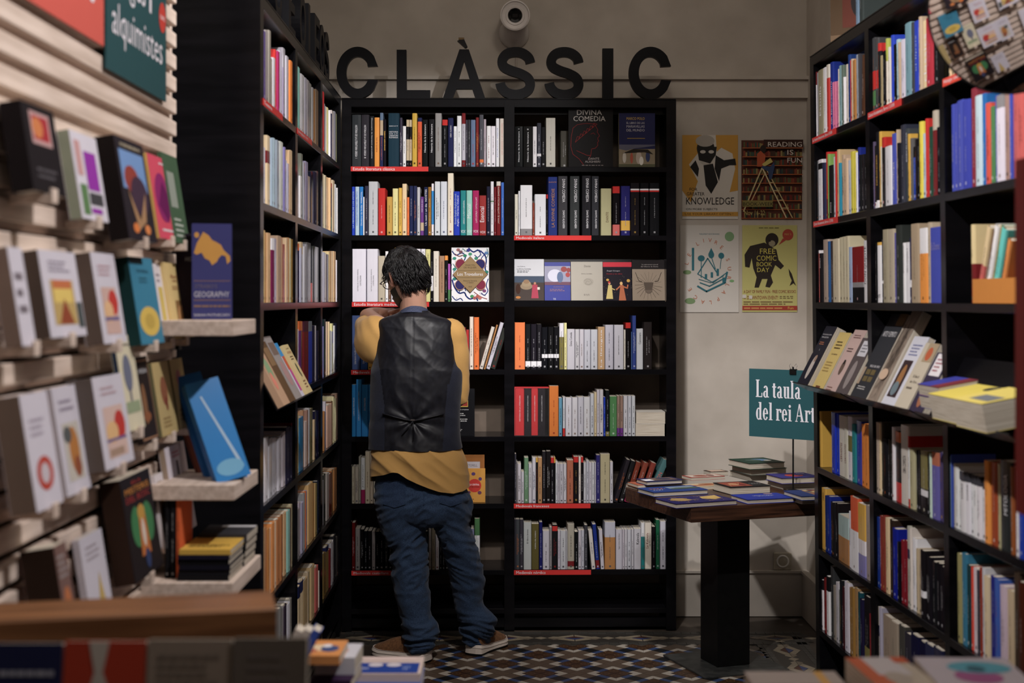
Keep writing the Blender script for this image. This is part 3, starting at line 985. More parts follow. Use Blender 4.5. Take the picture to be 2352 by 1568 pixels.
R(FL, 4, 'near', 'left', LE, SL[0], '''
130 160 570 w .9-1z #196.196.210
162 216 585 w .9-1w
218 262 590 G
264 298 590 G
300 328 590 G
330 356 590 G
358 388 560 G
390 426 515 G #196.190.196
428 468 450 n #28.30.62
470 514 450 n #28.30.62
516 528 400 m #110.20.30
530 548 400 m #150.42.36
550 568 380 a #130.180.150''')
R(FL, 4, 'middle', 'left', LE, SL[1], '''
576 604 290 Y #216.190.110
608 660 325 L #10.120.180
662 680 240 t #190.140.100
682 708 380 w #206.186.180
710 730 235 b #170.130.110
732 748 210 G
750 784 215 q #118.112.70
786 802 360 c
804 832 245 n #20.22.56
834 864 245 n #20.22.56
866 890 240 c #200.190.160''')
R(FL, 4, 'far', 'left', LE, SL[2], '''
913 924 250 t
926 942 255 v #150.146.170
944 958 125 G
960 1018 165 b #196.156.134
1020 1034 120 u
1036 1046 60 h
1048 1060 50 k
1062 1076 80 h
1078 1098 20 b #176.140.114
1100 1136 45 n #16.24.40''')
R(FL, 5, 'near', 'left', LF, SL[0], '''
112 138 430 c #206.160.110
140 158 430 t #190.120.60
160 186 430 t #200.130.60
188 206 430 c #206.160.120
208 238 370 t #206.126.54
240 264 365 c #216.184.150
266 298 330 t #180.110.56
300 318 300 t #170.100.50
320 338 290 u #120.76.40
340 368 265 c #210.166.120
370 396 240 a #120.176.166
398 410 215 u
412 430 180 h
432 452 175 a #140.164.146''')
R(FL, 5, 'middle', 'left', LF, SL[1], '''
468 496 225 G #150.144.150
498 520 155 G #170.160.180
522 545 155 v #176.170.206
547 562 60 g
564 574 40 O
576 592 35 w #180.176.210
594 640 -46 c #216.176.110
642 656 -44 t #180.130.70
658 670 -44 c #216.176.110
672 688 -44 q
690 726 -84 n #20.34.56''')
R(FL, 5, 'far', 'left', LF, SL[2], '''
743 764 -70 w #170.166.176
766 786 -140 K #60.60.60
788 814 -155 g #170.166.160
816 846 -150 m #120.50.34
848 866 -190 t
868 888 -200 t #150.96.50
890 915 -215 t #140.88.40
918 940 -215 u''')
R(FL, 6, 'near', 'left', LF, SL[0], '''
290 312 1270 g #120.116.116
314 338 1270 w #160.156.160
340 366 1240 n #40.30.50
368 396 1225 G
398 414 1175 G #140.136.134
416 434 1170 g #120.116.112
436 454 1120 g #130.122.112
456 472 1115 g #120.112.104''')
R(FL, 6, 'middle', 'left', LF, SL[1], '''
480 506 1045 c .8-1n
508 540 985 c .8-1n
542 588 970 c #206.172.120
590 604 890 b
606 618 890 q
620 654 825 c #200.170.120
656 666 870 l
668 698 835 s
700 714 870 o
716 732 785 w''')
R(FL, 6, 'far', 'left', LF, SL[2], '''
750 770 690 q #130.104.50
772 788 690 q #130.104.50
790 818 620 q .9-1n #140.114.60
820 832 650 m
834 848 580 w #180.176.184
850 864 560 w
866 890 500 K #54.54.54
892 916 510 K #54.54.54''')
# right bookcase
RA = (1840, 0, 512/2352); RBz = (1840, 220, 512/2352); RC = (1840, 460, 512/2352); RE = (1840, 920, 512/2352); RF = (1840, 1228, 512/2352)
SR = [(ur[1]+.001, ur[2]-.001), (ur[3]+.001, ur[4]-.001), (ur[5]+.001, ur[6]-.001)]
R(FR, 0, 'far', 'right', RA, SR[0], '''
124 160 770 w .8-1m
162 176 770 g
178 226 740 q #150.146.116 "Estudis,w,.3,.75,u
228 262 715 w
264 292 685 r .8-1o
294 324 660 B #24.52.150 "DEL RENACIMIENTO,w,.1,.72,u
326 344 870 P
346 362 865 P
364 386 860 P
388 400 730 o
402 424 695 l #122.160.168
426 446 690 h #96.110.100
448 462 815 w
464 488 680 o
490 512 580 n #22.52.120
514 522 640 r
524 542 625 b
544 576 635 t #190.132.56
578 602 580 g #150.156.170
604 616 570 K
622 655 590 u >4''')
R(FR, 0, 'middle', 'right', RA, SR[1], '''
732 770 405 K .3-.55r .08-.28e
772 806 405 g #76.80.84 .3-.55r
810 834 460 k .88-1r
836 858 590 b #160.146.110
860 894 460 k .88-1r
896 918 410 q #170.176.60 .0-.66o
920 942 500 o
944 968 375 B
970 1000 470 k
1002 1026 420 l #160.192.206
1028 1044 450 b
1046 1094 420 w #214.210.232
1096 1154 245 l #112.156.170
1156 1178 240 K
1180 1222 225 B "el·lipsis,l,.3,.8,u
1224 1240 290 o
1242 1266 180 b
1268 1320 215 c "classics,w,.1,.8,u,0,.6
1322 1384 185 r #178.36.54
1388 1460 170 k''')
R(FR, 0, 'near', 'right', RA, SR[2], '''
1540 1562 380 y #200.190.60
1564 1585 420 c
1587 1612 440 c
1614 1640 470 P #230.150.190
1642 1690 490 w
1692 1790 440 i #196.226.20
1800 1880 480 w
1885 1960 470 o
1970 2050 400 r
2060 2130 420 B
2140 2240 400 w
2250 2352 420 s''')
R(FR, 1, 'far', 'right', RBz, SR[0], '''
146 174 690 K
176 216 675 w #224.224.232 .84-.94k
220 250 710 n #40.46.80
252 270 595 m .3-1r
272 290 617 i #134.176.90
292 334 735 k "el monstruo,w,.1,.3,u
336 360 645 w #206.206.220
362 374 590 r
376 396 570 b #206.176.130
398 414 710 L #0.150.180
416 430 625 b
432 450 625 b
452 486 665 c #214.184.150
488 526 680 w #196.200.216
528 556 590 y #206.196.30
558 570 600 y #206.196.30
572 584 600 w
586 606 548 B #24.40.130
608 630 625 k
632 658 620 k
660 686 620 k''')
R(FR, 1, 'middle', 'right', RBz, SR[1], '''
740 762 490 p #90.80.110
764 784 530 k .0-.1w
786 808 385 k .0-.1w "ESPRONCEDA,y,.3,.7,u,0,.5
810 828 380 y
830 854 540 o
856 888 440 r .0-.85k
890 952 515 w .97-1r
954 996 400 x "Antologia,w,.2,.6,u
998 1012 360 b
1014 1042 500 k
1044 1088 310 n #46.52.72
1090 1118 350 K #60.70.72 "BARCELONA,w,.55,.95,u
1120 1142 405 y
1144 1166 450 g #90.92.90
1168 1204 540 B .8-1k #30.74.180
1206 1222 460 k
1224 1242 390 k
1244 1276 275 y #222.206.30
1278 1312 400 l
1314 1338 245 r
1340 1378 330 E
1380 1420 160 o .0-.77m #196.186.170
1422 1472 330 k''')
R(FR, 1, 'near', 'right', RBz, SR[2], '''
1567 1600 95 x
1602 1638 85 x
1640 1704 50 x
1706 1778 45 x
1782 1832 -75 m #140.44.58
1834 1900 0 l #200.222.240
1902 1938 -20 L #20.110.190
1940 1990 80 s #226.84.66
1992 2034 115 e
2036 2060 0 x
2062 2136 -5 w .85-1g #214.206.224
2138 2190 -100 b #160.130.116
2192 2214 -60 x
2216 2284 -165 s
2286 2352 -190 s
2356 2420 -190 s''')
R(FR, 2, 'far', 'right', RC, SR[0], '''
160 188 530 w .0-.94s
190 216 560 k "ROMEO,w,.7,.9,u
220 270 415 b #190.168.152
272 292 435 B #20.90.150
294 334 430 K #60.50.46
336 396 408 b #206.196.166
398 430 392 b #196.186.156
432 468 385 b #196.186.156
470 500 378 b #200.188.160
502 536 495 l #150.172.212
538 655 490 r .0-.27k .27-.36g #130.16.22
657 700 425 w "DON QUIJOTE,K,.3,.9,u,0,.6''')
R(FR, 2, 'middle', 'right', RC, SR[1], '''
786 796 450 k
798 834 445 w .95-1y "XX,k,.08,.14,h
836 858 415 K .3-.35w
860 910 310 b #168.156.130
912 968 305 b #176.166.142
970 1001 345 v #90.90.160
1003 1055 265 K #56.56.58
1057 1082 450 w "El Poema inmortal,k,.5,.95,u
1085 1134 445 w "Obra completa II,k,.5,.9,u
1136 1163 400 n .24-.35w #30.34.70
1165 1240 250 b #176.158.128
1247 1320 295 j .66-1w
1322 1358 235 b #186.170.146
1360 1476 285 x "Els Drames,v,.7,.8,h''')
R(FR, 4, 'far', 'right', RE, SR[0], '''
162 212 110 y "OBRES,k,.8,.93,u
318 358 125 B #16.58.205
360 386 140 B #16.58.205
388 450 160 o "CERVANTES,m,.24,.55,u,-.1,.3
452 486 170 o "CERVANTES,m,.24,.55,u,-.1,.4
488 533 170 w .45-.7q
535 572 250 T #20.140.150
574 628 215 B #16.50.180
630 668 250 O #230.130.20
672 720 250 O #230.130.20''')
R(FR, 4, 'middle', 'right', RE, SR[1], '''
788 818 230 b #196.176.160
820 838 240 c
840 860 225 K #60.54.44
862 902 405 k
904 928 410 k
930 957 420 k
959 983 280 w
985 1042 330 k .85-1O .0-.28r
1044 1126 262 o "OBRA COMPLETA,k,.4,.62,u,0,.4
1128 1148 375 w .0-.12r .84-1r
1150 1196 510 h
1198 1224 525 k
1226 1250 530 k
1252 1330 530 q .0-.4k .28-.38w
1332 1356 575 k
1358 1376 560 a #200.220.210
1378 1444 545 v .8-1f #110.104.180
1446 1486 550 p #70.56.110''')
R(FR, 4, 'near', 'right', RE, SR[2], '''
1506 1536 570 d #100.130.150
1538 1564 560 B #60.80.180
1566 1608 660 o #190.182.170
1610 1650 700 w
1652 1674 745 w .86-1K
1676 1728 750 w .84-1K "DIARIS,k,.55,.8,u
1730 1774 760 w .84-1K "DIARIS,k,.55,.8,u
1776 1813 780 w .84-1K
1815 1848 790 w .84-1K "TEATRO,k,.5,.75,u
1850 1888 800 w .84-1K
1890 1932 850 w .86-1K
1935 1985 635 j
1987 2056 650 f #160.60.20
2058 2092 670 h
2094 2210 640 k #40.40.42 "MITOLOGIA,w,.4,.85,u,0,.3
2212 2242 700 t #160.90.30
2244 2290 750 w
2292 2352 730 B
2356 2420 730 w''')
R(FR, 5, 'far', 'right', RE, SR[0], '''
204 244 925 y "OBRES,k,.8,.93,u
248 270 1005 n #20.44.120
272 298 1010 B #20.50.150
302 326 1070 k
328 352 1085 k
354 376 1085 k
380 486 1220 a .0-.55t #160.190.184
492 516 1170 w "Cervantes,k,.4,.7,u
520 596 1020 O .0-.55w #220.90.40
598 672 1090 w .5-1y .0-.3v
676 726 1110 b #166.150.146''')
R(FR, 5, 'middle', 'right', RE, SR[1], '''
790 834 1235 B #20.66.160
836 858 1215 m #130.46.36
860 886 1220 m #130.46.36
888 924 1240 c
926 966 1260 u #50.36.30
968 1014 1350 B #4.28.150
1018 1042 1490 k
1046 1074 1475 m #130.14.36
1076 1103 1475 m #130.14.36
1105 1143 1330 h #196.192.180 .6-.72n
1145 1160 1350 o
1162 1198 1455 w
1200 1222 1565 b
1224 1260 1575 b
1262 1302 1580 k .3-.4w
1304 1336 1640 k
1338 1368 1650 k
1370 1418 1700 k
1420 1458 1715 k
1460 1492 1750 k''')
R(FR, 5, 'near', 'right', RF, SR[2], '''
1645 1684 200 q #150.144.90
1686 1738 200 L #40.120.150
1740 1774 320 E #20.60.66
1776 1800 340 r #220.60.36
1802 1856 360 w #206.196.206
1858 1880 380 K
1882 1904 350 f #150.50.20
1906 1932 350 G
1934 1984 440 c #206.190.150
1986 2044 440 x #30.36.130
2046 2092 470 B #50.90.180
2096 2156 540 w #206.190.206
2158 2224 590 c #216.190.156
2228 2286 400 u #70.56.44
2290 2352 500 u #90.40.20
2356 2420 500 B''')
R(FR, 6, 'far', 'right', RF, SR[0], '''
194 228 470 w .8-1k
230 248 465 m #120.26.26
250 264 455 m #120.26.26
266 294 440 w .75-1k
296 324 330 K #62.62.64
326 353 540 g #140.130.124
355 384 505 w #190.190.200
386 404 585 g #130.134.134
406 428 480 k
430 450 550 m #60.20.30
452 496 500 w #206.200.216
498 524 560 t #156.112.46
526 550 560 t #156.112.46
552 590 565 b #176.136.84
592 618 610 T #16.76.90
620 650 680 n #30.28.60
654 712 650 k .0-.3q
716 740 840 m #130.20.36''')
R(FR, 6, 'middle', 'right', RF, SR[1], '''
790 826 760 o .6-.75n
828 848 770 l #160.160.180
852 938 860 h #150.136.116
942 1018 920 h #150.136.116
1028 1084 960 K #70.66.62
1088 1144 1040 K #50.50.58
1150 1230 1060 n #22.24.56
1234 1304 1130 n #22.24.56
1310 1390 1160 n #40.44.80
1394 1480 1200 n #30.32.60''')
# ---------------------------------------------------------------- shelf-edge labels
M_TAPE = vmat('glossy_red_tape', .35, .15, .04, 30)
SHORT = {}
def strip_label(fr, zoom, x0, x1, y0, zs, txt, label, tw=.55, th=.5, col=(214, 34, 30)):
    ox, oy, s = zoom; u0, _ = fr.loc(ox+x0*s, oy+y0*s, -.002); u1, _ = fr.loc(ox+x1*s, oy+y0*s, -.002)
    e = empty('shelf_label', fr.M @ Matrix.Translation((u0, -.0022, zs-.022)), label, 'shelf label', 'red shelf-edge labels')
    W = u1-u0; m = MB(); m.box(0, W, -.0008, .0008, 0, .0215, col); m.build('strip', M_TAPE, e)
    if txt:
        l = MB(); put_text(l, txt, lambda a, b: (a, -.0012, b), .01+tw*W/2, .0108, tw*W, .0215*th, 'w'); l.build('lettering', M_SIGN, e)
L_ = strip_label
L_(FB, ZA, 112, 888, 810, SH[0], 'Estudis literatura clàssica', 'red label reading Estudis literatura clàssica on top shelf edge', .54, .62)
L_(FB, ZB, 90, 863, 1490, SH[1], 'Medievals italians', 'red label reading Medievals italians on shelf edge', .36, .5)
L_(FB, ZC, 130, 948, 735, SH[2], 'Estudis literatura medieval', 'red label reading Estudis literatura medieval, partly behind the person', .58, .6)
L_(FB, ZC, 122, 940, 1460, SH[3], 'Medievals catalans', 'red label beginning Medievals, cut off by the person in the vest', .4, .5)
L_(FB, ZE, 93, 905, 1400, SH[5], 'Medievals francesos', 'dim red label reading Medievals francesos on shelf edge', .43, .5)
L_(FB, ZF, 108, 1032, 820, SH[6], 'Medievals nòrdics', 'dim red label reading Medievals nòrdics on bottom shelf edge', .38, .6)
L_(FB, ZH, 105, 785, 610, SH[6], 'Medievals castellans', 'darkest red label reading Medievals castellans on bottom shelf edge', .45, .5)
L_(FL, LA, 105, 300, 1100, SH[0], 'Teatre', 'red label on near bay top shelf edge of left bookcase', .4, .5)
L_(FL, LA, 447, 592, 1370, SH[0], 'Llengua i lit.', 'red label on middle bay top shelf edge of left bookcase', .7, .5)
L_(FR, RA, 118, 370, 1420, SH[0], 'Est. literatura Renaixement, Barroc i S.XVIII', 'red label on far bay top shelf edge of right bookcase', .82, .6)
L_(FR, RA, 705, 1060, 1150, SH[0], 'Clàssics Renaixement, Barroc i S.XVIII', 'red label on middle bay top shelf edge of right bookcase', .78, .6)
L_(FR, RA, 1495, 1900, 800, SH[0], 'Mitologia / simbolisme', 'red label beside the round mirror, reading Mitologia', .55, .6, (226, 60, 36))
L_(FR, RBz, 130, 386, 1310, SH[1], 'Clàssics Renaixement, Barroc i S.XVIII', 'red label on far bay second shelf edge of right bookcase', .8, .6)
# ---------------------------------------------------------------- face-out books on the back bookcase
def fb(zoom, x0, x1, yt, yb, zs, T, col, shapes, label, yo=.02, fr=FB, tilt=0, group=None, spine=None, hard=True, gloss=False):
    ox, oy, s = zoom; u0, w0 = fr.loc(ox+x0*s, oy+yb*s, yo); u1, _ = fr.loc(ox+x1*s, oy+yb*s, yo); _, w1 = fr.loc(ox+x0*s, oy+yt*s, yo)
    H = (w1-zs); m = fr.M @ Matrix.Translation((u0, yo, zs+.0008)) @ Matrix.Rotation(math.radians(-tilt), 4, 'X')
    return face_book(m, u1-u0, H, T, col, shapes, label, group, spine, hard, gloss)
RD = (150, 34, 34)
prof = [(.62, .68), (.66, .63), (.64, .6), (.7, .53), (.66, .5), (.66, .47), (.68, .44), (.65, .42), (.66, .37), (.6, .32), (.52, .31)]
fb(ZB, 635, 1080, 210, 785, SH[0], .03, (28, 27, 28), [
    ('t', 'DIVINA', .47, .925, .56, .085, (196, 190, 186)), ('t', 'COMEDIA', .47, .82, .72, .085, (196, 190, 186)),
    ('l', prof, .0016, RD), ('l', [(.1, .66), (.2, .72), (.4, .74), (.58, .73), (.62, .68)], .0016, RD), ('l', [(.1, .66), (.06, .5), (.05, .35), (.1, .22)], .0016, RD),
    ('l', [(.52, .31), (.5, .2), (.44, .12)], .0016, RD), ('l', [(.18, .28), (.3, .24), (.42, .2), (.5, .2)], .0016, RD), ('l', [(.5, .56), (.56, .58), (.6, .55)], .0014, RD),
    ('l', [(.1, .22), (.24, .14), (.34, .04)], .0016, RD)] +
    [('l', [(.15+.075*k, .42+.05*k), (.2+.075*k, .52+.045*k), (.27+.075*k, .5+.045*k), (.15+.075*k, .42+.05*k)], .0014, RD) for k in range(6)] +
    [('t', 'DANTE', .57, .145, .24, .035, (170, 160, 158)), ('t', 'ALIGHIERI', .54, .095, .34, .035, (170, 160, 158)), ('x', .3, .02, .78, .05, 1, (120, 110, 108))],
    'large black book with a red line drawing, face out on the top shelf', .03, gloss=True)
fb(ZB, 1140, 1500, 262, 782, SH[0], .03, (44, 46, 88), [
    ('r', 0, 0, 1, .34, (150, 136, 112)), ('p', [(0, .34), (.2, .31), (.45, .35), (.7, .37), (1, .4), (1, .42), (0, .42)], (100, 100, 120)), ('r', 0, .0, 1, .06, (96, 96, 72)),
    ('t', 'MARCO POLO', .46, .9, .5, .05, (206, 170, 60)), ('t', 'EL LIBRO DE LAS', .46, .82, .5, .036, (190, 190, 200)), ('t', 'MARAVILLAS', .46, .755, .5, .045, (190, 190, 200)), ('t', 'DEL MUNDO', .46, .685, .5, .045, (190, 190, 200)),
    ('r', .23, .53, .72, .54, (180, 150, 60)), ('e', .15, .18, .05, .1, (206, 200, 190)), ('e', .35, .17, .04, .1, (190, 90, 70)), ('e', .55, .18, .08, .12, (196, 180, 168)), ('e', .62, .12, .06, .08, (230, 226, 216)), ('e', .8, .2, .06, .1, (60, 70, 110)),
    ('p', [(.1, .26), (.4, .34), (.8, .33), (.95, .24), (.7, .28)], (50, 44, 40))],
    'navy book with pale figures on its lower half, face out on top shelf', .03, spine=(200, 190, 150))
lf = lambda x, y, r, c: ('e', x, y, r, r*.55, c)
NB_ = (30, 56, 140)
fl = [('l', cat(p_, 6), w_, c_) for p_, w_, c_ in (
  ([(.02, .93), (.12, .86), (.28, .9), (.37, .84), (.33, .76), (.26, .8)], .005, NB_), ([(.46, .99), (.58, .92), (.72, .95), (.88, .87), (.93, .76), (.9, .62), (.96, .5)], .006, NB_), ([(.72, .95), (.78, .88), (.7, .82), (.62, .86)], .004, NB_), ([(.88, .87), (.8, .8), (.84, .74)], .004, NB_),
  ([(.02, .4), (.08, .27), (.2, .16), (.34, .17), (.4, .1), (.5, .05), (.64, .08), (.7, .02)], .006, NB_), ([(.2, .16), (.24, .22), (.34, .25), (.38, .2)], .004, NB_), ([(.98, .42), (.93, .3), (.97, .2), (.88, .12), (.8, .16)], .004, NB_), ([(.02, .1), (.12, .03), (.24, .06), (.3, .02)], .004, NB_),
  ([(.04, .7), (.1, .62), (.05, .54)], .003, (40, 120, 110)), ([(.3, .98), (.4, .93), (.5, .96)], .003, (40, 120, 110)), ([(.95, .98), (.98, .88), (.93, .8)], .003, (40, 120, 110)), ([(.6, .18), (.7, .13), (.82, .08), (.95, .05)], .003, (150, 60, 60)), ([(.1, .88), (.2, .84), (.3, .86)], .004, (150, 80, 80)))]
fl += [lf(x, y, .05, c) for x, y, c in ((.08, .8, (40, 140, 120)), (.36, .85, (40, 130, 100)), (.5, .88, (60, 150, 110)), (.66, .8, (50, 140, 110)), (.08, .6, (40, 140, 120)), (.94, .55, (40, 130, 110)), (.55, .1, (60, 150, 90)), (.08, .42, (40, 130, 120)), (.88, .2, (130, 70, 120)), (.45, .95, (60, 60, 140)), (.93, .9, (90, 130, 180)), (.18, .96, (170, 110, 110)), (.25, .92, (120, 80, 90)), (.7, .1, (180, 90, 80)), (.76, .07, (190, 110, 100)), (.62, .07, (170, 90, 90)))]
rr = random.Random(5)
fl += [('e', rr.random(), rr.random(), .008, .006, (30, 60, 70)) for _ in range(46)]
fb(ZC, 1185, 1582, 130, 700, SH[2], .045, (232, 232, 236), fl + [
    ('e', .24, .69, .14, .1, (196, 150, 120)), ('e', .24, .69, .125, .09, (128, 40, 66)), ('e', .77, .69, .14, .1, (196, 150, 120)), ('e', .77, .69, .125, .09, (48, 44, 100)),
    ('e', .23, .31, .14, .1, (196, 150, 120)), ('e', .23, .31, .125, .09, (48, 44, 100)), ('e', .78, .31, .14, .1, (196, 150, 120)), ('e', .78, .31, .125, .09, (128, 40, 66)),
    ('p', [(.03, .5), (.5, .16), (.97, .5), (.5, .84)], (60, 44, 30)), ('p', [(.045, .5), (.5, .172), (.955, .5), (.5, .828)], (190, 150, 96)), ('p', [(.06, .5), (.5, .184), (.94, .5), (.5, .816)], (60, 44, 30)), ('p', [(.065, .5), (.5, .188), (.935, .5), (.5, .812)], (150, 124, 82)),
    ('r', .17, .57, .83, .575, (60, 46, 30)), ('r', .17, .44, .83, .445, (60, 46, 30)), ('t', 'MARTÍN', .5, .675, .26, .035, (78, 60, 36)), ('t', 'DE RIQUER', .5, .625, .34, .035, (78, 60, 36)),
    ('t', 'Los Trovadores', .5, .507, .68, .06, 'w'), ('t', 'Historia literaria', .5, .385, .36, .028, (70, 54, 34)), ('t', 'y textos', .5, .345, .18, .026, (70, 54, 34)), ('t', 'Ariel', .5, .275, .09, .024, (60, 44, 30))],
    'white floral-patterned book with a gold diamond, face out on third shelf', .03, tilt=4)
# slanted stand with five covers
gF = 'covers displayed face out on the slanted stand, third shelf, right bay'
fb(ZD, 97, 440, 165, 672, SH[2], .02, (206, 208, 214), [('r', 0, 0, 1, .6, (74, 64, 60)), ('r', 0, .45, 1, .6, (70, 84, 104)), ('e', .42, .36, .2, .08, (150, 130, 104)), ('e', .42, .42, .15, .07, (160, 140, 110)), ('e', .42, .47, .1, .05, (150, 120, 90)), ('e', .15, .3, .08, .12, (66, 40, 30)),
    ('p', [(.58, .08), (.82, .08), (.78, .4), (.62, .4)], (176, 60, 84)), ('e', .7, .43, .04, .03, (190, 130, 100)), ('e', .15, .1, .08, .03, (190, 120, 50)), ('r', .78, .28, .86, .34, (220, 214, 200)), ('t', 'La Divina Comèdia', .34, .77, .46, .03, (90, 94, 100)), ('x', .12, .68, .6, .74, 2, (120, 124, 130)), ('t', 'Luis Cadenas', .25, .83, .26, .02, (90, 94, 100))],
    'white cover above a dark painting of a pink-robed figure, leftmost on stand', .05, tilt=9, group=gF)
fb(ZD, 447, 738, 200, 672, SH[2], .015, (56, 64, 150), [('r', 0, .42, 1, .9, (150, 150, 176)), ('r', 0, .42, 1, .5, (110, 70, 90)), ('e', .75, .82, .12, .07, (150, 60, 60)), ('e', .93, .8, .08, .06, (150, 60, 60)), ('e', .9, .68, .09, .06, (170, 60, 60)), ('e', .4, .66, .28, .16, (206, 206, 226)), ('e', .6, .62, .12, .14, (90, 110, 150)),
    ('t', 'DANTE', .55, .37, .4, .03, (150, 110, 120)), ('x', .2, .26, .85, .33, 2, (150, 110, 130)), ('t', '22', .38, .07, .1, .04, 'w')],
    'shiny blue and white cover wrapped in film, second on slanted stand', .05, tilt=9, group=gF, gloss=True)
fb(ZD, 745, 1102, 195, 672, SH[2], .025, (172, 166, 154), [('t', 'Dante', .52, .89, .2, .05, (84, 78, 72)), ('t', 'Divina Comèdia', .5, .7, .34, .026, (90, 84, 78)), ('e', .55, .5, .16, .09, (160, 154, 142)), ('l', [(.42, .52), (.5, .57), (.6, .55), (.66, .48), (.56, .42), (.45, .45), (.5, .52), (.58, .5)], .001, (120, 114, 104)), ('x', .4, .15, .66, .2, 2, (130, 124, 116))],
    'plain pale grey cover wrapped in film, centre of slanted stand', .05, tilt=9, group=gF, gloss=True)
fb(ZD, 1106, 1430, 200, 672, SH[2], .016, (34, 30, 40), [('r', 0, .88, 1, 1, (206, 40, 60)), ('t', 'Ángel Crespo', .36, .78, .46, .045, (186, 186, 196)), ('t', 'Dante y su obra', .4, .7, .54, .04, (170, 34, 50)), ('e', .16, .55, .05, .03, (206, 160, 60)), ('e', .88, .53, .06, .04, (206, 160, 60)),
    ('p', [(.1, .07), (.34, .07), (.3, .42), (.18, .42)], (206, 186, 110)), ('e', .22, .46, .04, .035, (214, 160, 120)), ('e', .21, .49, .04, .025, (196, 50, 50)), ('p', [(.54, .02), (.8, .02), (.7, .42), (.6, .42)], (186, 104, 66)), ('e', .63, .46, .05, .045, (226, 180, 110)), ('l', [(.6, .4), (.46, .3)], .006, (186, 104, 66)), ('l', [(.7, .38), (.84, .34), (.86, .42)], .006, (186, 104, 66)), ('l', [(.28, .34), (.4, .3)], .004, (206, 186, 110))] + [('e', rr.random(), rr.uniform(.1, .65), .006, .004, (200, 190, 150)) for _ in range(18)],
    'black cover with red band and two robed figures, fourth on stand', .05, tilt=9, group=gF)
fb(ZD, 1436, 1800, 175, 672, SH[2], .02, (36, 32, 34), [('r', 0, 0, 1, .78, (150, 134, 116))] + [('l', [(.5+.05*math.cos(a), .4+.03*math.sin(a)), (.5+.42*math.cos(a+.3), .38+.33*math.sin(a+.3))], .0008, (70, 60, 50)) for a in [k*.31 for k in range(20)]] + [('e', .5, .3, .12, .1, (110, 96, 84)), ('p', [(.35, .46), (.65, .46), (.6, .28), (.4, .28)], (90, 78, 68)), ('l', [(.1, .7), (.2, .5), (.3, .48)], .002, (60, 50, 44)), ('l', [(.9, .7), (.8, .5), (.7, .48)], .002, (60, 50, 44)),
    ('t', 'La estructura moral', .55, .89, .5, .03, (160, 152, 150)), ('t', 'del Infierno de Dante', .54, .84, .54, .03, (160, 152, 150))],
    'black and tan cover with a line engraving, rightmost on stand', .05, tilt=9, group=gF)
st = empty('slanted_stand', FB.M @ Matrix.Translation((ub[3]+.001, .03, SH[2]+.0005)), 'black sloping display stand holding five covers, third shelf, right bay', 'stand')
m = MB(); Wd = ub[4]-ub[3]-.003
m.box(0, Wd, .045, .05, 0, .205, M=Matrix.Rotation(math.radians(-9), 4, 'X')); m.build('backrest', M_CASE, st)
m = MB(); m.box(0, Wd, 0, .012, -.0003, .006); m.build('front_lip', M_CASE, st)
# boxed set, horizontal stack, black face-out, orange face-out
bx = empty('boxed_set', FB.M @ Matrix.Translation((FB.loc(1160+100*.2168, 960)[0], .012, SH[4]+.0005)), 'red and black four-volume boxed set in torn film, fifth shelf right bay', 'boxed set')
Wb = 365*.2168*6.46/F; Hb = 515*.2168*6.46/F
m = MB(); m.box(0, Wb, 0, .15, 0, .003, (30, 28, 32)); m.box(0, Wb, 0, .15, Hb-.003, Hb, (206, 36, 44)); m.box(0, .003, 0, .15, .003, Hb-.003, (206, 36, 44)); m.box(Wb-.003, Wb, 0, .15, .003, Hb-.003, (30, 28, 32)); m.box(.003, Wb-.003, .147, .15, .003, Hb-.003, 'k'); m.build('slipcase', M_BOOK, bx)
x = .0035
for k, (wd, c) in enumerate((((.041), (196, 26, 34)), (.031, (34, 30, 36)), (.031, (196, 26, 34)), (.033, (34, 30, 36)))):
    m = cover_mesh(wd, Hb-.0075, .14, c, []); m2 = MB(); spine_marks(m, wd, Hb-.0075, 'k', [('HISTÒRIA DE LA LITERATURA', 'w', .3, .85, 'u', 0, .14), ('◆', 'w' if c[0] < 100 else 'k', .2, .24, 'h', 0, .3)][:1], k)
    m.build('volume', M_GLOSS, bx, mw=Matrix.Translation((x+wd/2, .001, .0035))); x += wd+.0004
M_FILM, nt, b = nodes_of('clear_film'); b.inputs['Base Color'].default_value = (.3, .3, .3, 1); b.inputs['Roughness'].default_value = .08; b.inputs['Alpha'].default_value = .06; b.inputs['Specular IOR Level'].default_value = .9
def film(W, H, y, parent, seed=1, name='film'):
    m = MB(); n = 14; rr = random.Random(seed); g = [[(W*i/n, y-.0015-.0025*rr.random(), H*j/n) for i in range(n+1)] for j in range(n+1)]
    pts = [p for r_ in g for p in r_]; m.add(pts, [(j*(n+1)+i, j*(n+1)+i+1, (j+1)*(n+1)+i+1, (j+1)*(n+1)+i) for i in range(n) for j in range(n)], 'w')
    return m.build(name, M_FILM, parent)
film(Wb, Hb, -.001, bx, 3)
for k, (h0, h1) in enumerate(((0, .0555), (.056, .109))):
    u = FB.loc(1160+1385*.2168, 985)[0]; W2 = .133
    flat_book(FB.M @ Matrix.Translation((u+.003*k, .01+.003*k, SH[4]+.0006+h0)), W2, .15, h1-h0, (196, 190, 180), [], ['thick pale book lying flat, lower of two, fore-edge facing out, fifth shelf', 'thick pale book lying flat, upper of two, fore-edge facing out, fifth shelf'][k], 'two thick books lying flat on the fifth shelf of the right bay', hard=False, spine_side='n')
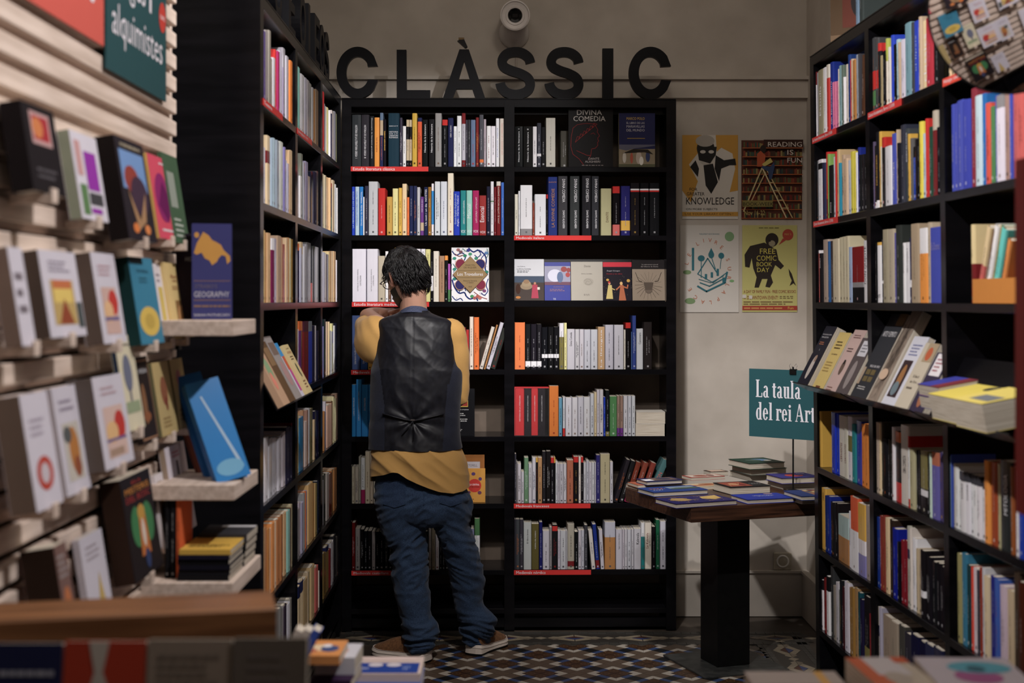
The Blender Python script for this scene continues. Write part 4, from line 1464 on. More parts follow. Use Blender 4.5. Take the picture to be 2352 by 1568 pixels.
fb(ZG, 1180, 1430, 155, 655, SH[4], .035, (22, 22, 26), [('r', .3, .62, .72, .86, (206, 180, 60)), ('r', .32, .635, .7, .845, (150, 50, 40)), ('e', .5, .75, .1, .08, (214, 170, 120)), ('t', 'Obres completes', .5, .56, .5, .03, 'w'), ('x', .25, .42, .65, .5, 2, (190, 190, 190)), ('x', .25, .3, .8, .38, 2, (190, 190, 190)), ('x', .3, .1, .5, .15, 2, (190, 190, 190))],
   'black book with a small colour picture, face out beside the person\'s arm', .03)
fb(ZG, 1235, 1535, 855, 1340, SH[5], .02, (150, 92, 34), [('r', .2, .55, .84, .86, (176, 170, 176)), ('t', 'MARTORELL', .5, .78, .5, .05, (90, 80, 90)), ('x', .25, .6, .75, .72, 2, (120, 110, 120))], 'brown-orange book standing behind another, sixth shelf left bay', .06)
fb(ZG, 1245, 1543, 1000, 1345, SH[5], .02, (206, 144, 44), [('e', .62, .5, .24, .2, (196, 44, 34)), ('t', 'LA CENTRAL', .62, .53, .34, .05, 'w'), ('t', 'ET RECOMANA', .62, .46, .36, .05, (40, 20, 20)), ('e', .58, .85, .07, .05, (90, 60, 110)), ('e', .35, .68, .06, .05, (90, 60, 110)), ('e', .82, .7, .06, .05, (90, 60, 110)), ('e', .42, .3, .06, .04, (110, 60, 90)), ('e', .8, .29, .07, .05, (110, 60, 90)), ('x', .3, .08, .6, .12, 1, (120, 80, 40))],
   'orange cover with a round red sticker, face out right of the person', .035)
# ---------------------------------------------------------------- sloping display shelves on the side bookcases
def slope_shelf(fr, x0, x1, z, label):
    e = empty('sloping_shelf', fr.M @ Matrix.Translation((x0, -.045, z)) @ Matrix.Rotation(math.radians(-28), 4, 'X'), label, 'shelf')
    m = MB(); m.box(0, x1-x0, 0.006, .011, -.004, .19); m.build('rest', M_CASE, e)
    m = MB(); m.box(0, x1-x0, -.05, .011, -.008, -.004); m.build('lip', M_CASE, e)
    return e
def slope_book(fr, z, u, W, H, T, col, shapes, label, group, du=0, spine=None, hard=False):
    M = fr.M @ Matrix.Translation((u, -.045, z)) @ Matrix.Rotation(math.radians(-28), 4, 'X') @ Matrix.Translation((0, .0052-T, -.0035))
    return face_book(M, W, H, T, col, shapes, label, group, spine, hard)
zl = SH[3]-.005
slope_shelf(FL, SL[0][0], SL[0][1], zl, 'black sloping shelf with leaning covers, near bay of left bookcase')
gS = 'covers leaning on the sloping shelf of the left bookcase'
LBK = [(.02, .13, .20, .02, (176, 140, 110), [('e', .5, .6, .3, .2, (120, 150, 110)), ('e', .4, .4, .2, .15, (206, 120, 100))], 'tan cover with green and pink shapes, nearest on left sloping shelf'),
       (.155, .12, .21, .02, (96, 70, 44), [('r', .1, .6, .9, .9, (130, 100, 66))], 'dark brown cover, second on left sloping shelf'),
       (.28, .13, .225, .022, (150, 142, 140), [('r', .1, .7, .9, .9, (120, 100, 90)), ('e', .5, .4, .3, .2, (170, 130, 130))], 'grey cover with faded picture, third on left sloping shelf'),
       (.415, .125, .20, .012, (206, 200, 220), [('r', 0, .75, 1, 1, (40, 150, 220)), ('r', .6, .5, 1, .75, (206, 90, 50)), ('r', .7, .1, 1, .5, (200, 60, 150))], 'white cover with blue, red and pink edge, fourth on left sloping shelf'),
       (.55, .13, .185, .022, (222, 200, 140), [('t', 'CLÀSSICS', .5, .92, .5, .03, 'u'), ('t', 'CATALANS', .5, .84, .7, .05, (190, 120, 90)), ('x', .25, .68, .75, .78, 2, (120, 90, 60)), ('e', .5, .5, .1, .12, (70, 84, 60)), ('e', .55, .38, .08, .05, (90, 100, 70)), ('x', .3, .1, .7, .28, 3, (150, 100, 70))], 'cream cover with a dark green plant, farthest on left sloping shelf')]
for (u, W, H, T, c, sh, lb) in LBK: slope_book(FL, zl, SL[0][0]+u-.012, W, H, T, c, sh, lb, gS)
gR = 'covers leaning on the sloping shelves of the right bookcase'
for k in range(3): slope_shelf(FR, SR[k][0], SR[k][1], zl, f'black sloping shelf in the {["far", "middle", "near"][k]} bay of right bookcase')
RBK = [(0, .004, .15, .24, .038, (46, 46, 56), [('r', 0, 0, .9, .52, (40, 40, 54)), ('e', .5, .3, .16, .2, (206, 196, 190)), ('e', .55, .45, .1, .06, (170, 140, 120)), ('t', 'ANTOLOGÍA DEL TEATRO', .5, .86, .8, .025, 'w'), ('t', 'RENACENTISTA', .45, .81, .6, .025, 'w'), ('x', .2, .68, .7, .74, 2, (206, 130, 90)), ('t', 'L', .5, .6, .04, .03, 'w')], 'dark cover with white seated figures, farthest on right sloping shelves'),
       (0, .178, .145, .225, .026, (222, 196, 110), [('x', .2, .7, .8, .86, 3, (90, 70, 40)), ('t', 'Los autores', .5, .62, .5, .035, (90, 60, 40)), ('x', .15, .3, .8, .5, 4, (180, 150, 80)), ('r', .3, .02, .7, .06, (120, 70, 40))], 'yellow cover with brown lettering, far bay sloping shelf'),
       (0, .342, .145, .24, .024, (206, 176, 170), [('x', .2, .86, .8, .93, 2, (120, 80, 80)), ('x', .2, .64, .7, .72, 2, (90, 60, 60)), ('e', .5, .4, .14, .12, (110, 90, 80)), ('r', .42, .45, .55, .52, (40, 36, 36)), ('x', .1, .02, .7, .1, 2, (150, 110, 100))], 'pale pink cover with a small black figure, far bay sloping shelf'),
       (0, .502, .14, .21, .03, (92, 82, 84), [('r', .25, .68, .9, .95, (206, 206, 216)), ('x', .35, .74, .8, .9, 3, (90, 90, 100)), ('e', .5, .35, .2, .25, (150, 140, 140))], 'dark grey cover with white panel, far bay sloping shelf'),
       (1, .0, .17, .30, .036, (52, 54, 60), [('r', .55, .86, 1, 1, (110, 84, 54)), ('t', 'ARTE Y ESPIRITU', .5, .76, .8, .06, 'w'), ('t', 'SIGLO DE ORO', .6, .38, .6, .025, 'w'), ('r', .25, .2, .5, .26, (110, 96, 60)), ('r', .55, .2, .8, .26, (110, 96, 60)), ('r', .25, .28, .5, .34, (110, 96, 60)), ('r', .55, .28, .8, .34, (110, 96, 60)), ('r', 0, .16, .16, .36, (170, 150, 130)), ('x', .2, .1, .8, .15, 2, (190, 190, 190))], 'tall charcoal cover with white title, middle bay sloping shelf'),
       (1, .175, .095, .315, .032, (150, 134, 120), [('l', [(rr.random(), rr.random()), (rr.random(), rr.random())], .0012, (44, 38, 36)) for _ in range(50)] + [('e', .5, .3, .4, .06, (206, 176, 150))], 'tall cover printed all over with an engraving, middle bay sloping shelf'),
       (1, .277, .135, .235, .02, (206, 208, 222), [('x', .2, .72, .85, .9, 4, (120, 126, 170)), ('r', .15, .14, .75, .66, (60, 44, 48)), ('e', .45, .4, .16, .2, (160, 110, 60)), ('e', .42, .26, .2, .1, (110, 130, 140))], 'white cover with a dark framed painting, middle bay sloping shelf'),
       (1, .419, .12, .215, .024, (196, 186, 166), [('r', .3, .72, 1, 1, (170, 150, 120)), ('e', .6, .84, .2, .1, (190, 90, 50)), ('t', 'Edad', .5, .5, .4, .04, (90, 80, 70)), ('t', 'de Oro', .5, .42, .5, .04, (90, 80, 70)), ('x', .2, .3, .6, .36, 1, (110, 100, 90))], 'beige cover with an orange figure at the top, middle bay sloping shelf'),
       (1, .546, .115, .19, .022, (58, 50, 74), [('r', .15, .62, .9, .98, (226, 222, 228)), ('x', .25, .68, .8, .92, 4, (150, 60, 80)), ('e', .5, .3, .2, .2, (160, 100, 70))], 'purple cover with white title box, nearest on middle bay sloping shelf')]
for (bay, u, W, H, T, c, sh, lb) in RBK: slope_book(FR, zl, SR[bay][0]+u, W, H, T, c, sh, lb, gR)
# near bay: books lying one on another on the slope
Mn = FR.M @ Matrix.Translation((SR[2][0]+.006, -.075, zl+.03)) @ Matrix.Rotation(math.radians(10), 4, 'X')
flat_book(Mn, .17, .2, .034, (60, 56, 140), [('r', 0, 0, 1, 1, (60, 56, 140))], 'blue book lying flat with pages outward, lower left in right near bay', hard=False, spine_side='n')
flat_book(Mn @ Matrix.Translation((0, .002, .0345)), .17, .2, .03, (120, 50, 80), [('r', 0, 0, .6, 1, (60, 66, 170)), ('r', .6, 0, 1, 1, (130, 50, 60))], 'blue and red book lying on the blue one, right near bay', hard=False, spine_side='n')
flat_book(Mn @ Matrix.Translation((.175, -.03, -.01)), .2, .22, .066, (226, 206, 70), [('e', .8, .5, .14, .1, (60, 60, 60)), ('r', 0, .9, .4, 1, (120, 50, 60))], 'thick book with yellow cover lying flat, right near bay', hard=False, spine_side='n')
flat_book(Mn @ Matrix.Translation((.38, -.04, -.01)), .2, .22, .07, (226, 206, 90), [('r', .3, .1, .9, .3, (120, 124, 130))], 'thickest book with yellow and grey cover, at right frame edge', hard=False, spine_side='n')
# ---------------------------------------------------------------- amber tray of leaning books, near bay, third shelf
u = lambda x: FR.loc(1840+x*.2177, 600, .0)[0]
face = make_book(FR.M @ Matrix.Translation((u(1766), .01, SH[2]+.001)), .022, .205, .15, (226, 206, 150), [(0, .5, 'm')], None, 901)
tag(face, 'cream and maroon book upright beside the amber tray', 'book')
tr = empty('amber_tray', FR.M @ Matrix.Translation((u(1806), .0, SH[2]+.001)), 'amber card tray holding leaning books, right near bay third shelf', 'tray')
m = MB(); Wt = .3
m.box(0, Wt, 0, .004, 0, .062, (206, 130, 40)); m.box(0, Wt, .15, .154, 0, .062, (206, 130, 40)); m.box(0, .004, .004, .15, 0, .062, (206, 130, 40)); m.box(Wt-.004, Wt, .004, .15, 0, .062, (206, 130, 40)); m.box(.004, Wt-.004, .004, .15, 0, .003, (206, 130, 40)); m.build('tray_body', M_BOOK, tr)
for k, (x, wd, h, c, bd, lb) in enumerate(((.03, .026, .2, (226, 200, 150), [(0, .48, 's')], 'cream and pink book leaning in the amber tray'), (.062, .016, .19, (120, 90, 60), [], 'thin brown book leaning in the amber tray'), (.082, .026, .2, (236, 236, 240), [], 'bright white book leaning in the amber tray'), (.112, .018, .2, (150, 140, 60), [], 'olive book leaning in the amber tray'), (.135, .036, .19, (90, 206, 200), [], 'turquoise book leaning in the amber tray'), (.175, .02, .16, (226, 140, 60), [], 'orange book leaning low in the amber tray'))):
    b = make_book(FR.M @ Matrix.Translation((u(1806)+x, .006, SH[2]+.006)) @ Matrix.Rotation(math.radians(24), 4, 'Y') @ Matrix.Translation((-wd/2, 0, 0)), wd, h, .13, c, bd, None, 910+k)
    tag(b, lb, 'book', 'books leaning in the amber tray')
# red frame edge at far right
m = MB(); m.box(-.004, .004, 0, .05, 1.12, 1.75, (150, 20, 20)); o = m.build('red_panel', M_WOODV, None, mw=Matrix.Translation((.906, 2.5, 0))); m = MB(); m.tube([(.012, .025, .742), (.012, .025, 1.7)], .006, 'k', 8); m.box(-.04, .1, -.05, .1, .741, .747, 'k'); m.build('stand_pole', M_STEEL, o); tag(o, 'narrow red upright panel at the right edge of the picture', 'panel')
# ---------------------------------------------------------------- slatted display wall on the left
XS = -.845; PZ = .0555
sw = empty('slat_wall', Matrix.Translation((XS, 2.0, .8)), 'tall display of horizontal pine slats carrying face-out books, at left', 'display stand')
sl = MB(); sl.box(-.02, 0, 0, 1.58, 0, .037, bev=.002); sl_me = sl.mesh('slat', M_PINE)
sb = MB(); sb.box(-.045, -.0205, .02, 1.62, 0, .037, bev=.002); sb_me = sb.mesh('back_slat', M_PINE)
for k in range(34):
    z = k*PZ
    if z+.8 > 2.66: break
    put('slat', sl_me, sw, Matrix.Translation((0, 0, z)))
    put('back_slat', sb_me, sw, Matrix.Translation((0, 0, z-.012)))
for y in (.06, .8, 1.5):
    m = MB(); m.box(-.075, -.0455, y, y+.05, -.8, 1.9); m.build('post', M_CASE, sw)
m = MB(); m.box(-.09, -.076, -.1, 1.66, -.8, 1.9); m.build('dark_backing', M_CASE, sw)
FD = Frame((XS, 2.0, 0), math.radians(90))
def dbook(xn, yt, yb, xf, T, col, shapes, label, spine=None, tilt=9, off=.012, turn=0, gloss=False, W=None, hard=False, n=1):
    """near-bottom pixel (xn,yb), far-bottom pixel xf: leans on the slats; n copies one behind another"""
    tr = math.radians(tilt); X = XS+T*n+.01
    H0 = (yb-yt)*(X*F/(xn-CX))/F; X = XS+.003+(off-.012)+T*n*math.cos(tr)+H0*math.sin(tr)
    d = X*F/(xn-CX); z = EYE-(yb-HY)*d/F; d2 = X*F/(xf-CX); H = (yb-yt)*d/F/math.cos(math.radians(tilt))
    Wd = W or (d2-d)
    M = Matrix.Translation((X, d, z)) @ Matrix.Rotation(math.radians(90-turn), 4, 'Z') @ Matrix.Rotation(math.radians(-tilt), 4, 'X')
    o = face_book(M, Wd, H, T*n-.0005, col, shapes, label, 'books faced out on the slatted display', spine, hard, gloss)
    # wooden peg under each book, fixed to the slats
    e = empty('wooden_peg', Matrix.Translation((XS+.0005, d+Wd*.35, z-.018)), 'pale wooden peg holding up the ' + label.split(',')[0], 'peg', 'wooden pegs of the slatted display')
    m = MB(); m.box(0, X-XS+.006, 0, .03, 0, .016, (222, 200, 182), bev=.001); m.build('dowel', M_PINE, e)
    m = MB(); m.box(X-XS+.0065, X-XS+.0105, 0, .03, 0, .026, (222, 200, 182), bev=.001); m.build('end_stop', M_PINE, e)
    return o
G_ = (206, 202, 216)
dbook(78, 228, 436, 152, .018, (34, 30, 34), [('r', .2, .55, .8, .92, (190, 150, 150)), ('r', .26, .6, .74, .88, (170, 40, 50)), ('e', .4, .74, .16, .12, (206, 120, 60)), ('x', .2, .15, .8, .3, 2, (90, 86, 92))], 'black book with a small red picture, top row, nearest on slatted display', n=2)
dbook(190, 296, 500, 250, .012, (210, 206, 220), [('r', .1, .05, .35, .4, (90, 130, 80)), ('r', .4, .35, .85, .8, (150, 40, 170)), ('r', .1, .5, .3, .9, (200, 150, 150)), ('r', .4, .18, .9, .32, (70, 70, 74)), ('r', .4, .08, .8, .14, (150, 40, 170))], 'white book with purple and green panels, top row of slatted display', (150, 160, 140), n=2)
dbook(298, 308, 548, 362, .02, (44, 38, 46), [('r', .08, .5, .92, .88, (110, 150, 206)), ('e', .4, .6, .25, .14, (150, 60, 50)), ('e', .6, .45, .3, .2, (70, 50, 70)), ('p', [(.2, .5), (.5, .2), (.8, .5), (.7, .2), (.4, .1)], (170, 130, 90)), ('e', .3, .12, .1, .05, (220, 120, 40)), ('e', .7, .12, .1, .05, (220, 130, 60)), ('x', .15, .9, .85, .97, 1, (150, 140, 120))], 'thick dark book with a blue sky painting, top row of slatted display', (30, 24, 24), n=2)
dbook(368, 350, 546, 413, .012, (222, 70, 100), [('e', .45, .5, .35, .3, (150, 30, 110)), ('p', [(.2, .4), (.6, .2), (.8, .5), (.5, .7)], (110, 20, 90)), ('x', .2, .08, .8, .14, 1, 'w'), ('x', .5, .9, .9, .95, 1, 'w')], 'pink book with a purple portrait, top row of slatted display', (210, 170, 80))
dbook(402, 348, 556, 436, .01, (70, 100, 74), [('r', .15, .4, .6, .8, (150, 160, 150)), ('x', .2, .06, .8, .3, 4, (190, 200, 190))], 'green book behind the pink one, top row of slatted display')
dbook(52, 566, 795, 84, .03, G_, [('x', .2, .3, .8, .8, 3, (130, 120, 130))], 'whole-white book, second row, nearest on slatted display', (150, 130, 120), n=1)
dbook(118, 572, 776, 200, .02, G_, [('r', .18, .14, .8, .66, (190, 160, 90)), ('r', .24, .4, .74, .64, (226, 196, 90)), ('r', .24, .56, .74, .66, (200, 110, 60)), ('p', [(.3, .15), (.7, .15), (.5, .45)], (150, 70, 40)), ('r', .82, .1, .97, .4, (70, 80, 80)), ('x', .2, .75, .8, .9, 3, (150, 140, 160))], 'white book with a yellow painting, second row of slatted display', (110, 94, 86), n=2)
dbook(240, 578, 790, 292, .018, G_, [('r', .2, .1, .82, .62, (206, 170, 160)), ('e', .65, .45, .2, .14, (200, 50, 40)), ('e', .4, .35, .2, .12, (226, 180, 130)), ('r', .2, .25, .8, .29, (110, 100, 150)), ('x', .2, .74, .8, .88, 3, (190, 150, 160))], 'white book with a red and peach picture, second row of slatted display', (110, 94, 86), n=2)
dbook(326, 588, 792, 378, .016, (50, 134, 168), [('e', .5, .26, .42, .17, (224, 190, 70)), ('e', .5, .26, .2, .09, (200, 168, 60)), ('t', 'DIVINA', .5, .84, .5, .04, (40, 80, 100)), ('x', .3, .7, .7, .78, 2, (40, 90, 110)), ('r', 0, .92, .55, 1, (20, 40, 46))], 'teal book with a round yellow sun, second row of slatted display', (22, 60, 62), n=2)
dbook(378, 605, 784, 395, .01, (226, 220, 226), [('r', .25, .25, .8, .7, (214, 190, 90)), ('x', .2, .75, .8, .9, 2, (180, 170, 180))], 'narrow white and yellow book, second row of slatted display')
dbook(402, 602, 778, 447, .018, (224, 196, 126), [('r', .3, .14, .75, .5, (150, 110, 60)), ('e', .5, .3, .16, .14, (206, 150, 90)), ('t', 'Bernat', .5, .82, .5, .05, (160, 70, 40)), ('t', 'METGE', .5, .76, .4, .03, (160, 70, 40)), ('x', .25, .64, .8, .7, 2, (160, 100, 60)), ('x', .3, .05, .8, .09, 1, (150, 110, 60))], 'cream book with brown lettering, second row of slatted display')
dbook(86, 908, 1178, 146, .022, G_, [('e', .5, .3, .3, .15, (190, 60, 40)), ('e', .5, .3, .16, .09, (200, 190, 200)), ('x', .2, .62, .8, .8, 3, (170, 160, 178))], 'white book with a red ring, third row of slatted display', (130, 114, 104), n=2)
dbook(156, 892, 1142, 210, .015, G_, [('r', .18, .12, .84, .66, (196, 190, 180)), ('e', .55, .4, .2, .22, (186, 120, 50)), ('e', .35, .55, .16, .08, (90, 94, 96)), ('e', .6, .24, .14, .1, (150, 80, 50)), ('x', .2, .76, .8, .9, 2, (160, 150, 170))], 'white book with a brown painting, third row of slatted display', n=1)
dbook(244, 868, 1082, 309, .024, G_, [('r', .18, .1, .84, .66, (212, 180, 170)), ('e', .68, .44, .18, .16, (196, 44, 34)), ('e', .4, .38, .2, .12, (226, 180, 120)), ('r', .18, .28, .84, .31, (100, 90, 150)), ('r', .22, .12, .7, .2, (170, 140, 120)), ('x', .2, .78, .8, .9, 2, (190, 160, 170))], 'white book with a red-cloaked figure, third row of slatted display', (110, 98, 92), n=2)
dbook(296, 772, 992, 334, .012, (216, 208, 178), [('e', .45, .6, .24, .2, (110, 116, 140)), ('r', .4, .25, .5, .45, (100, 100, 120)), ('r', .1, .18, .9, .3, (150, 166, 130)), ('x', .2, .88, .8, .93, 1, (150, 140, 130))], 'tall cream book with a blue-grey tree, third row of slatted display', (40, 60, 90), off=.03)
dbook(330, 822, 1022, 366, .014, (46, 36, 34), [('l', [(.05, .05), (.95, .05), (.95, .95), (.05, .95), (.05, .05)], .004, (170, 124, 90)), ('t', 'COMEDIA', .5, .83, .7, .05, 'w'), ('e', .45, .45, .14, .24, (140, 96, 60)), ('e', .5, .3, .22, .06, (150, 90, 50))], 'dark brown book with tan frame, third row of slatted display')
dbook(374, 834, 1004, 410, .018, (196, 172, 110), [('e', .5, .6, .2, .2, (150, 90, 60)), ('e', .55, .42, .06, .1, (120, 30, 30)), ('x', .2, .1, .8, .26, 3, (150, 120, 70))], 'yellow-tan book with a red flourish, third row of slatted display', (120, 116, 80))
dbook(414, 826, 986, 441, .018, (196, 172, 110), [('e', .5, .72, .2, .12, (190, 120, 120)), ('e', .5, .55, .12, .1, (110, 90, 120)), ('x', .2, .1, .8, .3, 3, (150, 120, 70))], 'yellow-tan book with a pink flower, third row, farthest on slatted display', (120, 116, 80))
dbook(312, 1104, 1342, 376, .022, (36, 30, 34), [('t', 'ELS', .5, .93, .3, .03, (190, 50, 40)), ('t', 'MISTERIS', .5, .86, .8, .06, (220, 140, 40)), ('t', 'DEL BOSC', .5, .78, .8, .06, (180, 50, 50)), ('e', .32, .5, .18, .2, (60, 130, 80)), ('e', .7, .5, .18, .2, (60, 130, 80)), ('p', [(.34, .2), (.66, .2), (.62, .6), (.4, .6)], (196, 110, 40)), ('e', .5, .62, .12, .08, (200, 150, 50)), ('e', .5, .42, .06, .14, (220, 206, 190)), ('e', .52, .16, .08, .1, (50, 66, 110))], 'black book with an orange and green figure, bottom row of slatted display', (60, 40, 30), n=2)
dbook(380, 1092, 1258, 398, .012, (226, 220, 226), [('e', .5, .5, .3, .2, (214, 160, 50)), ('e', .5, .45, .12, .14, (110, 100, 110)), ('x', .2, .8, .8, .92, 2, (190, 170, 150))], 'white book with a golden oval, bottom row of slatted display')
dbook(410, 1030, 1236, 452, .016, (222, 214, 224), [('p', [(.45, .82), (.55, .82), (.56, .55), (.72, .45), (.66, .24), (.5, .16), (.36, .24), (.3, .42), (.45, .55)], (70, 62, 74)), ('x', .3, .86, .8, .94, 2, (200, 90, 120)), ('x', .4, .05, .7, .09, 1, (130, 120, 130))], 'white book with a dark violin shape, bottom row of slatted display', (170, 150, 130))
dbook(154, 1256, 1452, 180, .03, (120, 90, 84), [('e', .5, .3, .3, .2, (190, 110, 60)), ('x', .1, .6, .9, .9, 4, (160, 150, 150))], 'brown book just above the counter, slatted display', (60, 44, 36), n=2)
dbook(212, 1240, 1440, 262, .014, G_, [('p', [(.4, 0), (.8, 0), (.6, .55)], (200, 170, 90)), ('x', .2, .7, .8, .9, 3, (170, 160, 170))], 'white book with a gold triangle, just above the counter, slatted display')
# three wooden ledges at the far end, with what stands on them
def ledge(z, y0, y1, x1, label, t=.036):
    e = empty('wooden_ledge', Matrix.Translation((XS+.0005, y0, z)), label, 'ledge')
    m = MB(); m.box(0, x1-XS-.0005, 0, y1-y0, -t, 0, bev=.0015); m.build('board', M_PINE, e)
    m = MB(); m.box(.0, .02, .01, .04, -t-.04, -t-.0005); m.box(.0, .02, y1-y0-.04, y1-y0-.01, -t-.04, -t-.0005); m.build('bracket', M_STEEL, e)
ledge(1.452, 3.28, 3.56, -.642, 'upper pine ledge holding the navy map book, left display')
ledge(1.073, 3.28, 3.58, -.640, 'middle pine ledge under the tall sky-blue book, left display')
ledge(.855, 3.24, 3.6, -.636, 'lowest pine ledge carrying a pile of black paperbacks, left display')
def at(M, px, py, d): return None
mp = [(.05, .55), (.12, .72), (.28, .92), (.42, .86), (.5, .78), (.62, .74), (.72, .7), (.8, .6), (.95, .5), (.96, .42), (.88, .36), (.84, .5), (.74, .52), (.66, .46), (.62, .4), (.5, .34), (.44, .42), (.32, .46), (.24, .56), (.12, .52)]
mp = [(x, .36+y*.6) for x, y in mp]
M = Matrix.Translation(((441-CX)*3.42/F, 3.42, 1.4527)) @ Matrix.Rotation(math.radians(14), 4, 'Z') @ Matrix.Rotation(math.radians(-4), 4, 'X')
face_book(M, .095, .232, .03, (60, 62, 120), [('p', mp, (204, 148, 56)), ('e', .12, .88, .06, .03, (204, 148, 56)), ('l', [(.05, .4), (.95, .4)], .001, (170, 130, 90)), ('t', 'STRABO\'S', .35, .345, .55, .04, (110, 100, 120)), ('t', 'GEOGRAPHY', .49, .26, .88, .06, (190, 190, 206)), ('l', [(.05, .2), (.95, .2)], .0014, (160, 120, 80)), ('x', .05, .12, .95, .16, 1, (140, 110, 90)), ('t', 'SARAH POTHECARY', .5, .045, .9, .026, (200, 200, 216))], 'navy book with an orange map, standing on the upper ledge', None, (40, 40, 70))
M = Matrix.Translation(((402-CX)*3.46/F, 3.47, 1.4527)) @ Matrix.Rotation(math.radians(14), 4, 'Z') @ Matrix.Rotation(math.radians(-3), 4, 'X')
face_book(M, .075, .21, .025, (40, 32, 44), [('t', 'HISTORY', .6, .7, .6, .05, (150, 150, 150))], 'dark book behind the navy map book, upper ledge', None)
# tall blue books leaning on the middle ledge
def lean(px, py, d, W, H, T, yaw, tl, roll, col, sh, lb, **k):
    M = Matrix.Translation(P3(px, py, d)) @ Matrix.Rotation(math.radians(yaw), 4, 'Z') @ Matrix.Rotation(math.radians(-tl), 4, 'X') @ Matrix.Rotation(math.radians(roll), 4, 'Y')
    return face_book(M, W, H, T, col, sh, lb, None, **k)
lean(500, 1111, 3.33, .085, .25, .03, 28, 20, -13, (20, 130, 206), [('p', [(.3, .85), (.36, .85), (.9, .1), (.8, .1)], (170, 200, 226)), ('e', .5, .12, .4, .08, (110, 180, 220))], 'tall sky-blue film-wrapped book leaning on the middle ledge', gloss=True, spine=(30, 110, 190))
lean(478, 1107, 3.42, .07, .27, .022, 28, 20, -13, (30, 110, 180), [], 'darker blue book behind the sky-blue one, middle ledge')
lean(462, 1106, 3.5, .06, .26, .02, 28, 20, -13, (150, 80, 60), [], 'reddish-brown book behind the blue ones, middle ledge')
# pile of black paperbacks on the lowest ledge
pile = [(.012, (24, 24, 28), 'w'), (.012, (30, 30, 36), 'w'), (.010, (26, 26, 40), 'w'), (.013, (22, 22, 26), 'w'), (.010, (32, 30, 50), 'w'), (.012, (226, 180, 50), 'k')]
z = .8555
for k, (t, c, tc) in enumerate(pile):
    lb = ['lowest', 'second lowest', 'third lowest', 'third highest', 'second highest', 'topmost yellow'][k]+' paperback in the pile on the lowest ledge'
    M = Matrix.Translation((-.768+.002*(k % 3), 3.262+.003*(k % 2), z))
    b = flat_book(M, .118, .17, t, c, [('x', .1, .2, .9, .4, 2, tc)], lb, 'pile of paperbacks on the lowest ledge', hard=False, spine_side='f')
    z += t+.0004
for k in range(3):
    b = make_book(Matrix.Translation((-.778+.013*k-.02, 3.29, .8555)) @ Matrix.Rotation(0, 4, 'Z'), .011, .19, .12, [(24, 24, 28), (26, 26, 30), (226, 96, 30)][k], [], None, 950+k)
    tag(b, ['thin black paperback upright left of the pile, lowest ledge', 'second thin black paperback upright beside pile, lowest ledge', 'thin orange-backed paperback upright beside pile, lowest ledge'][k], 'book')
for k in range(4):
    M = Matrix.Translation((-.768+.003*k, 3.44-.004*k, .8555+k*.02))
    flat_book(M, .12, .145, .0192, [(28, 28, 34), (20, 40, 36), (26, 26, 30), (60, 60, 66)][k], [('r', .3, .75, 1, .95, (200, 200, 206))] if k == 3 else [], ['lowest', 'second', 'third', 'topmost'][k]+' dark book in the rear pile on the lowest ledge', 'rear pile on the lowest ledge', hard=False, spine_side='f')
# ---------------------------------------------------------------- two hanging sign boards
def sign(y0, y1, z0, col, label, texts, dot=False):
    e = empty('hanging_sign', Matrix.Translation((XS+.006, y0, z0)) @ Matrix.Rotation(math.radians(90), 4, 'Z'), label, 'sign')
    W = y1-y0; H = 2.62-z0
    m = MB(); m.box(0, W, -.004, 0, 0, H, col); m.build('board', M_SIGN, e)
    for t, cx, cy, ln, ht in texts:
        l = MB(); art(l, [('t', t, cx, cy/H, ln, ht/H, (226, 222, 232))], W, H, lambda a, b, q: (a, -.0042-q, b)); l.build('lettering', M_SIGN, e)
    if dot:
        l = MB(); art(l, [('e', .92, .195/H, .065, .036/H, (206, 50, 34)), ('t', 'LLIBRES', .92, .195/H, .09, .01/H, 'w')], W, H, lambda a, b, q: (a, -.0044-q, b)); l.build('round_sticker', M_SIGN, e)
xy = lambda px: -(XS+.006)*F/(CX-px) if False else (XS+.006)*F/(px-CX)
sign(xy(20), xy(234), 2.018, (216, 84, 70), 'coral-red sign board with white lettering, upper left', [('fantasmes', .48, .11, .8, .075), ('Contes de', .45, .22, .75, .075)])
sign(xy(240), xy(378), 1.977, (30, 78, 84), 'teal sign board with white lettering reading alquimistes', [('alquimistes', .5, .105, .84, .09), ('Mages', .36, .21, .5, .09), ('i', .70, .222, .045, .075)], True)
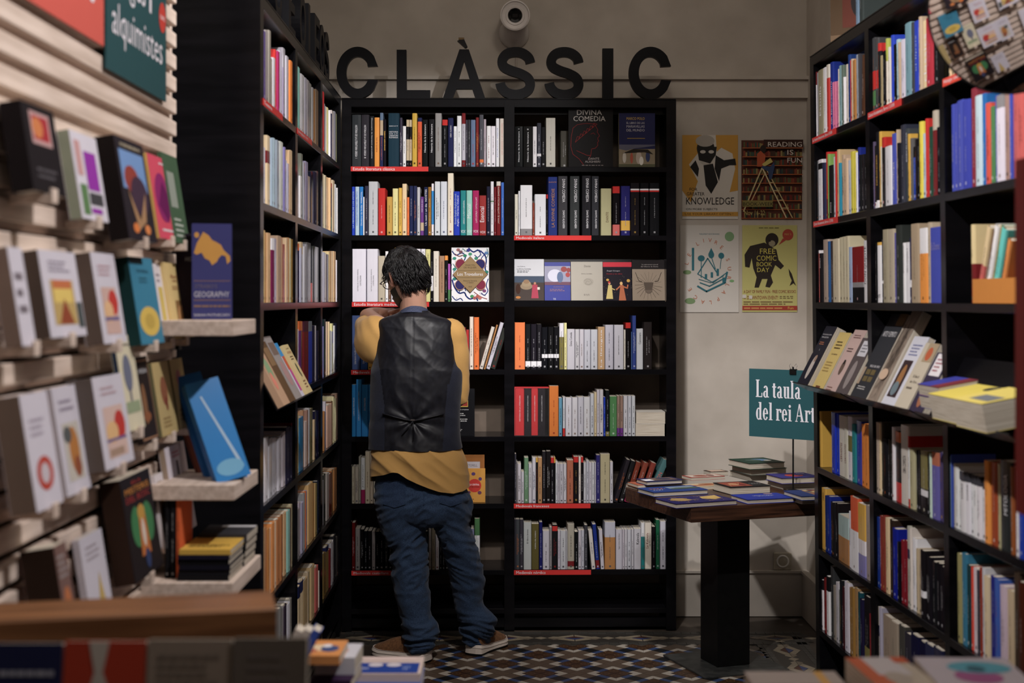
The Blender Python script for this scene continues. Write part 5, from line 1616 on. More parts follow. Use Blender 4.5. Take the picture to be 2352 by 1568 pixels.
# ---------------------------------------------------------------- orange-brown counter and the low rack of books in front of it
cz = 1.02
cA = P3(-60, 1430, 2.12); cB = P3(636, 1393, 2.22)
ang = math.atan2(cB.y-cA.y, cB.x-cA.x); Lc = math.hypot(cB.x-cA.x, cB.y-cA.y)
e = empty('counter', Matrix.Translation((cA.x, cA.y, 0)) @ Matrix.Rotation(ang, 4, 'Z'), 'orange-brown wooden counter in the lower left foreground', 'counter')
m = MB(); m.box(0, Lc, 0, .135, cz-.052, cz, bev=.004); m.build('top', M_COUNTER, e)
m = MB(); m.box(.02, .05, .02, .12, 0, cz-.0525); m.box(Lc-.06, Lc-.03, .02, .12, 0, cz-.0525); m.build('support', M_COUNTER, e)
fr = [(-30, 130, .16, (34, 38, 76), [('x', .1, .2, .6, .4, 2, (120, 120, 130)), ('x', .1, .7, .9, .8, 1, (160, 160, 176))], 'navy book at the lower left corner, below the counter'),
      (134, 324, .17, (180, 50, 16), [('p', [(.3, 1), (.55, 1), (.48, .75), (.6, .55), (.3, .55), (.38, .75)], (190, 180, 170)), ('e', .8, .5, .12, .08, (40, 20, 20))], 'orange-red book with a pale figure, below the counter'),
      (328, 524, .17, (146, 130, 116), [('x', .12, .62, .9, .9, 4, (120, 108, 98))], 'beige book with grey print, below the counter'),
      (528, 700, .16, (104, 94, 86), [('x', .2, .5, .8, .9, 4, (110, 100, 96))], 'grey book at the right end, below the counter')]
for k, (x0, x1, H, c, sh, lb) in enumerate(fr):
    d = 1.98; p0 = P3(x0, 1492-k*4, d); p1 = P3(x1, 1490, d)
    face_book(Matrix.Translation((p0.x, d, p0.z-H*.97)) @ Matrix.Rotation(math.radians(-10), 4, 'X'), p1.x-p0.x, H, .02, c, sh, lb, 'books propped in front of the counter', hard=False)
e = empty('wire_rack', Matrix.Translation((-.86, 1.94, .80)), 'dark low rack holding the books propped in front of the counter', 'rack')
m = MB(); m.box(0, .6, 0, .1, 0, .02); m.build('shelf', M_STEEL, e)
m = MB(); m.box(0, .02, .0, .1, -.80, -.0005); m.box(.58, .6, .0, .1, -.80, -.0005); m.build('leg', M_STEEL, e)
# ---------------------------------------------------------------- dark round-the-corner table with books
E1 = Vector((.943, .333, 0)).normalized(); E2 = Vector((-E1.y, E1.x, 0)); TN = Vector((.689, 5.47, 0)); TZ = .70; TW = .62
tang = math.atan2(E1.y, E1.x)
MT = Matrix.Translation(TN) @ Matrix.Rotation(tang, 4, 'Z')
e = empty('table', MT, 'square dark wooden table on one black column, loaded with books', 'table')
m = MB()
for k in range(4):
    m2 = MB(); m2.box(0, TW, k*TW/4+.0004, (k+1)*TW/4-.0004, TZ-.058, TZ, bev=.0015); m2.build('top_plank', M_TABLE, e)
m = MB(); m.box(TW/2-.073, TW/2+.073, TW/2-.075, TW/2+.075, .0085, TZ-.059, bev=.002); m.box(TW/2-.0735, TW/2-.0728, TW/2-.076, TW/2-.06, .0085, TZ-.059); m.build('column', M_STEEL, e)
m = MB(); m.box(TW/2-.19, TW/2+.19, TW/2-.19, TW/2+.19, .0005, .008, bev=.001); m.build('base_plate', M_CASTER, e)
def onz(px, py, z):
    d = (EYE-z)*F/(py-HY); return Vector(((px-CX)*d/F, d, z))
gT = 'books lying on the dark table'
def tb(px, py, zb, W, D, T, col, sh, lb, rot=0, hard=True, ss='l'):
    p = onz(px, py, TZ+zb)
    q = Vector((p.x, p.y, TZ+zb+.0006))
    return flat_book(Matrix.Translation(q) @ Matrix.Rotation(tang+math.radians(rot), 4, 'Z') , W, D, T, col, sh, lb, gT, hard, spine_side=ss)
sc_ = []
r9 = random.Random(9)
for k in range(26):
    x_, y_ = r9.uniform(.05, .9), r9.uniform(.05, .85); sc_.append(('l', cat([(x_, y_), (x_+r9.uniform(-.05, .1), y_+r9.uniform(-.1, .12)), (x_+r9.uniform(0, .12), y_+r9.uniform(-.05, .15)), (x_+r9.uniform(0, .08), y_+r9.uniform(0, .15))], 4), .0014, (196, 166, 110)))
tb(1552.6, 1168.4, 0, .275, .165, .019, (42, 38, 104), [('p', [(.08, .5), (.2, .8), (.36, .7), (.42, .4), (.25, .3)], (180, 146, 84)), ('p', [(.6, .5), (.66, .8), (.95, .9), (.9, .45), (.75, .3)], (206, 170, 90))]+[q for q in sc_ if max(p[0] for p in q[1]) < .98 and max(p[1] for p in q[1]) < .97 and min(p[1] for p in q[1]) > .02], 'purple and gold patterned book at the front corner of the table', 4, ss='n')
tb(1717.3, 1158.2, 0, .205, .15, .018, (32, 54, 160), [('t', 'SANTOLÀRIA', .55, .6, .45, .09, 'w'), ('x', .4, .45, .7, .53, 1, (150, 170, 220)), ('e', .75, .85, .1, .07, (190, 160, 150))], 'blue book with white title at the front edge of the table', -2, ss='n')
tb(1502, 1141.6, 0, .25, .15, .019, (36, 62, 130), [('r', .45, .35, .95, .85, (70, 90, 84)), ('p', [(.45, .5), (.6, .62), (.75, .55), (.95, .66), (.95, .85), (.45, .85)], (120, 140, 160)), ('e', .7, .5, .1, .08, (60, 80, 50)), ('x', .1, .5, .4, .7, 2, (190, 120, 90)), ('x', .1, .3, .3, .4, 1, 'w')], 'blue book with a framed landscape, left side of the table', 2, ss='n')
tb(1679, 1137, .0, .185, .16, .032, (30, 30, 34), [('r', .05, .1, .6, .9, (150, 70, 50)), ('e', .3, .5, .12, .2, (190, 130, 90)), ('e', .45, .4, .08, .2, (120, 40, 40)), ('l', cat([(.1, .2), (.2, .5), (.3, .3), (.5, .7)], 5), .002, (206, 170, 110)), ('x', .68, .3, .95, .6, 2, (120, 120, 120))], 'thick dark book with red artwork, middle of the table', 0, ss='n')
tb(1842, 1158, 0, .17, .17, .0175, (196, 190, 180), [], 'lower pale book at the right front corner of the table', -6, ss='n')
tb(1841, 1150, .018, .17, .17, .0175, (40, 60, 120), [('r', .4, .1, 1, .9, (190, 140, 110))] + [('r', .42+.12*(k % 5), .14+.2*(k//5), .52+.12*(k % 5), .3+.2*(k//5), [(120, 60, 60), (206, 180, 120), (70, 90, 120), (160, 110, 80)][(k*3) % 4]) for k in range(20)], 'blue book with mosaic picture, top of the right front stack', -6, ss='n')
tb(1797, 1124, 0, .18, .15, .026, (180, 172, 160), [], 'thick lower book of the right rear pair on the table', -3, ss='n')
tb(1796, 1112, .0265, .18, .15, .026, (52, 50, 130), [('e', .5, .45, .22, .25, (196, 60, 50)), ('e', .6, .5, .1, .1, (52, 50, 130)), ('t', 'Graal', .8, .75, .2, .12, 'w')], 'purple-blue book with red emblem, upper of right rear pair', -3, ss='n')
for k in range(3):
    tb(1722+2*(k % 2), 1105-13*k, .0285*k, .178, .19, .028, [(150, 146, 136), (110, 124, 116), (30, 64, 52)][k], [('e', .6, .55, .25, .2, (90, 130, 170)), ('e', .4, .5, .2, .2, (60, 90, 80)), ('e', .75, .4, .1, .1, (206, 210, 200))] if k == 2 else [], ['lowest', 'middle', 'topmost dark green'][k]+' book of the tall rear stack on the table', [0, -2, 1][k], ss='n')
tb(1464, 1126, 0, .2, .11, .012, (150, 110, 90), [], 'lowest thin book of the left rear stack on the table', 2, False, ss='n')
tb(1466, 1121, .0125, .2, .11, .012, (170, 90, 60), [('r', .2, .2, .8, .8, (120, 80, 60))], 'middle thin book of the left rear stack on the table', 0, False, ss='n')
tb(1486, 1115, .025, .17, .1, .017, (44, 44, 90), [('r', .25, .1, .9, .9, (110, 90, 80)), ('e', .6, .5, .2, .25, (60, 60, 84)), ('r', 0, .1, .25, .6, 'w')], 'navy and brown book on top of the left rear stack', 3, ss='n')
tb(1588, 1104, 0, .17, .09, .013, (170, 60, 50), [('r', .05, .1, .95, .9, (206, 190, 176)), ('e', .4, .5, .2, .25, (150, 70, 50)), ('e', .7, .5, .1, .25, (120, 60, 50))], 'thin red and white book at the back of the table', 2, False, ss='n')
tb(1592, 1126, 0, .2, .09, .014, (200, 176, 140), [('r', .1, .2, .9, .5, (170, 100, 60)), ('e', .5, .7, .2, .15, (150, 80, 50))], 'tan book between the stacks in the middle of the table', 3, False, ss='n')
tb(1632, 1094, 0, .09, .07, .02, (70, 50, 44), [('r', .1, .1, .9, .9, (196, 170, 150))], 'small brown and cream book at the back of the table', 0, False, ss='n')
# sign on a rod
rp = Vector((1.172, 5.93, TZ))
e = empty('table_sign', Matrix.Translation(rp), 'teal sign reading La taula del rei Artús on a thin rod, behind table', 'sign')
m = MB(); m.tube([(0, 0, .0005), (0, 0, .52)], .0035, 'k', 8); m.build('rod', M_STEEL, e)
m = MB(); m.lathe([(0, .001), (.035, .001), (.035, .005), (.005, .012), (0, .012)], 'k', 20); m.build('rod_foot', M_STEEL, e)
a = P3(1721, 846, 6.06); b2 = P3(1721, 1001, 6.06); c = P3(1873, 853, 5.86)
ex = Vector((c.x-a.x, c.y-a.y, 0)).normalized(); Wg = .40; Hg = a.z-b2.z
Ms = Matrix.Translation(-rp) @ Matrix.Translation((a.x, a.y, b2.z)) @ Matrix.Rotation(math.atan2(ex.y, ex.x), 4, 'Z')
def SG(): pass
m = MB(); m.box(0, Wg, -.0015, .0015, 0, Hg, (30, 86, 94)); bd = m.build('board', M_SIGN, e, mw=Ms)
# bold condensed serif letters, drawn as thick stems with slab feet
def serif(mb, txt, x, z, h, col, y=-.0022, sx=.84):
    x_0 = x; Y = [y]
    st = h*.17; u_ = h
    def AD(pts, fs): Y[0] -= .00003; mb.add([(x_0+(p[0]-x_0)*sx, Y[0], p[2]) for p in pts], fs, col)
    def R_(x0, z0, x1, z1): AD([(x+x0*h, y, z+z0*h), (x+x1*h, y, z+z0*h), (x+x1*h, y, z+z1*h), (x+x0*h, y, z+z1*h)], [(0, 1, 2, 3)])
    def arc(cx, cz, rx, rz, a0, a1, t0, t1, n=14):
        pts = []
        for k in range(n+1):
            a = math.radians(a0+(a1-a0)*k/n); t = t0+(t1-t0)*abs(math.cos(a))
            pts += [(x+(cx+rx*math.cos(a))*h, y, z+(cz+rz*math.sin(a))*h), (x+(cx+(rx-t)*math.cos(a))*h, y, z+(cz+(rz-min(t, .075))*math.sin(a))*h)]
        AD(pts, [(2*k, 2*k+2, 2*k+3, 2*k+1) for k in range(n)])
    for ch in txt:
        if ch == 'L': R_(.06, 0, .22, 1); R_(0, .95, .29, 1); R_(0, 0, .5, .055); R_(.44, 0, .5, .25); w_ = .56
        elif ch == 'A': 
            AD([(x+p*h, y, z+q*h) for p, q in ((.27, 1), (.36, 1), (.62, 0), (.45, 0))], [(0, 1, 2, 3)]); AD([(x+p*h, y, z+q*h) for p, q in ((.27, 1), (.32, .9), (.1, 0), (.05, 0))], [(0, 1, 2, 3)])
            R_(.14, .3, .48, .36); R_(0, 0, .18, .05); R_(.38, 0, .67, .05); w_ = .7
        elif ch in 'lid':
            if ch == 'd': arc(.2, .33, .2, .35, 60, 300, .07, .15); R_(.26, 0, .41, 1); R_(.2, .95, .41, 1); R_(.3, 0, .47, .05); w_ = .51
            elif ch == 'l': R_(.06, 0, .21, 1); R_(0, .95, .21, 1); R_(0, 0, .28, .05); w_ = .32
            else: R_(.06, 0, .21, .66); R_(0, .61, .21, .66); R_(0, 0, .28, .05); arc(.135, .84, .085, .085, 0, 360, .085, .085); w_ = .32
        elif ch == 'a': R_(.22, .03, .36, .5); arc(.19, .48, .17, .19, 0, 160, .08, .14); arc(.19, .18, .19, .2, 70, 300, .06, .14); R_(.3, 0, .44, .06); w_ = .47
        elif ch == 't': R_(.07, .06, .22, .82); R_(0, .58, .31, .65); arc(.2, .12, .13, .13, 180, 330, .07, .14); w_ = .35
        elif ch in 'uú': R_(.05, .14, .2, .66); R_(0, .61, .2, .66); arc(.2, .16, .15, .17, 180, 300, .07, .15); R_(.29, 0, .44, .66); R_(.24, .61, .44, .66); R_(.35, 0, .5, .05); w_ = .53
        elif ch == 'e': arc(.21, .33, .21, .35, 20, 330, .07, .16); R_(.1, .33, .41, .385); R_(.28, .36, .41, .46); w_ = .46
        elif ch == 'r': R_(.05, 0, .2, .66); R_(0, .61, .2, .66); R_(0, 0, .28, .05); arc(.3, .5, .14, .17, 40, 150, .08, .12); R_(.3, .46, .42, .6); w_ = .43
        elif ch == 's': arc(.17, .49, .16, .19, 20, 250, .07, .13); arc(.17, .18, .17, .19, -160, 70, .07, .13); w_ = .38
        else: w_ = .2
        if ch == 'ú': AD([(x+p*h, y, z+q*h) for p, q in ((.2, .75), (.28, .75), (.4, .95), (.26, .95))], [(0, 1, 2, 3)])
        x += (w_+.012)*h
for tx_, xx_, zz_ in (('La taula', .033, Hg*.585), ('del rei Artús', .034, Hg*.255)):
    l = MB(); serif(l, tx_, xx_, zz_, .074, (226, 226, 236)); l.build('lettering', M_SIGN, e, mw=Ms)
m = MB(); m.box(.195, .225, -.006, .006, Hg-.018, Hg+.004, (20, 20, 22)); cl = m.build('binder_clip', M_STEEL, e, mw=Ms)
M_WIRE, nt, b = nodes_of('bright_wire'); b.inputs['Metallic'].default_value = 1; b.inputs['Base Color'].default_value = (.7, .7, .72, 1); b.inputs['Roughness'].default_value = .25
m = MB()
for s_, sy in ((-1, -.004), (1, .004)):
    cx0 = .21+s_*.006; m.tube([(cx0-.004, sy, Hg+.003), (cx0-.006+s_*.002, sy*2, Hg+.018), (cx0+s_*.002, sy*2.4, Hg+.026), (cx0+.006+s_*.002, sy*2, Hg+.018), (cx0+.004, sy, Hg+.003)], .0008, 'w', 6)
m.build('clip_handle', M_WIRE, cl)
# ---------------------------------------------------------------- wall socket
pc = P3(1798, 1289, WY-.012)
e = empty('wall_socket', Matrix.Translation((pc.x, WY-.0005, pc.z)), 'round-hole white wall socket on a paint-smeared backing plate, low on wall', 'socket')
m = MB(); m.box(-.043, .041, -.012, 0, -.042, .042, (176, 166, 146), bev=.004); m.build('surround', M_WOODV, e)
m = MB(); pr = [(.0, -.001), (.02, -.001), (.0215, .003), (.0225, .014), (.028, .015), (.031, .012), (.031, .009)]
m.lathe(pr, (226, 222, 214), 28, M=Matrix.Rotation(math.radians(90), 4, 'X')); m.build('socket_face', M_GLOSS, e, smooth=True)
m = MB()
for sx in (-.0085, .0085): m.lathe([(0, .0012), (.0025, .0012)], (20, 20, 20), 10, M=Matrix.Translation((sx, 0, .0)) @ Matrix.Rotation(math.radians(90), 4, 'X'))
m.build('pin_hole', M_STEEL, e)
# ---------------------------------------------------------------- posters
def poster(x0, y0, x1, y1, shapes, col, label):
    d = WY-.004; a = P3(x0, y1, d); b_ = P3(x1, y0, d); W = b_.x-a.x; H = b_.z-a.z
    e = empty('poster', Matrix.Translation((a.x, WY-.0015, a.z)), label, 'poster', 'four posters on the back wall')
    m = MB(); m.box(0, W, -.0025, 0, 0, H, col); art(m, shapes, W, H, lambda p, q, l_: (p, -.0025-l_, q)); m.build('sheet', M_SIGN, e)
    return e
KW = (214, 208, 198)
poster(1567, 310, 1695, 503, [('p', [(0, .34), (.15, .2), (.28, .45), (.12, .65), (.3, .8), (.35, 1), (0, 1)], (206, 150, 30)), ('p', [(.6, 1), (1, 1), (1, .34), (.85, .32), (.95, .6), (.9, .78), (.7, .85), (.62, .8)], (206, 150, 30)),
    ('e', .42, .84, .16, .12, (30, 26, 24)), ('e', .41, .93, .17, .07, (176, 168, 158)), ('e', .43, .7, .12, .06, (196, 190, 180)), ('p', [(.26, .86), (.62, .86), (.6, .76), (.5, .66), (.3, .7)], (30, 26, 24)), ('e', .37, .8, .05, .02, (206, 200, 190)), ('e', .52, .8, .05, .02, (206, 200, 190)),
    ('p', [(.38, .64), (.55, .66), (.64, .44), (.52, .3), (.42, .4)], (26, 24, 24)), ('p', [(.6, .76), (.75, .7), (.95, .72), (.97, .64), (.85, .64), (.7, .6), (.66, .45), (.58, .6)], (26, 24, 24)), ('p', [(.24, .7), (.14, .62), (.28, .5), (.3, .6)], (26, 24, 24)),
    ('t', 'FOR', .2, .355, .14, .035, (60, 46, 24)), ('t', 'GREATER', .24, .3, .32, .04, (40, 34, 26)), ('t', 'KNOWLEDGE', .5, .215, .86, .085, (24, 22, 22)), ('t', 'ON MORE SUBJECTS', .35, .115, .56, .03, (50, 46, 42)), ('r', 0, .035, 1, .085, (206, 150, 30)), ('t', 'USE YOUR LIBRARY OFTEN !', .48, .06, .86, .028, (60, 40, 20))],
    KW, 'upper left poster, yellow with a bold black and white man, reading KNOWLEDGE')
sp = []
rr = random.Random(11)
for k in range(9):
    z0 = k*.11+.01
    x = .02
    while x < .97:
        w_ = rr.uniform(.015, .035); sp.append(('r', x, z0+.012, x+w_*.9, z0+rr.uniform(.06, .085), rr.choice([(110, 40, 26), (70, 44, 30), (50, 80, 66), (150, 130, 70), (140, 60, 30), (46, 52, 60), (90, 90, 50), (120, 30, 20)]))); x += w_
    sp.append(('r', 0, z0, 1, z0+.01, (190, 100, 40)))
poster(1703, 322, 1842, 504, sp + [('r', .35, .9, 1, 1, (60, 28, 20)), ('t', 'READING', .7, .94, .56, .06, (220, 210, 200)), ('t', 'IS', .79, .84, .1, .06, (220, 210, 200)), ('t', 'FUN', .86, .74, .24, .06, (220, 210, 200)),
    ('l', [(.32, .64), (.02, .1)], .006, (206, 186, 130)), ('l', [(.33, .64), (.72, .02)], .006, (220, 200, 150)), ('l', [(.4, .62), (.82, .02)], .005, (206, 180, 120)), ('l', [(.36, .56), (.13, .2)], .005, (206, 180, 120)), ('l', [(.44, .46), (.5, .46)], .004, (206, 186, 130)), ('l', [(.52, .36), (.6, .36)], .004, (206, 186, 130)), ('l', [(.6, .24), (.68, .24)], .004, (206, 186, 130)), ('l', [(.66, .14), (.76, .14)], .004, (206, 186, 130)),
    ('e', .34, .88, .05, .05, (40, 26, 20)), ('p', [(.24, .66), (.24, .82), (.3, .86), (.38, .8), (.36, .66)], (190, 80, 30)), ('p', [(.32, .69), (.46, .77), (.5, .72), (.36, .66)], (206, 190, 90)), ('p', [(.32, .67), (.46, .66), (.52, .72), (.53, .66), (.48, .5), (.44, .5), (.42, .6), (.32, .64)], (50, 70, 110)),
    ('r', 0, .155, .5, .235, (140, 128, 60)), ('t', 'BOOK-WEEK', .26, .19, .5, .045, (24, 22, 20)), ('t', 'Nov 16-22', .2, .08, .34, .06, (190, 170, 90))],
    (90, 44, 28), 'upper right poster, reader on a ladder before bookshelves, READING IS FUN')
OR = (196, 110, 70); TE = (34, 110, 124)
ring = []
def ringtext(txt, a0, a1, rx=.37, rz=.36):
    for k, ch in enumerate(txt):
        if ch == ' ': continue
        a = math.radians(a0+(a1-a0)*k/max(1, len(txt)-1)); ring.append((ch, .47+rx*math.cos(a), .47+rz*math.sin(a), math.degrees(a)-90))
ringtext('LE', 165, 148); ringtext('LIVRE', 118, 50); ringtext('SUR', 22, -12); ringtext('LA', -26, -42); ringtext('PLACE', -62, -145)
e = poster(1562, 517, 1697, 717, [('t', 'PARLEMENT DES ÉCRIVAINES', .5, .9, .34, .02, TE), ('e', .84, .87, .08, .055, (120, 160, 110)), ('e', .12, .46, .07, .025, (120, 150, 100)), ('e', .17, .13, .09, .035, (120, 150, 100)), ('e', .88, .36, .04, .015, (120, 170, 110)),
    ('r', .2, .48, .24, .74, TE), ('e', .36, .62, .06, .035, TE), ('e', .53, .66, .05, .04, TE), ('p', [(.48, .67), (.53, .74), (.58, .67)], TE), ('e', .7, .65, .05, .035, TE), ('l', [(.36, .6), (.36, .4)], .004, TE), ('l', [(.53, .64), (.6, .5)], .004, TE), ('l', [(.7, .62), (.68, .5)], .003, TE),
    ('l', [(.3, .44), (.47, .62), (.64, .44)], .005, TE), ('l', [(.3, .44), (.56, .34), (.8, .46)], .004, TE), ('l', [(.3, .3), (.45, .24), (.76, .34), (.8, .46)], .008, TE), ('l', [(.34, .34), (.5, .3), (.72, .38)], .005, TE), ('l', [(.32, .38), (.52, .34), (.74, .42)], .003, TE), ('r', .42, .38, .46, .44, TE), ('r', .52, .4, .56, .46, TE), ('r', .62, .42, .66, .5, TE), ('r', .72, .34, .78, .4, TE)],
    (206, 200, 192), 'lower left poster, pale with a ring of orange letters, LE LIVRE SUR LA PLACE')
m = MB(); Wp = (1697-1562)*(WY-.004)/F; Hp = 200*(WY-.004)/F
for ch, cx0, cz0, rot in ring:
    v, f, x0, x1, y0, y1 = text_polys(ch); c_, s_ = math.cos(math.radians(rot)), math.sin(math.radians(rot)); sc = .026
    m.add([(cx0*Wp+((p[0]-(x0+x1)/2)*c_-(p[1]-(y0+y1)/2)*s_)*sc, -.0038, cz0*Hp+((p[0]-(x0+x1)/2)*s_+(p[1]-(y0+y1)/2)*c_)*sc) for p in v], f, OR)
m.build('lettering', M_SIGN, e)
GK = (44, 34, 28)
poster(1705, 517, 1831, 716, [('e', .54, .83, .12, .08, GK), ('e', .54, .79, .06, .035, (150, 140, 110)), ('e', .5, .82, .02, .012, (30, 24, 20)), ('p', [(.05, .52), (.04, .66), (.14, .76), (.4, .8), (.62, .72), (.66, .6), (.76, .53), (.7, .49), (.6, .54), (.52, .42), (.56, .34), (.5, .28), (.42, .29), (.46, .38), (.36, .38), (.3, .28), (.22, .28), (.26, .4), (.2, .5), (.17, .62), (.13, .51)], GK),
    ('t', 'FREE', .46, .7, .28, .06, (206, 190, 60)), ('t', 'COMIC', .44, .62, .36, .06, (206, 190, 60)), ('t', 'BOOK', .4, .55, .28, .05, (206, 190, 60)), ('t', 'DAY', .38, .485, .22, .05, (206, 190, 60)),
    ('e', .83, .89, .1, .065, (180, 60, 40)), ('p', [(.74, .85), (.66, .77), (.8, .83)], (180, 60, 40)), ('t', 'MAY 5', .83, .895, .12, .022, (200, 170, 80)), ('p', [(.86, .3), (.9, .36), (.86, .42), (.84, .5), (.9, .44), (.94, .36), (.98, .3), (.93, .33)], GK), ('x', .3, .96, .7, .98, 1, (120, 110, 60)),
    ('t', 'A DAY OF FAMILY FUN · FREE COMIC BOOKS', .5, .235, .95, .035, (150, 60, 40)), ('t', 'A DOWNTOWN EVENT!', .34, .165, .62, .04, (150, 60, 40)), ('x', .68, .15, .98, .19, 2, (130, 110, 60)), ('x', .02, .08, .98, .13, 2, (130, 100, 60)), ('r', 0, .02, 1, .07, (170, 50, 30)), ('x', .03, .03, .75, .06, 1, (206, 150, 70)), ('t', 'Fun', .88, .045, .1, .03, (220, 180, 60)), ('r', 0, .16, .07, .2, KW), ('r', .12, .15, .18, .19, KW)],
    (196, 190, 106), 'lower right poster, greenish yellow with an ape silhouette, FREE COMIC BOOK DAY')
# ---------------------------------------------------------------- big block letters
M_LET = vmat('black_painted_letter', .4, .1, .1, 60, bump=.05)
def letter_mesh(ch, W, H, T=.032):
    m = MB(); fc = (14, 14, 18); 
    def S_(L, Rr): m.strip(L, Rr, 0, T, fc)
    if ch == 'C':
        L, R2 = [], []
        for k in range(41):
            a = math.radians(33+k*(360-66)/40); L.append((W/2+W*.515*math.cos(a), H/2+H*.5*math.sin(a)))
            a2 = math.radians(28+k*(360-56)/40); q = (W/2+W*.28*math.cos(a2), H/2+H*.31*math.sin(a2)); R2.append(q)
        L[0] = (W*.985, H*.63); L[1] = (W*.95, H*.76) if False else L[1]; R2[0] = (W*.74, H*.62); L[-1] = (W*.99, H*.36); R2[-1] = (W*.75, H*.37)
        S_(L, R2)
    elif ch == 'S':
        c = cat([(.88, .70), (.83, .80), (.68, .885), (.48, .91), (.27, .87), (.155, .755), (.19, .63), (.38, .55), (.62, .49), (.82, .40), (.875, .26), (.77, .14), (.52, .085), (.28, .12), (.14, .22), (.10, .31)], 4)
        L, R2 = [], []; th = H*.093
        for i, p in enumerate(c):
            a, b_ = c[max(0, i-1)], c[min(len(c)-1, i+1)]; dx, dy = (b_[0]-a[0])*W, (b_[1]-a[1])*H; l_ = math.hypot(dx, dy); nx, ny = -dy/l_*th, dx/l_*th
            L.append((p[0]*W+nx, p[1]*H+ny)); R2.append((p[0]*W-nx, p[1]*H-ny))
        S_(L, R2)
    elif ch == 'L': m.prism([(0, 0), (W, 0), (W, H*.175), (W*.30, H*.175), (W*.29, H), (0, H)], 0, T, fc)
    elif ch == 'I': m.prism([(0, 0), (W, 0), (W, H), (0, H)], 0, T, fc)
    elif ch == 'A':
        m.prism([(0, 0), (W*.23, 0), (W*.315, H*.2), (W*.69, H*.2), (W*.77, 0), (W, 0), (W*.61, H), (W*.39, H)], 0, T, fc, cap=False)
        pts = [(0, 0), (.23, 0), (.315, .2), (.69, .2), (.77, 0), (1, 0), (.61, 1), (.39, 1)]; hole = [(.365, .37), (.64, .37), (.5, .76)]
        for y, fl_ in ((0, 0), (T, 1)):
            tr = tessellate_polygon([[Vector((p[0]*W, p[1]*H, 0)) for p in pts], [Vector((p[0]*W, p[1]*H, 0)) for p in hole]])
            m.add([(p[0]*W, y, p[1]*H) for p in pts+hole], [tuple(t) for t in tr], fc)
        m.add([(p[0]*W, y, p[1]*H) for y in (0, T) for p in hole], [(0, 3, 4, 1), (1, 4, 5, 2), (2, 5, 3, 0)], fc)
    elif ch == 'E': m.prism([(0, 0), (W, 0), (W, H*.17), (W*.3, H*.17), (W*.3, H*.42), (W*.9, H*.42), (W*.9, H*.58), (W*.3, H*.58), (W*.3, H*.83), (W, H*.83), (W, H), (0, H)], 0, T, fc)
    elif ch == 'O':
        for k in range(40):
            a = 2*math.pi*k/40; b_ = 2*math.pi*(k+1)/40
            m.strip([(W/2+W*.5*math.cos(a), H/2+H*.5*math.sin(a)), (W/2+W*.5*math.cos(b_), H/2+H*.5*math.sin(b_))], [(W/2+W*.28*math.cos(a), H/2+H*.31*math.sin(a)), (W/2+W*.28*math.cos(b_), H/2+H*.31*math.sin(b_))], 0, T, fc)
    return m
gL = 'big black block letters standing on the back bookcase'
spec = [('C', 774, 869, 107, 'first of the black block letters, C at the left end'), ('L', 911, 988, 114, 'black block letter L on the back bookcase'), ('A', 1017, 1115, 113, 'black block letter A with an accent above it'),
        ('S', 1140, 1229, 108, 'left one of the two black block letters S'), ('S', 1253, 1340, 108, 'right one of the two black block letters S'), ('I', 1384, 1409, 111, 'narrow black block letter I'), ('C', 1446, 1543, 107, 'last of the black block letters, C at the right end')]
for ch, x0, x1, yt, lb in spec:
    u0, w1 = FB.loc(x0, yt, .015); u1, _ = FB.loc(x1, yt, .015); zb = TOPZ+.0045
    if ch == 'C' and x0 < 800: pass
    e = empty('block_letter', FB.M @ Matrix.Translation((u0, .015, zb)), lb, 'letter', gL)
    o = letter_mesh(ch, u1-u0, w1-zb).build('letter_body', M_LET, e, fix=True)
    if ch == 'A':
        m = MB(); Wa, Ha = u1-u0, w1-zb; m.prism([(Wa*.34, Ha*1.17), (Wa*.5, Ha*1.2), (Wa*.58, Ha*1.05), (Wa*.52, Ha*1.03)], -.006, .026, (30, 28, 28)); m.box(Wa*.37, Wa*.5, -.004, .024, Ha*1.19, Ha*1.235, (120, 96, 60)); m.box(Wa*.545, Wa*.555, .01, .014, Ha*.98, Ha*1.05, 'k'); m.build('accent', M_LET, e, fix=True)
gL2 = 'block letters standing on the left bookcase, seen edge-on'
for k, (ch, px) in enumerate((('C', 640), ('E', 672), ('O', 697), ('I', 716), ('E', 730), ('O', 742), ('S', 753))):
    u0 = FL.loc(px, HY)[0]
    e = empty('block_letter', FL.M @ Matrix.Translation((u0, .012, TOPZ+.0045)), ['nearest', 'second nearest', 'third', 'fourth', 'fifth', 'sixth', 'farthest'][k]+' of the edge-on block letters on the left bookcase', 'letter', gL2)
    letter_mesh(ch, .16 if ch != 'I' else .05, .21, .034).build('letter_body', M_LET, e, fix=True)
    m = MB()
    for j in range(5): m.box(.01, .05, .0345, .046, .02+j*.036, .03+j*.036, (120, 92, 62))
    m.build('wood_block', M_WOODV, e)
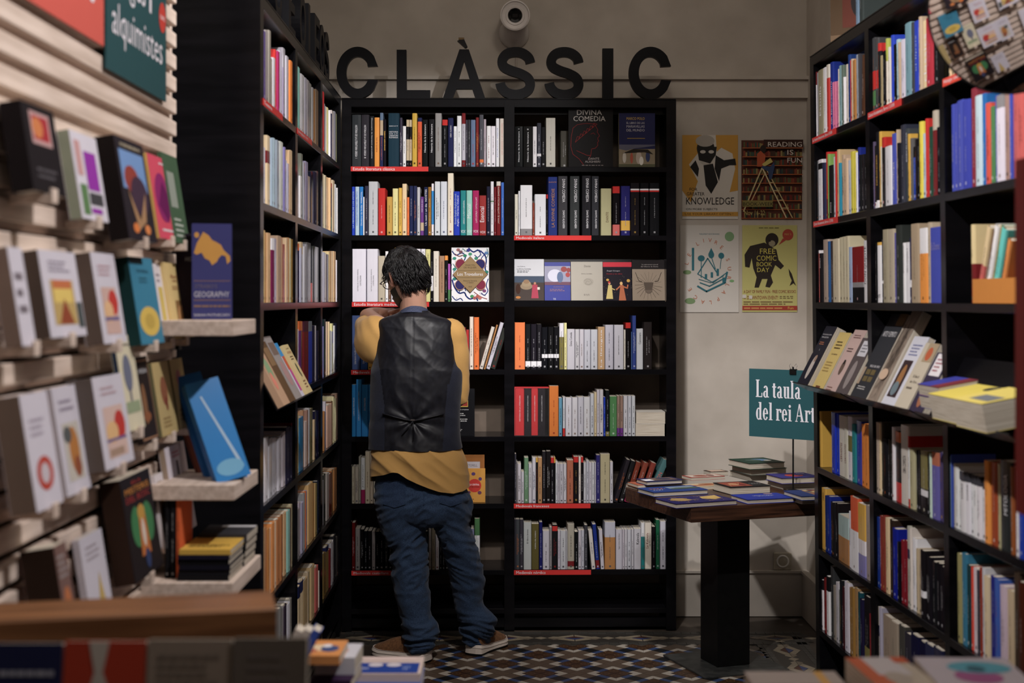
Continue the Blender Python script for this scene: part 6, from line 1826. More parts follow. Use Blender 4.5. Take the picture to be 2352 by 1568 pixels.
# ---------------------------------------------------------------- security camera
pc = P3(1181, 70, WY-.03)
e = empty('security_camera', Matrix.Translation((pc.x, WY-.0005, pc.z)), 'white dome-backed security camera on the wall above the letters', 'camera')
M_PLAST = vmat('white_plastic', .4, .4, .04, 30)
RX = Matrix.Rotation(math.radians(90), 4, 'X')
m = MB(); m.lathe([(0, .0), (.072, .0), (.072, .012), (.066, .03), (.05, .05), (.03, .06), (0, .062)], (206, 200, 196), 40, M=Matrix.Translation((0, 0, -.01)) @ RX); m.build('base_dome', M_PLAST, e, smooth=True)
m = MB(); m.tube([(0, -.04, 0), (.002, -.075, .03)], .02, (206, 200, 196), 20); m.build('arm', M_PLAST, e, smooth=True)
Mb = Matrix.Translation((.004, -.05, .058)) @ Matrix.Rotation(math.radians(8), 4, 'X') @ RX
m = MB(); m.lathe([(0, 0), (.055, 0), (.064, .006), (.066, .02), (.066, .15), (.069, .152), (.069, .166), (.064, .168), (.06, .162), (.045, .158), (.043, .162), (.034, .160), (.032, .15)], (210, 204, 200), 48, M=Mb); m.build('body', M_PLAST, e, smooth=False)
m = MB(); m.lathe([(0, .146), (.02, .147), (.031, .151)], (10, 10, 12), 32, M=Mb); m.box(-.012, .012, -.008, .008, .1475, .149, (34, 32, 34), M=Mb); m.build('lens', M_GLOSS, e)
# ---------------------------------------------------------------- round convex mirror near the upper right corner
mc = P3(2302, 28, 3.0); Rm = .172; Rs = 1.4
nrm = Vector((-1.19, -1.08, -.52)).normalized()
M_MIR, nt, b = nodes_of('mirror_glass'); b.inputs['Metallic'].default_value = 1; b.inputs['Base Color'].default_value = (.85, .84, .84, 1); b.inputs['Roughness'].default_value = .03
q = nrm.to_track_quat('Z', 'Y').to_matrix().to_4x4()
e = empty('convex_mirror', Matrix.Translation(mc) @ q, 'round convex mirror in the upper right corner reflecting the slatted display', 'mirror')
a1 = math.asin(Rm/Rs); pr = [(Rs*math.sin(a1*k/14), Rs*math.cos(a1*k/14)-Rs*math.cos(a1)) for k in range(15)]
m = MB(); m.lathe(pr, 'w', 64); m.build('mirror_face', M_MIR, e, smooth=True)
m = MB(); m.lathe([(Rm-.001, .001), (Rm+.003, .002), (Rm+.005, -.004), (Rm+.002, -.012), (Rm-.01, -.014), (0, -.03)], (40, 36, 36), 64); m.build('rim', M_STEEL, e, smooth=True)
m = MB(); pth = [q.inverted() @ Vector((.0, 0, 0)), q.inverted() @ Vector((.05, .06, .38)), q.inverted() @ Vector((1.395-mc.x, .08, .42))]
m.tube([pth[0]-Vector((0, 0, .03)), pth[1], pth[2]], .009, 'k', 10); m.build('bracket', M_STEEL, e)
# ---------------------------------------------------------------- film-wrapped big books on top of the right bookcase
uu = FR.loc(1912, 70, .02)[0]
for k, (du, W, H, T, c, sh, lb) in enumerate(((.0, .075, .30, .05, (110, 84, 56), [('r', .2, .2, .8, .8, (130, 60, 44)), ('e', .5, .5, .16, .2, (50, 44, 50)), ('r', 0, 0, 1, .12, (150, 120, 90))], 'large film-wrapped book with brown cover, on top of right bookcase'), (.0, 0, 0, 0, 0, 0, 0))[:1]):
    u0 = FR.loc(1908, 90, .02)[0]; M = FR.M @ Matrix.Translation((u0, .02, TOPZ+.0045)) @ Matrix.Rotation(math.radians(58), 4, 'Z')
    fbk = face_book(M, .22, H, T, c, sh, lb, None, (110, 140, 180), gloss=True); film(.22, H, -.001, fbk, 8)
b = make_book(FR.M @ Matrix.Translation((u0+.30, .03, TOPZ+.0045)), .035, .26, .18, (120, 150, 180), [], None, 960); tag(b, 'pale blue book on top of the right bookcase, behind wrapped one', 'book')
b = make_book(FR.M @ Matrix.Translation((u0+.345, .03, TOPZ+.0045)), .04, .24, .18, (60, 70, 70), [], None, 961); tag(b, 'dark book on top of the right bookcase, next to pale one', 'book')
# ---------------------------------------------------------------- foreground low table with book piles
e = empty('display_table', Matrix.Translation((-.55, 2.35, 0)), 'low dark table in the foreground, mostly below the frame', 'table')
m = MB(); m.box(-.25, .9, -.0, .78, .60, .64, bev=.003); m.build('top', M_TABLE, e)
for sx in (-.2, .82):
    for sy in (.04, .7): m = MB(); m.box(sx, sx+.05, sy, sy+.05, 0, .5995); m.build('leg', M_TABLE, e)
def fbk(px, py, z, W, D, T, col, sh, lb, rot=0, hard=False, ss='f', grp_=None):
    p = onz(px, py, z); return flat_book(Matrix.Translation((p.x, p.y, z)) @ Matrix.Rotation(math.radians(rot), 4, 'Z'), W, D, T, col, sh, lb, grp_, hard, spine_side=ss)
fbk(790, 1596, .641, .166, .15, .022, (60, 90, 170), [], 'book under the blue box set, bottom centre', ss='f')
fbk(789, 1566, .6635, .168, .15, .018, (206, 186, 178), [('r', .04, .04, .96, .62, (22, 62, 150)), ('e', .38, .5, .1, .1, (206, 200, 206)), ('e', .62, .5, .1, .1, (206, 200, 206)), ('t', 'MIL LLIBRES', .2, .3, .2, .1, (200, 206, 226)), ('x', .75, .2, .88, .45, 3, (160, 180, 226)), ('r', .1, .78, .9, .95, (220, 196, 190))], 'blue and pink book lying flat at bottom centre')
gC = 'pile of books in front of the left bookcase'
zz = .641
for k, (px, W, T, c, sh, lb, rot) in enumerate(((692, .072, .03, (150, 190, 206), [], 'pale blue lowest book in the bottom-centre pile', 0), (692, .074, .045, (222, 216, 226), [], 'white book with red marks in the bottom-centre pile', 0),
    (700, .085, .02, (50, 30, 60), [], 'dark purple book in the bottom-centre pile', -3))):
    p = onz(px, 1640-k*22, zz)
    o = flat_book(Matrix.Translation((-.412+.002*k, 2.86, zz)) @ Matrix.Rotation(math.radians(rot), 4, 'Z'), W, .14, T-.0005, c, sh, lb, gC, False, spine_side='f')
    if k == 1:
        m = MB(); art(m, [('l', [(0, .6), (.35, .75)], .005, (190, 40, 100)), ('e', .36, .75, .05, .1, (190, 40, 100)), ('l', [(0, .3), (.35, .15)], .006, (190, 40, 100)), ('e', .38, .25, .09, .2, (80, 60, 150)), ('x', .6, .3, .85, .9, 2, (130, 120, 140))], W, T, lambda a, b_, q_: (a, -q_, b_)); m.build('spine_print', M_BOOK, o)
    zz += T
flat_book(Matrix.Translation((-.402, 2.90, zz)) @ Matrix.Rotation(math.radians(-2), 4, 'Z'), .082, .12, .035, (196, 196, 206), [('x', .2, .4, .8, .7, 2, (190, 120, 130))], 'pale grey book at the right of the bottom-centre pile', gC, False, spine_side='f')
flat_book(Matrix.Translation((-.437, 2.84, zz+.0355)) @ Matrix.Rotation(math.radians(-1), 4, 'Z'), .093, .13, .018, (216, 140, 66), [('e', .5, .5, .3, .2, (226, 200, 160)), ('e', .7, .45, .2, .2, (60, 80, 130)), ('e', .3, .3, .15, .15, (190, 110, 80)), ('e', .62, .62, .1, .1, 'w')], 'orange book with a painted scene topping the bottom-centre pile', gC, False, spine_side='f')
for k, (c, t2, lb) in enumerate((((206, 196, 186), 'm', 'tilted cream paperback with red foot, left of the orange book'), ((206, 196, 186), 'm', 'second tilted cream paperback, left of the orange book'), ((60, 90, 190), 'B', 'tilted blue paperback left of the orange book'))):
    b = make_book(Matrix.Translation((P3(566+20*k, 900, 2.78).x, 2.78, .642)) @ Matrix.Rotation(math.radians(26), 4, 'Y'), .016, .235, .05, c, [(0, .82, t2)], None, 970+k); tag(b, lb, 'book', gC)
# right foreground table
e = empty('display_table', Matrix.Translation((.3, 2.1, 0)), 'low dark table at lower right, mostly below the frame', 'table')
m = MB(); m.box(.1, .85, 0, .55, .70, .74, bev=.003); m.build('top', M_TABLE, e)
for sx in (.13, .77):
    for sy in (.04, .46): m = MB(); m.box(sx, sx+.05, sy, sy+.05, 0, .6995); m.build('leg', M_TABLE, e)
gD = 'books lying on the lower right table'
def rb(x0, y, d, W, D, z1, T, col, sh, lb, rot=0, ss='f'):
    p = P3(x0, y, d); return flat_book(Matrix.Translation((p.x, d, z1-T)) @ Matrix.Rotation(math.radians(rot), 4, 'Z'), W, D, T, col, sh, lb, gD, False, spine_side=ss)
z0_ = .7405
rb(1742, 1560, 2.45, .165, .15, z0_+.08, .08, (150, 110, 96), [('r', .45, 0, .52, 1, (206, 196, 190)), ('r', .0, .4, 1, 1, (190, 180, 176)), ('r', .75, 0, .85, 1, (226, 176, 90)), ('r', .5, 0, .72, .4, (130, 60, 60))], 'thick pale-topped book at the bottom right, left of the others')
rb(2020, 1540, 2.36, .105, .2, z0_+.115, .115, (206, 196, 180), [('r', 0, 0, .35, 1, (216, 110, 70)), ('r', .25, .4, .8, 1, (214, 210, 216)), ('e', .5, .3, .2, .2, (190, 180, 170)), ('r', .75, .8, 1, 1, (216, 100, 60))], 'orange and white book with a sketch, lower right corner', 3)
rb(2162, 1540, 2.34, .16, .2, z0_+.122, .122, (206, 200, 214), [('e', .5, .35, .25, .22, (180, 100, 160)), ('e', .6, .65, .34, .2, (90, 180, 206)), ('e', .55, .6, .1, .1, (60, 110, 130))], 'white book with pink and blue blobs, lower right corner', -3)
# ---------------------------------------------------------------- the person at the shelves
M_SKIN = vmat('skin', .5, .4, .06, 60, bump=.05); M_SKIN.node_tree.nodes['Principled BSDF'].inputs['Subsurface Weight'].default_value = .08
M_HAIR = vmat('black_hair', .48, .4, .2, 200)
def cloth(name, c0, c1, scale, rough, spec, bump, sheen=0, dist=.0006):
    m = grain_mat(name, c0, c1, scale, rough, spec, bump, 5, dist); m.node_tree.nodes['Principled BSDF'].inputs['Sheen Weight'].default_value = sheen; return m
M_SATIN = cloth('black_satin', (17, 17, 23), (24, 25, 33), (60, 60, 40), .48, .34, .25, dist=.0012)
M_WOOL = cloth('navy_suiting', (22, 25, 38), (32, 36, 52), (400, 400, 400), .8, .2, .3, .1)
M_MUST = cloth('mustard_cotton', (182, 136, 62), (190, 144, 68), (500, 500, 500), .85, .2, .25, .1)
M_DENIM = cloth('blue_denim', (26, 42, 68), (58, 82, 114), (600, 600, 300), .85, .15, .3, .1)
M_DENIM2 = cloth('darker_denim', (26, 40, 66), (50, 72, 104), (600, 600, 300), .85, .15, .3, .1)
M_SUEDE = cloth('tan_suede', (104, 68, 38), (134, 90, 52), (120, 120, 120), .85, .2, .3, .1)
M_SOLE = vmat('off_white_rubber', .6, .3, .1, 60)
def crom(keys, n):
    """smooth interpolation of tuples"""
    K_ = [keys[0]]+list(keys)+[keys[-1]]; out = []; seg = len(keys)-1
    for i in range(n):
        t = i/(n-1)*seg; k = min(int(t), seg-1); f = t-k; a, b_, c_, d_ = K_[k], K_[k+1], K_[k+2], K_[k+3]
        out.append(tuple(.5*(2*b_[j]+(c_[j]-a[j])*f+(2*a[j]-5*b_[j]+4*c_[j]-d_[j])*f*f+(3*b_[j]-a[j]-3*c_[j]+d_[j])*f**3) for j in range(len(a))))
    return out
def rings_grid(keys, nr, ns, pw=1.0, disp=None):
    """keys: (pixel row, left px, right px, depth, half depth) -> grid of points"""
    g = []
    for i, (yp, xl, xr, d, ry) in enumerate(crom(keys, nr)):
        a = P3(xl, yp, d); b_ = P3(xr, yp, d); cx, rx, z = (a.x+b_.x)/2, (b_.x-a.x)/2, a.z; row_ = []
        for k in range(ns):
            t = 2*math.pi*k/ns; c_, s_ = math.cos(t), math.sin(t)
            c2 = math.copysign(abs(c_)**pw, c_); s2 = math.copysign(abs(s_)**pw, s_)
            p = Vector((cx+rx*c2, d+ry*s2, z)); nv = Vector((c_/max(rx, .01), s_/max(ry, .01), 0)).normalized()
            if disp: p = p+disp(p, nv, i/(nr-1), t, yp)
            row_.append(p)
        g.append(row_)
    return g
def grid_mesh(mb, g, col, closed=True, caps=False, keep=None):
    nr, ns = len(g), len(g[0]); pts = [p for r_ in g for p in r_]; fs = []
    for i in range(nr-1):
        for k in range(ns if closed else ns-1):
            if keep and not keep(i, k): continue
            k2 = (k+1) % ns; fs.append((i*ns+k, (i+1)*ns+k, (i+1)*ns+k2, i*ns+k2))
    if caps: fs.append(tuple(range(ns))); fs.append(tuple(reversed(range((nr-1)*ns, nr*ns))))
    mb.add(pts, fs, col)
def path_grid(keys, nr, ns):
    """keys: (x,y,z, ra, rb) ellipse tube along a path; rb is the radius nearest vertical"""
    K_ = crom(keys, nr); g = []; px_ = None
    for i, k in enumerate(K_):
        p = Vector(k[:3]); t = (Vector(K_[min(i+1, nr-1)][:3])-Vector(K_[max(i-1, 0)][:3])).normalized()
        if px_ is None:
            up = Vector((0, 0, 1)) if abs(t.z) < .85 else Vector((0, -1, 0)); x = t.cross(up).normalized()
        else: x = (px_-t*px_.dot(t)).normalized()
        px_ = x; y = x.cross(t).normalized()
        g.append([p+x*k[3]*math.cos(2*math.pi*j/ns)+y*k[4]*math.sin(2*math.pi*j/ns) for j in range(ns)])
    return g
def remesh(mb, name, vox, mats, parent, smooth=3, disp=None, colfn=None):
    me = mb.mesh('tmp', M_SKIN); o = bpy.data.objects.new('tmp', me); COL.objects.link(o)
    bm = bmesh.new(); bm.from_mesh(me); bmesh.ops.recalc_face_normals(bm, faces=bm.faces); bm.to_mesh(me); bm.free()
    r = o.modifiers.new('r', 'REMESH'); r.mode = 'VOXEL'; r.voxel_size = vox
    s_ = o.modifiers.new('s', 'SMOOTH'); s_.iterations = smooth; s_.factor = .5
    dg = bpy.context.evaluated_depsgraph_get(); ev = o.evaluated_get(dg); m2 = bpy.data.meshes.new_from_object(ev)
    bpy.data.objects.remove(o); m2.name = name; m2.materials.clear()
    for m in (mats if isinstance(mats, list) else [mats]): m2.materials.append(m)
    if disp:
        n = [v.normal.copy() for v in m2.vertices]
        for v, nv in zip(m2.vertices, n): v.co = v.co+disp(v.co, nv)
    for a in list(m2.attributes):
        if a.name == 'col': m2.attributes.remove(a)
    a = m2.attributes.new('col', 'FLOAT_COLOR', 'CORNER'); buf = []
    for p in m2.polygons:
        c = C(colfn(p.center) if colfn else (190, 140, 115)); buf += list(c)*len(p.loop_indices)
    a.data.foreach_set('color', buf); m2.polygons.foreach_set('use_smooth', [True]*len(m2.polygons))
    return put(name, m2, parent)
pe = empty('person', Matrix.Identity(4), 'dark-haired person in black vest, mustard shirt and jeans, seen from behind, reaching to shelf', 'person')
pe.matrix_world = Matrix.Translation((-.27, 6.0, 0)); PI_ = pe.matrix_world.inverted()
def loc_(mb): mb.v = [tuple(PI_ @ Vector(v)) for v in mb.v]; return mb
nz = mnoise.noise
def fb_(v, o=4): return mnoise.fractal(v, 1.0, 2.0, o)
DP = 5.97
# head frame
HC = P3(933, 634, 5.99); HM = Matrix.Translation(HC) @ Matrix.Rotation(math.radians(36), 4, 'Z') @ Matrix.Rotation(math.radians(-20), 4, 'X') @ Matrix.Rotation(math.radians(-4), 4, 'Y')
HR = [(.106, .004, -.006, .014), (.101, .03, .03, .05), (.088, .055, .06, .078), (.062, .070, .08, .095), (.03, .0765, .092, .1), (0, .077, .091, .097), (-.03, .074, .090, .088), (-.055, .069, .088, .072), (-.08, .062, .087, .052), (-.1, .052, .084, .03), (-.117, .036, .078, .0), (-.127, .014, .062, -.03)]
def head_grid(off=0, ns=48, nr=34):
    g = []
    for (z, hw, yf, yb) in crom(HR, nr):
        row_ = []
        for k in range(ns):
            t = 2*math.pi*k/ns; s_, c_ = math.sin(t), math.cos(t)   # t=0 front
            r = (hw+off); y = (yf+off)*c_ if c_ > 0 else (yb+off)*c_
            x = r*math.copysign(abs(s_)**.9, s_)
            if off == 0:
                fz = math.exp(-((z+.03)/.018)**2); fa = math.exp(-(x/.011)**2)
                if c_ > 0:
                    y += .020*fz*fa + .010*math.exp(-((z+.008)/.02)**2)*fa           # nose
                    y += .005*math.exp(-((z-.018)/.009)**2)*math.exp(-(x/.05)**2)    # brow
                    y -= .008*math.exp(-((z-.0)/.012)**2)*math.exp(-((abs(x)-.032)/.015)**2)   # eye sockets
                    y += .006*math.exp(-((z+.062)/.006)**2)*math.exp(-(x/.024)**2) + .005*math.exp(-((z+.075)/.006)**2)*math.exp(-(x/.02)**2)  # lips
                    y += .008*math.exp(-((z+.108)/.014)**2)*math.exp(-(x/.02)**2)
            row_.append(HM @ Vector((x, y, z+(off if z > .05 else 0)*.8)))
        g.append(row_)
    return g
body = MB(); SK = (190, 140, 115)
grid_mesh(body, head_grid(), SK, caps=True)
def tubeg(keys, nr=14, ns=20): grid_mesh(body, path_grid(keys, nr, ns), SK, caps=True)
nb = P3(950, 722, 5.98); nt_ = HM @ Vector((0, -.03, -.06))
tubeg([(nb.x, nb.y, nb.z-.05, .068, .062), (nb.x, nb.y, nb.z, .06, .06), tuple((nb+nt_)/2)+(.055, .058), tuple(nt_)+(.056, .056)])
grid_mesh(body, rings_grid([(722, 925, 985, DP, .04), (740, 885, 1025, DP, .07), (790, 880, 1035, DP, .095), (880, 875, 1040, DP, .1), (980, 878, 1035, DP, .09), (1060, 872, 1062, DP, .1), (1120, 872, 1066, DP, .105), (1170, 878, 1066, DP, .09)], 20, 32), SK, caps=True)
for kk in (((925, 1150), (935, 1300), (962, 1480)), ((1032, 1150), (1070, 1300), (1092, 1470))):
    ks = []
    for j, (px, py) in enumerate(kk): q_ = P3(px, py, [5.96, 5.95, 5.93][j] if px < 1000 else [5.97, 6.02, 6.05][j]); ks.append((q_.x, q_.y, q_.z, [.06, .04, .034][j], [.07, .045, .036][j]))
    tubeg(ks)
def pk(px, py, d, a, b_): q_ = P3(px, py, d); return (q_.x, q_.y, q_.z, a, b_)
# left arm: upper arm forward, elbow high, forearm folded back towards the chin
tubeg([pk(892, 762, 5.97, .046, .05), pk(868, 748, 6.08, .042, .046), pk(850, 731, 6.19, .036, .038), pk(845, 725, 6.22, .032, .033)])
tubeg([pk(840, 727, 6.20, .032, .033), pk(852, 725, 6.24, .035, .036), pk(868, 722, 6.28, .031, .032), pk(888, 722, 6.25, .026, .028), pk(903, 719, 6.19, .020, .024)])
# right arm: hangs, forearm forward
tubeg([pk(1034, 765, 5.97, .045, .05), pk(1044, 830, 5.98, .042, .044), pk(1052, 905, 6.0, .034, .036), pk(1053, 915, 6.01, .032, .033)])
tubeg([pk(1053, 915, 6.01, .032, .033), pk(1046, 918, 6.08, .033, .034), pk(1030, 912, 6.17, .026, .028), pk(1015, 905, 6.25, .020, .024)])
def hand(W, dx, up, flip):
    """palm and five fingers; dx pointing direction, up = back of hand"""
    dx = dx.normalized(); sd = dx.cross(up).normalized()*flip; up = up.normalized()
    K_ = lambda p, a, b_: tuple(p)+(a, b_)
    tubeg([K_(W-dx*.01, .024, .017), K_(W+dx*.03, .036, .016), K_(W+dx*.065, .041, .014), K_(W+dx*.088, .038, .012)], 8, 16)
    for j, (o_, L) in enumerate(((-.029, .072), (-.010, .08), (.010, .074), (.028, .058))):
        b0 = W+dx*.082+sd*o_; c1 = b0+dx*L*.45-up*.006; c2 = c1+dx*L*.28-up*L*.22; c3 = c2+dx*L*.12-up*L*.26
        tubeg([K_(b0, .009, .009), K_(c1, .0085, .0085), K_(c2, .0078, .0078), K_(c3, .0062, .0062)], 9, 10)
    t0 = W+dx*.03-sd*.03; t1 = t0+dx*.028-sd*.024-up*.008; t2 = t1+dx*.03-sd*.004-up*.012
    tubeg([K_(t0, .014, .013), K_(t1, .0105, .0105), K_(t2, .008, .008)], 8, 10)
w1 = Vector(pk(903, 719, 6.19, 0, 0)[:3]); hand(w1, Vector((.45, -.75, .1)), Vector((.3, .5, -.6)), 1)
w2 = Vector(pk(1015, 905, 6.25, 0, 0)[:3]); hand(w2, Vector((-.7, .45, .2)), Vector((.2, -.1, 1)), -1)
body.v = [tuple(PI_ @ Vector(v)) for v in body.v]
remesh(body, 'body', .0045, M_SKIN, pe, 3)
# ears, eyes, brows
for sx in (-1, 1):
    m = MB(); pts = [(sx*(.076+.010*math.sin(math.pi*min(1, k/9))), -.012+.02*math.sin(k/10*2*math.pi*.82+2.2)*1.0-.004, -.012+.031*math.cos(k/10*2*math.pi*.82+2.2-math.pi/2*0)) for k in range(11)]
    E_ = [HM @ Vector((sx*.078, -.01, -.012))]
    g = []
    for i in range(7):
        r_ = 1-i/6; row_ = []
        for k in range(18):
            t = 2*math.pi*k/18; y = -.012+.017*r_*math.cos(t)*(1.0 if math.sin(t) > 0 else .8)-.006*r_*math.sin(t); z = -.014+.032*r_*math.sin(t)
            x = .076+.014*math.sin(math.pi*min(1, (1-r_)*1.25+.25))*1.0-(.006 if r_ < .45 else 0)+.012*max(0, -(y+.012)/.017)
            row_.append(HM @ Vector((sx*x, y, z)))
        g.append(row_)
    grid_mesh(m, g, (196, 136, 112)); grid_mesh(m, [[p+(HM.to_3x3() @ Vector((-sx*.006, 0, 0))) for p in r_] for r_ in g], (180, 120, 100))
    loc_(m).build('ear', M_SKIN, pe, smooth=True)
    m = MB(); m.lathe([(.0118*math.sin(math.pi*k/8), .0118*math.cos(math.pi*k/8)) for k in range(9)], (226, 222, 218), 14, M=HM @ Matrix.Translation((sx*.032, .076, 0)))
    m.lathe([(.0055, .0116), (0, .0122)], (40, 26, 18), 12, M=HM @ Matrix.Translation((sx*.032, .076, 0)) @ Matrix.Rotation(-math.pi/2, 4, 'X')); loc_(m).build('eye', M_GLOSS, pe, smooth=True)
    m = MB(); m.tube([HM @ Vector((sx*x, y, z)) for x, y, z in ((.014, .093, .018), (.032, .092, .024), (.052, .08, .02))], [.003, .0035, .002], (20, 16, 14), 6); loc_(m).build('eyebrow', M_HAIR, pe)
# beard
g = head_grid(.005, 48, 34)
m = MB(); grid_mesh(m, g, (24, 20, 20), keep=lambda i, k: 19 < i and (min(k, 48-k) <= 13) and not (i < 24 and min(k, 48-k) < 3) and not (i < 23 and min(k, 48-k) < 9)); loc_(m).build('beard', M_HAIR, pe, smooth=True)
# glasses
m = MB(); hv = lambda x, y, z: HM @ Vector((x, y, z))
for sx in (-1, 1):
    m.tube([hv(sx*(.033+.024*math.cos(t)), .102, -.002+.016*math.sin(t)) for t in [2*math.pi*k/20 for k in range(21)]], .0018, (20, 20, 24), 6)
    m.tube([hv(sx*.062, .102, .004), hv(sx*.078, .09, .004), hv(sx*.083, .03, .004), hv(sx*.082, -.008, .0), hv(sx*.083, -.02, -.018)], .0022, (20, 20, 24), 6)
m.tube([hv(-.008, .104, .002), hv(0, .107, .004), hv(.008, .104, .002)], .0018, (20, 20, 24), 6); loc_(m).build('glasses', M_GLOSS, pe, smooth=True)
# hair: cap and locks combed out from the crown
g = head_grid(.003, 64, 40)
zs_ = [k[0] for k in crom(HR, 40)]
def hair_keep(i, k):
    z = zs_[i]; az = min(k, 64-k)/32*180     # 0 front, 180 back
    lim = .052 if az < 55 else (.052-(az-55)*.0018 if az < 80 else (.0 if az < 104 else (-.0-(az-104)*.0042 if az < 124 else -.088-.006*math.sin(k*1.7))))
    return z > lim
for i, r_ in enumerate(g):
    for k, p in enumerate(r_):
        l = HM.inverted() @ p; a_ = math.atan2(l.x, l.y); d_ = .0022*nz(Vector((a_*9, l.z*14, 1)))+.0035*nz(Vector((a_*2.2, l.z*9, 4)))
        r_[k] = HM @ (l*(1+d_/.09))
m = MB(); grid_mesh(m, g, (17, 15, 17), keep=hair_keep); rr = random.Random(21)
crown = Vector((-.015, -.055, .085)).normalized(); ax_ = None
def surf(u, lift):
    s_ = 1/math.sqrt((u.x/.0880)**2+(u.y/(.104 if u.y > 0 else .115))**2+(u.z/(.124 if u.z > 0 else .135))**2); return u*(s_+lift)
for n_ in range(4200):
    u_ = Vector((rr.gauss(0, 1), rr.gauss(0, 1), rr.gauss(0, 1))).normalized()
    if n_ < 1200: u_ = (crown+Vector((rr.gauss(0, .42), rr.gauss(0, .42), rr.gauss(0, .25)))).normalized()
    p = surf(u_, 0); az = math.degrees(abs(math.atan2(u_.x, u_.y)))
    lim = .05 if az < 62 else (-.0 if az < 110 else (-.03 if az < 122 else -.078))
    if p.z < lim or p.z < -.082: continue
    ax = crown.cross(u_)
    if ax.length < .004: continue
    ax.normalize(); cl_ = nz(Vector((u_.x*4, u_.y*4, u_.z*4)))*1.1
    ax = Matrix.Rotation(rr.uniform(-.25, .25)+.2+cl_, 3, u_) @ ax
    L = rr.uniform(.25, .5); pts = []; lf_ = .002+.006*abs(nz(Vector((u_.x*7, u_.y*7, u_.z*7+5))))*2
    for j in range(7):
        f = j/6; v_ = Matrix.Rotation(L*(f-.2), 3, ax) @ u_; pts.append(HM @ surf(v_, .001+lf_*math.sin(math.pi*min(1, f*1.05+.05))-.004*(f < .01)))
    g_ = rr.uniform(.6, 1.4); m.tube(pts, [.0006, .0016, .0019, .0019, .0016, .0011, .0003], (int(19*g_), int(17*g_), int(19*g_)), 4, cap=False, sq=.6)
for n_ in range(520):      # ragged ends over the nape and behind the ears
    az = rr.uniform(112, 248); z_ = -.066+.012*rr.random()
    if az < 128 or az > 232: z_ += .03
    u_ = Vector((math.sin(math.radians(az))*.075, math.cos(math.radians(az))*.088, z_)); e_ = Vector((u_.x*.93, u_.y*.88, u_.z-rr.uniform(.02, .034)))
    m.tube([HM @ (u_*1.1), HM @ ((u_+e_)*.5*1.07), HM @ e_], [.0018, .0016, .0003], (18, 16, 18), 4, cap=False, sq=.5)
loc_(m).build('hair', M_HAIR, pe, smooth=True)
# vest
def folds(x, z, cx, cz, n, ph, R_): 
    dx, dz = x-cx, z-cz; r_ = math.hypot(dx, dz); a_ = math.atan2(dz, dx)
    return math.sin(a_*n+ph+2*nz(Vector((dx*6, dz*6, ph))))*math.exp(-(r_/R_)**2)*min(1, r_/.03)
PC = P3(948, 966, DP-.1)
def vdisp(p, nv, f, t, yp):
    back = max(0, -nv.y)
    d_ = .0045*folds(p.x, p.z, PC.x, PC.z, 9, 1.0, .15)*back*(1 if p.z < PC.z else .8)
    d_ += .008*nz(Vector((p.x*5+p.z*2, p.z*3.2, 2)))+.0055*(1-abs(nz(Vector((p.x*9-p.z*5, p.z*6+p.x*4, 7)))*2))*back
    d_ += .0024*(1-abs(2*nz(Vector((p.x*17+p.z*9, p.z*9-p.x*4, 3)))))+.0004*(1-abs(2*nz(Vector((p.x*50-p.z*20, p.z*30, 13)))))
    d_ -= .012*math.exp(-((p.x-PC.x)/.03)**2-((p.z-PC.z)/.022)**2)*back
    d_ -= .003*math.exp(-((p.x-P3(948, 800, 5.87).x)/.003)**2)*back*.5
    d_ += max(0, min(1, (775-yp)/40))*.0035*(1-abs(2*nz(Vector((p.x*8, p.z*22+p.x*5, 12)))))*back
    v_ = nv*d_
    if f > .97: v_ += Vector((0, 0, -.008*(f-.97)/.03*(1+math.cos(t-math.pi))*.5+.004*math.sin(t*2)))
    return v_
VK = [(713, 922, 984, 5.98, .058), (719, 912, 990, 5.98, .066), (726, 892, 1006, DP, .074), (733, 876, 1028, DP, .08), (742, 868, 1042, DP, .087), (760, 866, 1045, DP, .098), (800, 863, 1047, DP, .113), (836, 859, 1052, DP, .12), (855, 855, 1062, DP, .122), (900, 854, 1062, DP, .12), (950, 852, 1057, DP, .115), (990, 849, 1056, DP, .118), (1027, 846, 1060, DP, .125)]
g = rings_grid(VK, 200, 256, .92, vdisp)
def vside(i, k):
    p = g[i][k]; t = 2*math.pi*k/256; y_ = HY+(EYE-p.z)*F/p.y; x_ = CX+p.x*F/p.y
    if math.sin(t) > .2: return True
    xr_ = 1100 if y_ < 812 else 1046-(y_-812)*.21 if y_ < 880 else 1027-(y_-880)*.08; xl_ = 0 if y_ < 805 else 866+(y_-805)*.13 if y_ < 930 else 882
    return x_ > xr_ or x_ < xl_
m = MB(); grid_mesh(m, g, 'k', keep=lambda i, k: not vside(i, k)); loc_(m).build('vest_back_panel', M_SATIN, pe, smooth=True)['label'] = 'shiny black back panel of the vest'
m = MB(); grid_mesh(m, g, 'n', keep=vside); loc_(m).build('vest_side_panels', M_WOOL, pe, smooth=True)['label'] = 'matt navy sides of the vest'
m = MB(); cg = []
for i in range(6):
    row_ = []
    for k in range(40):
        t = math.pi*.92+math.pi*1.16*(k/39); bk_ = max(0, -math.sin(t)); a = P3(915+1.5*i, 721-2.8*i, 5.98); b_ = P3(987-1.2*i, 724-2.8*i, 5.98); rx = (b_.x-a.x)/2
        row_.append(Vector(((a.x+b_.x)/2+rx*math.cos(t), 5.985+(.084-.0022*i)*math.sin(t), (a.z+b_.z)/2+.012*bk_)))
    cg.append(row_)
grid_mesh(m, cg, 'n', closed=False); loc_(m).build('collar_band', cloth('slate_cotton', (52, 58, 82), (70, 78, 104), (300, 300, 300), .8, .2, .2), pe, smooth=True)
m = MB(); sp_ = [P3(x, y, 5.848+.0000*x) for x, y in ((878, 950), (905, 957), (930, 963), (948, 966), (972, 962), (1000, 955), (1020, 950))]
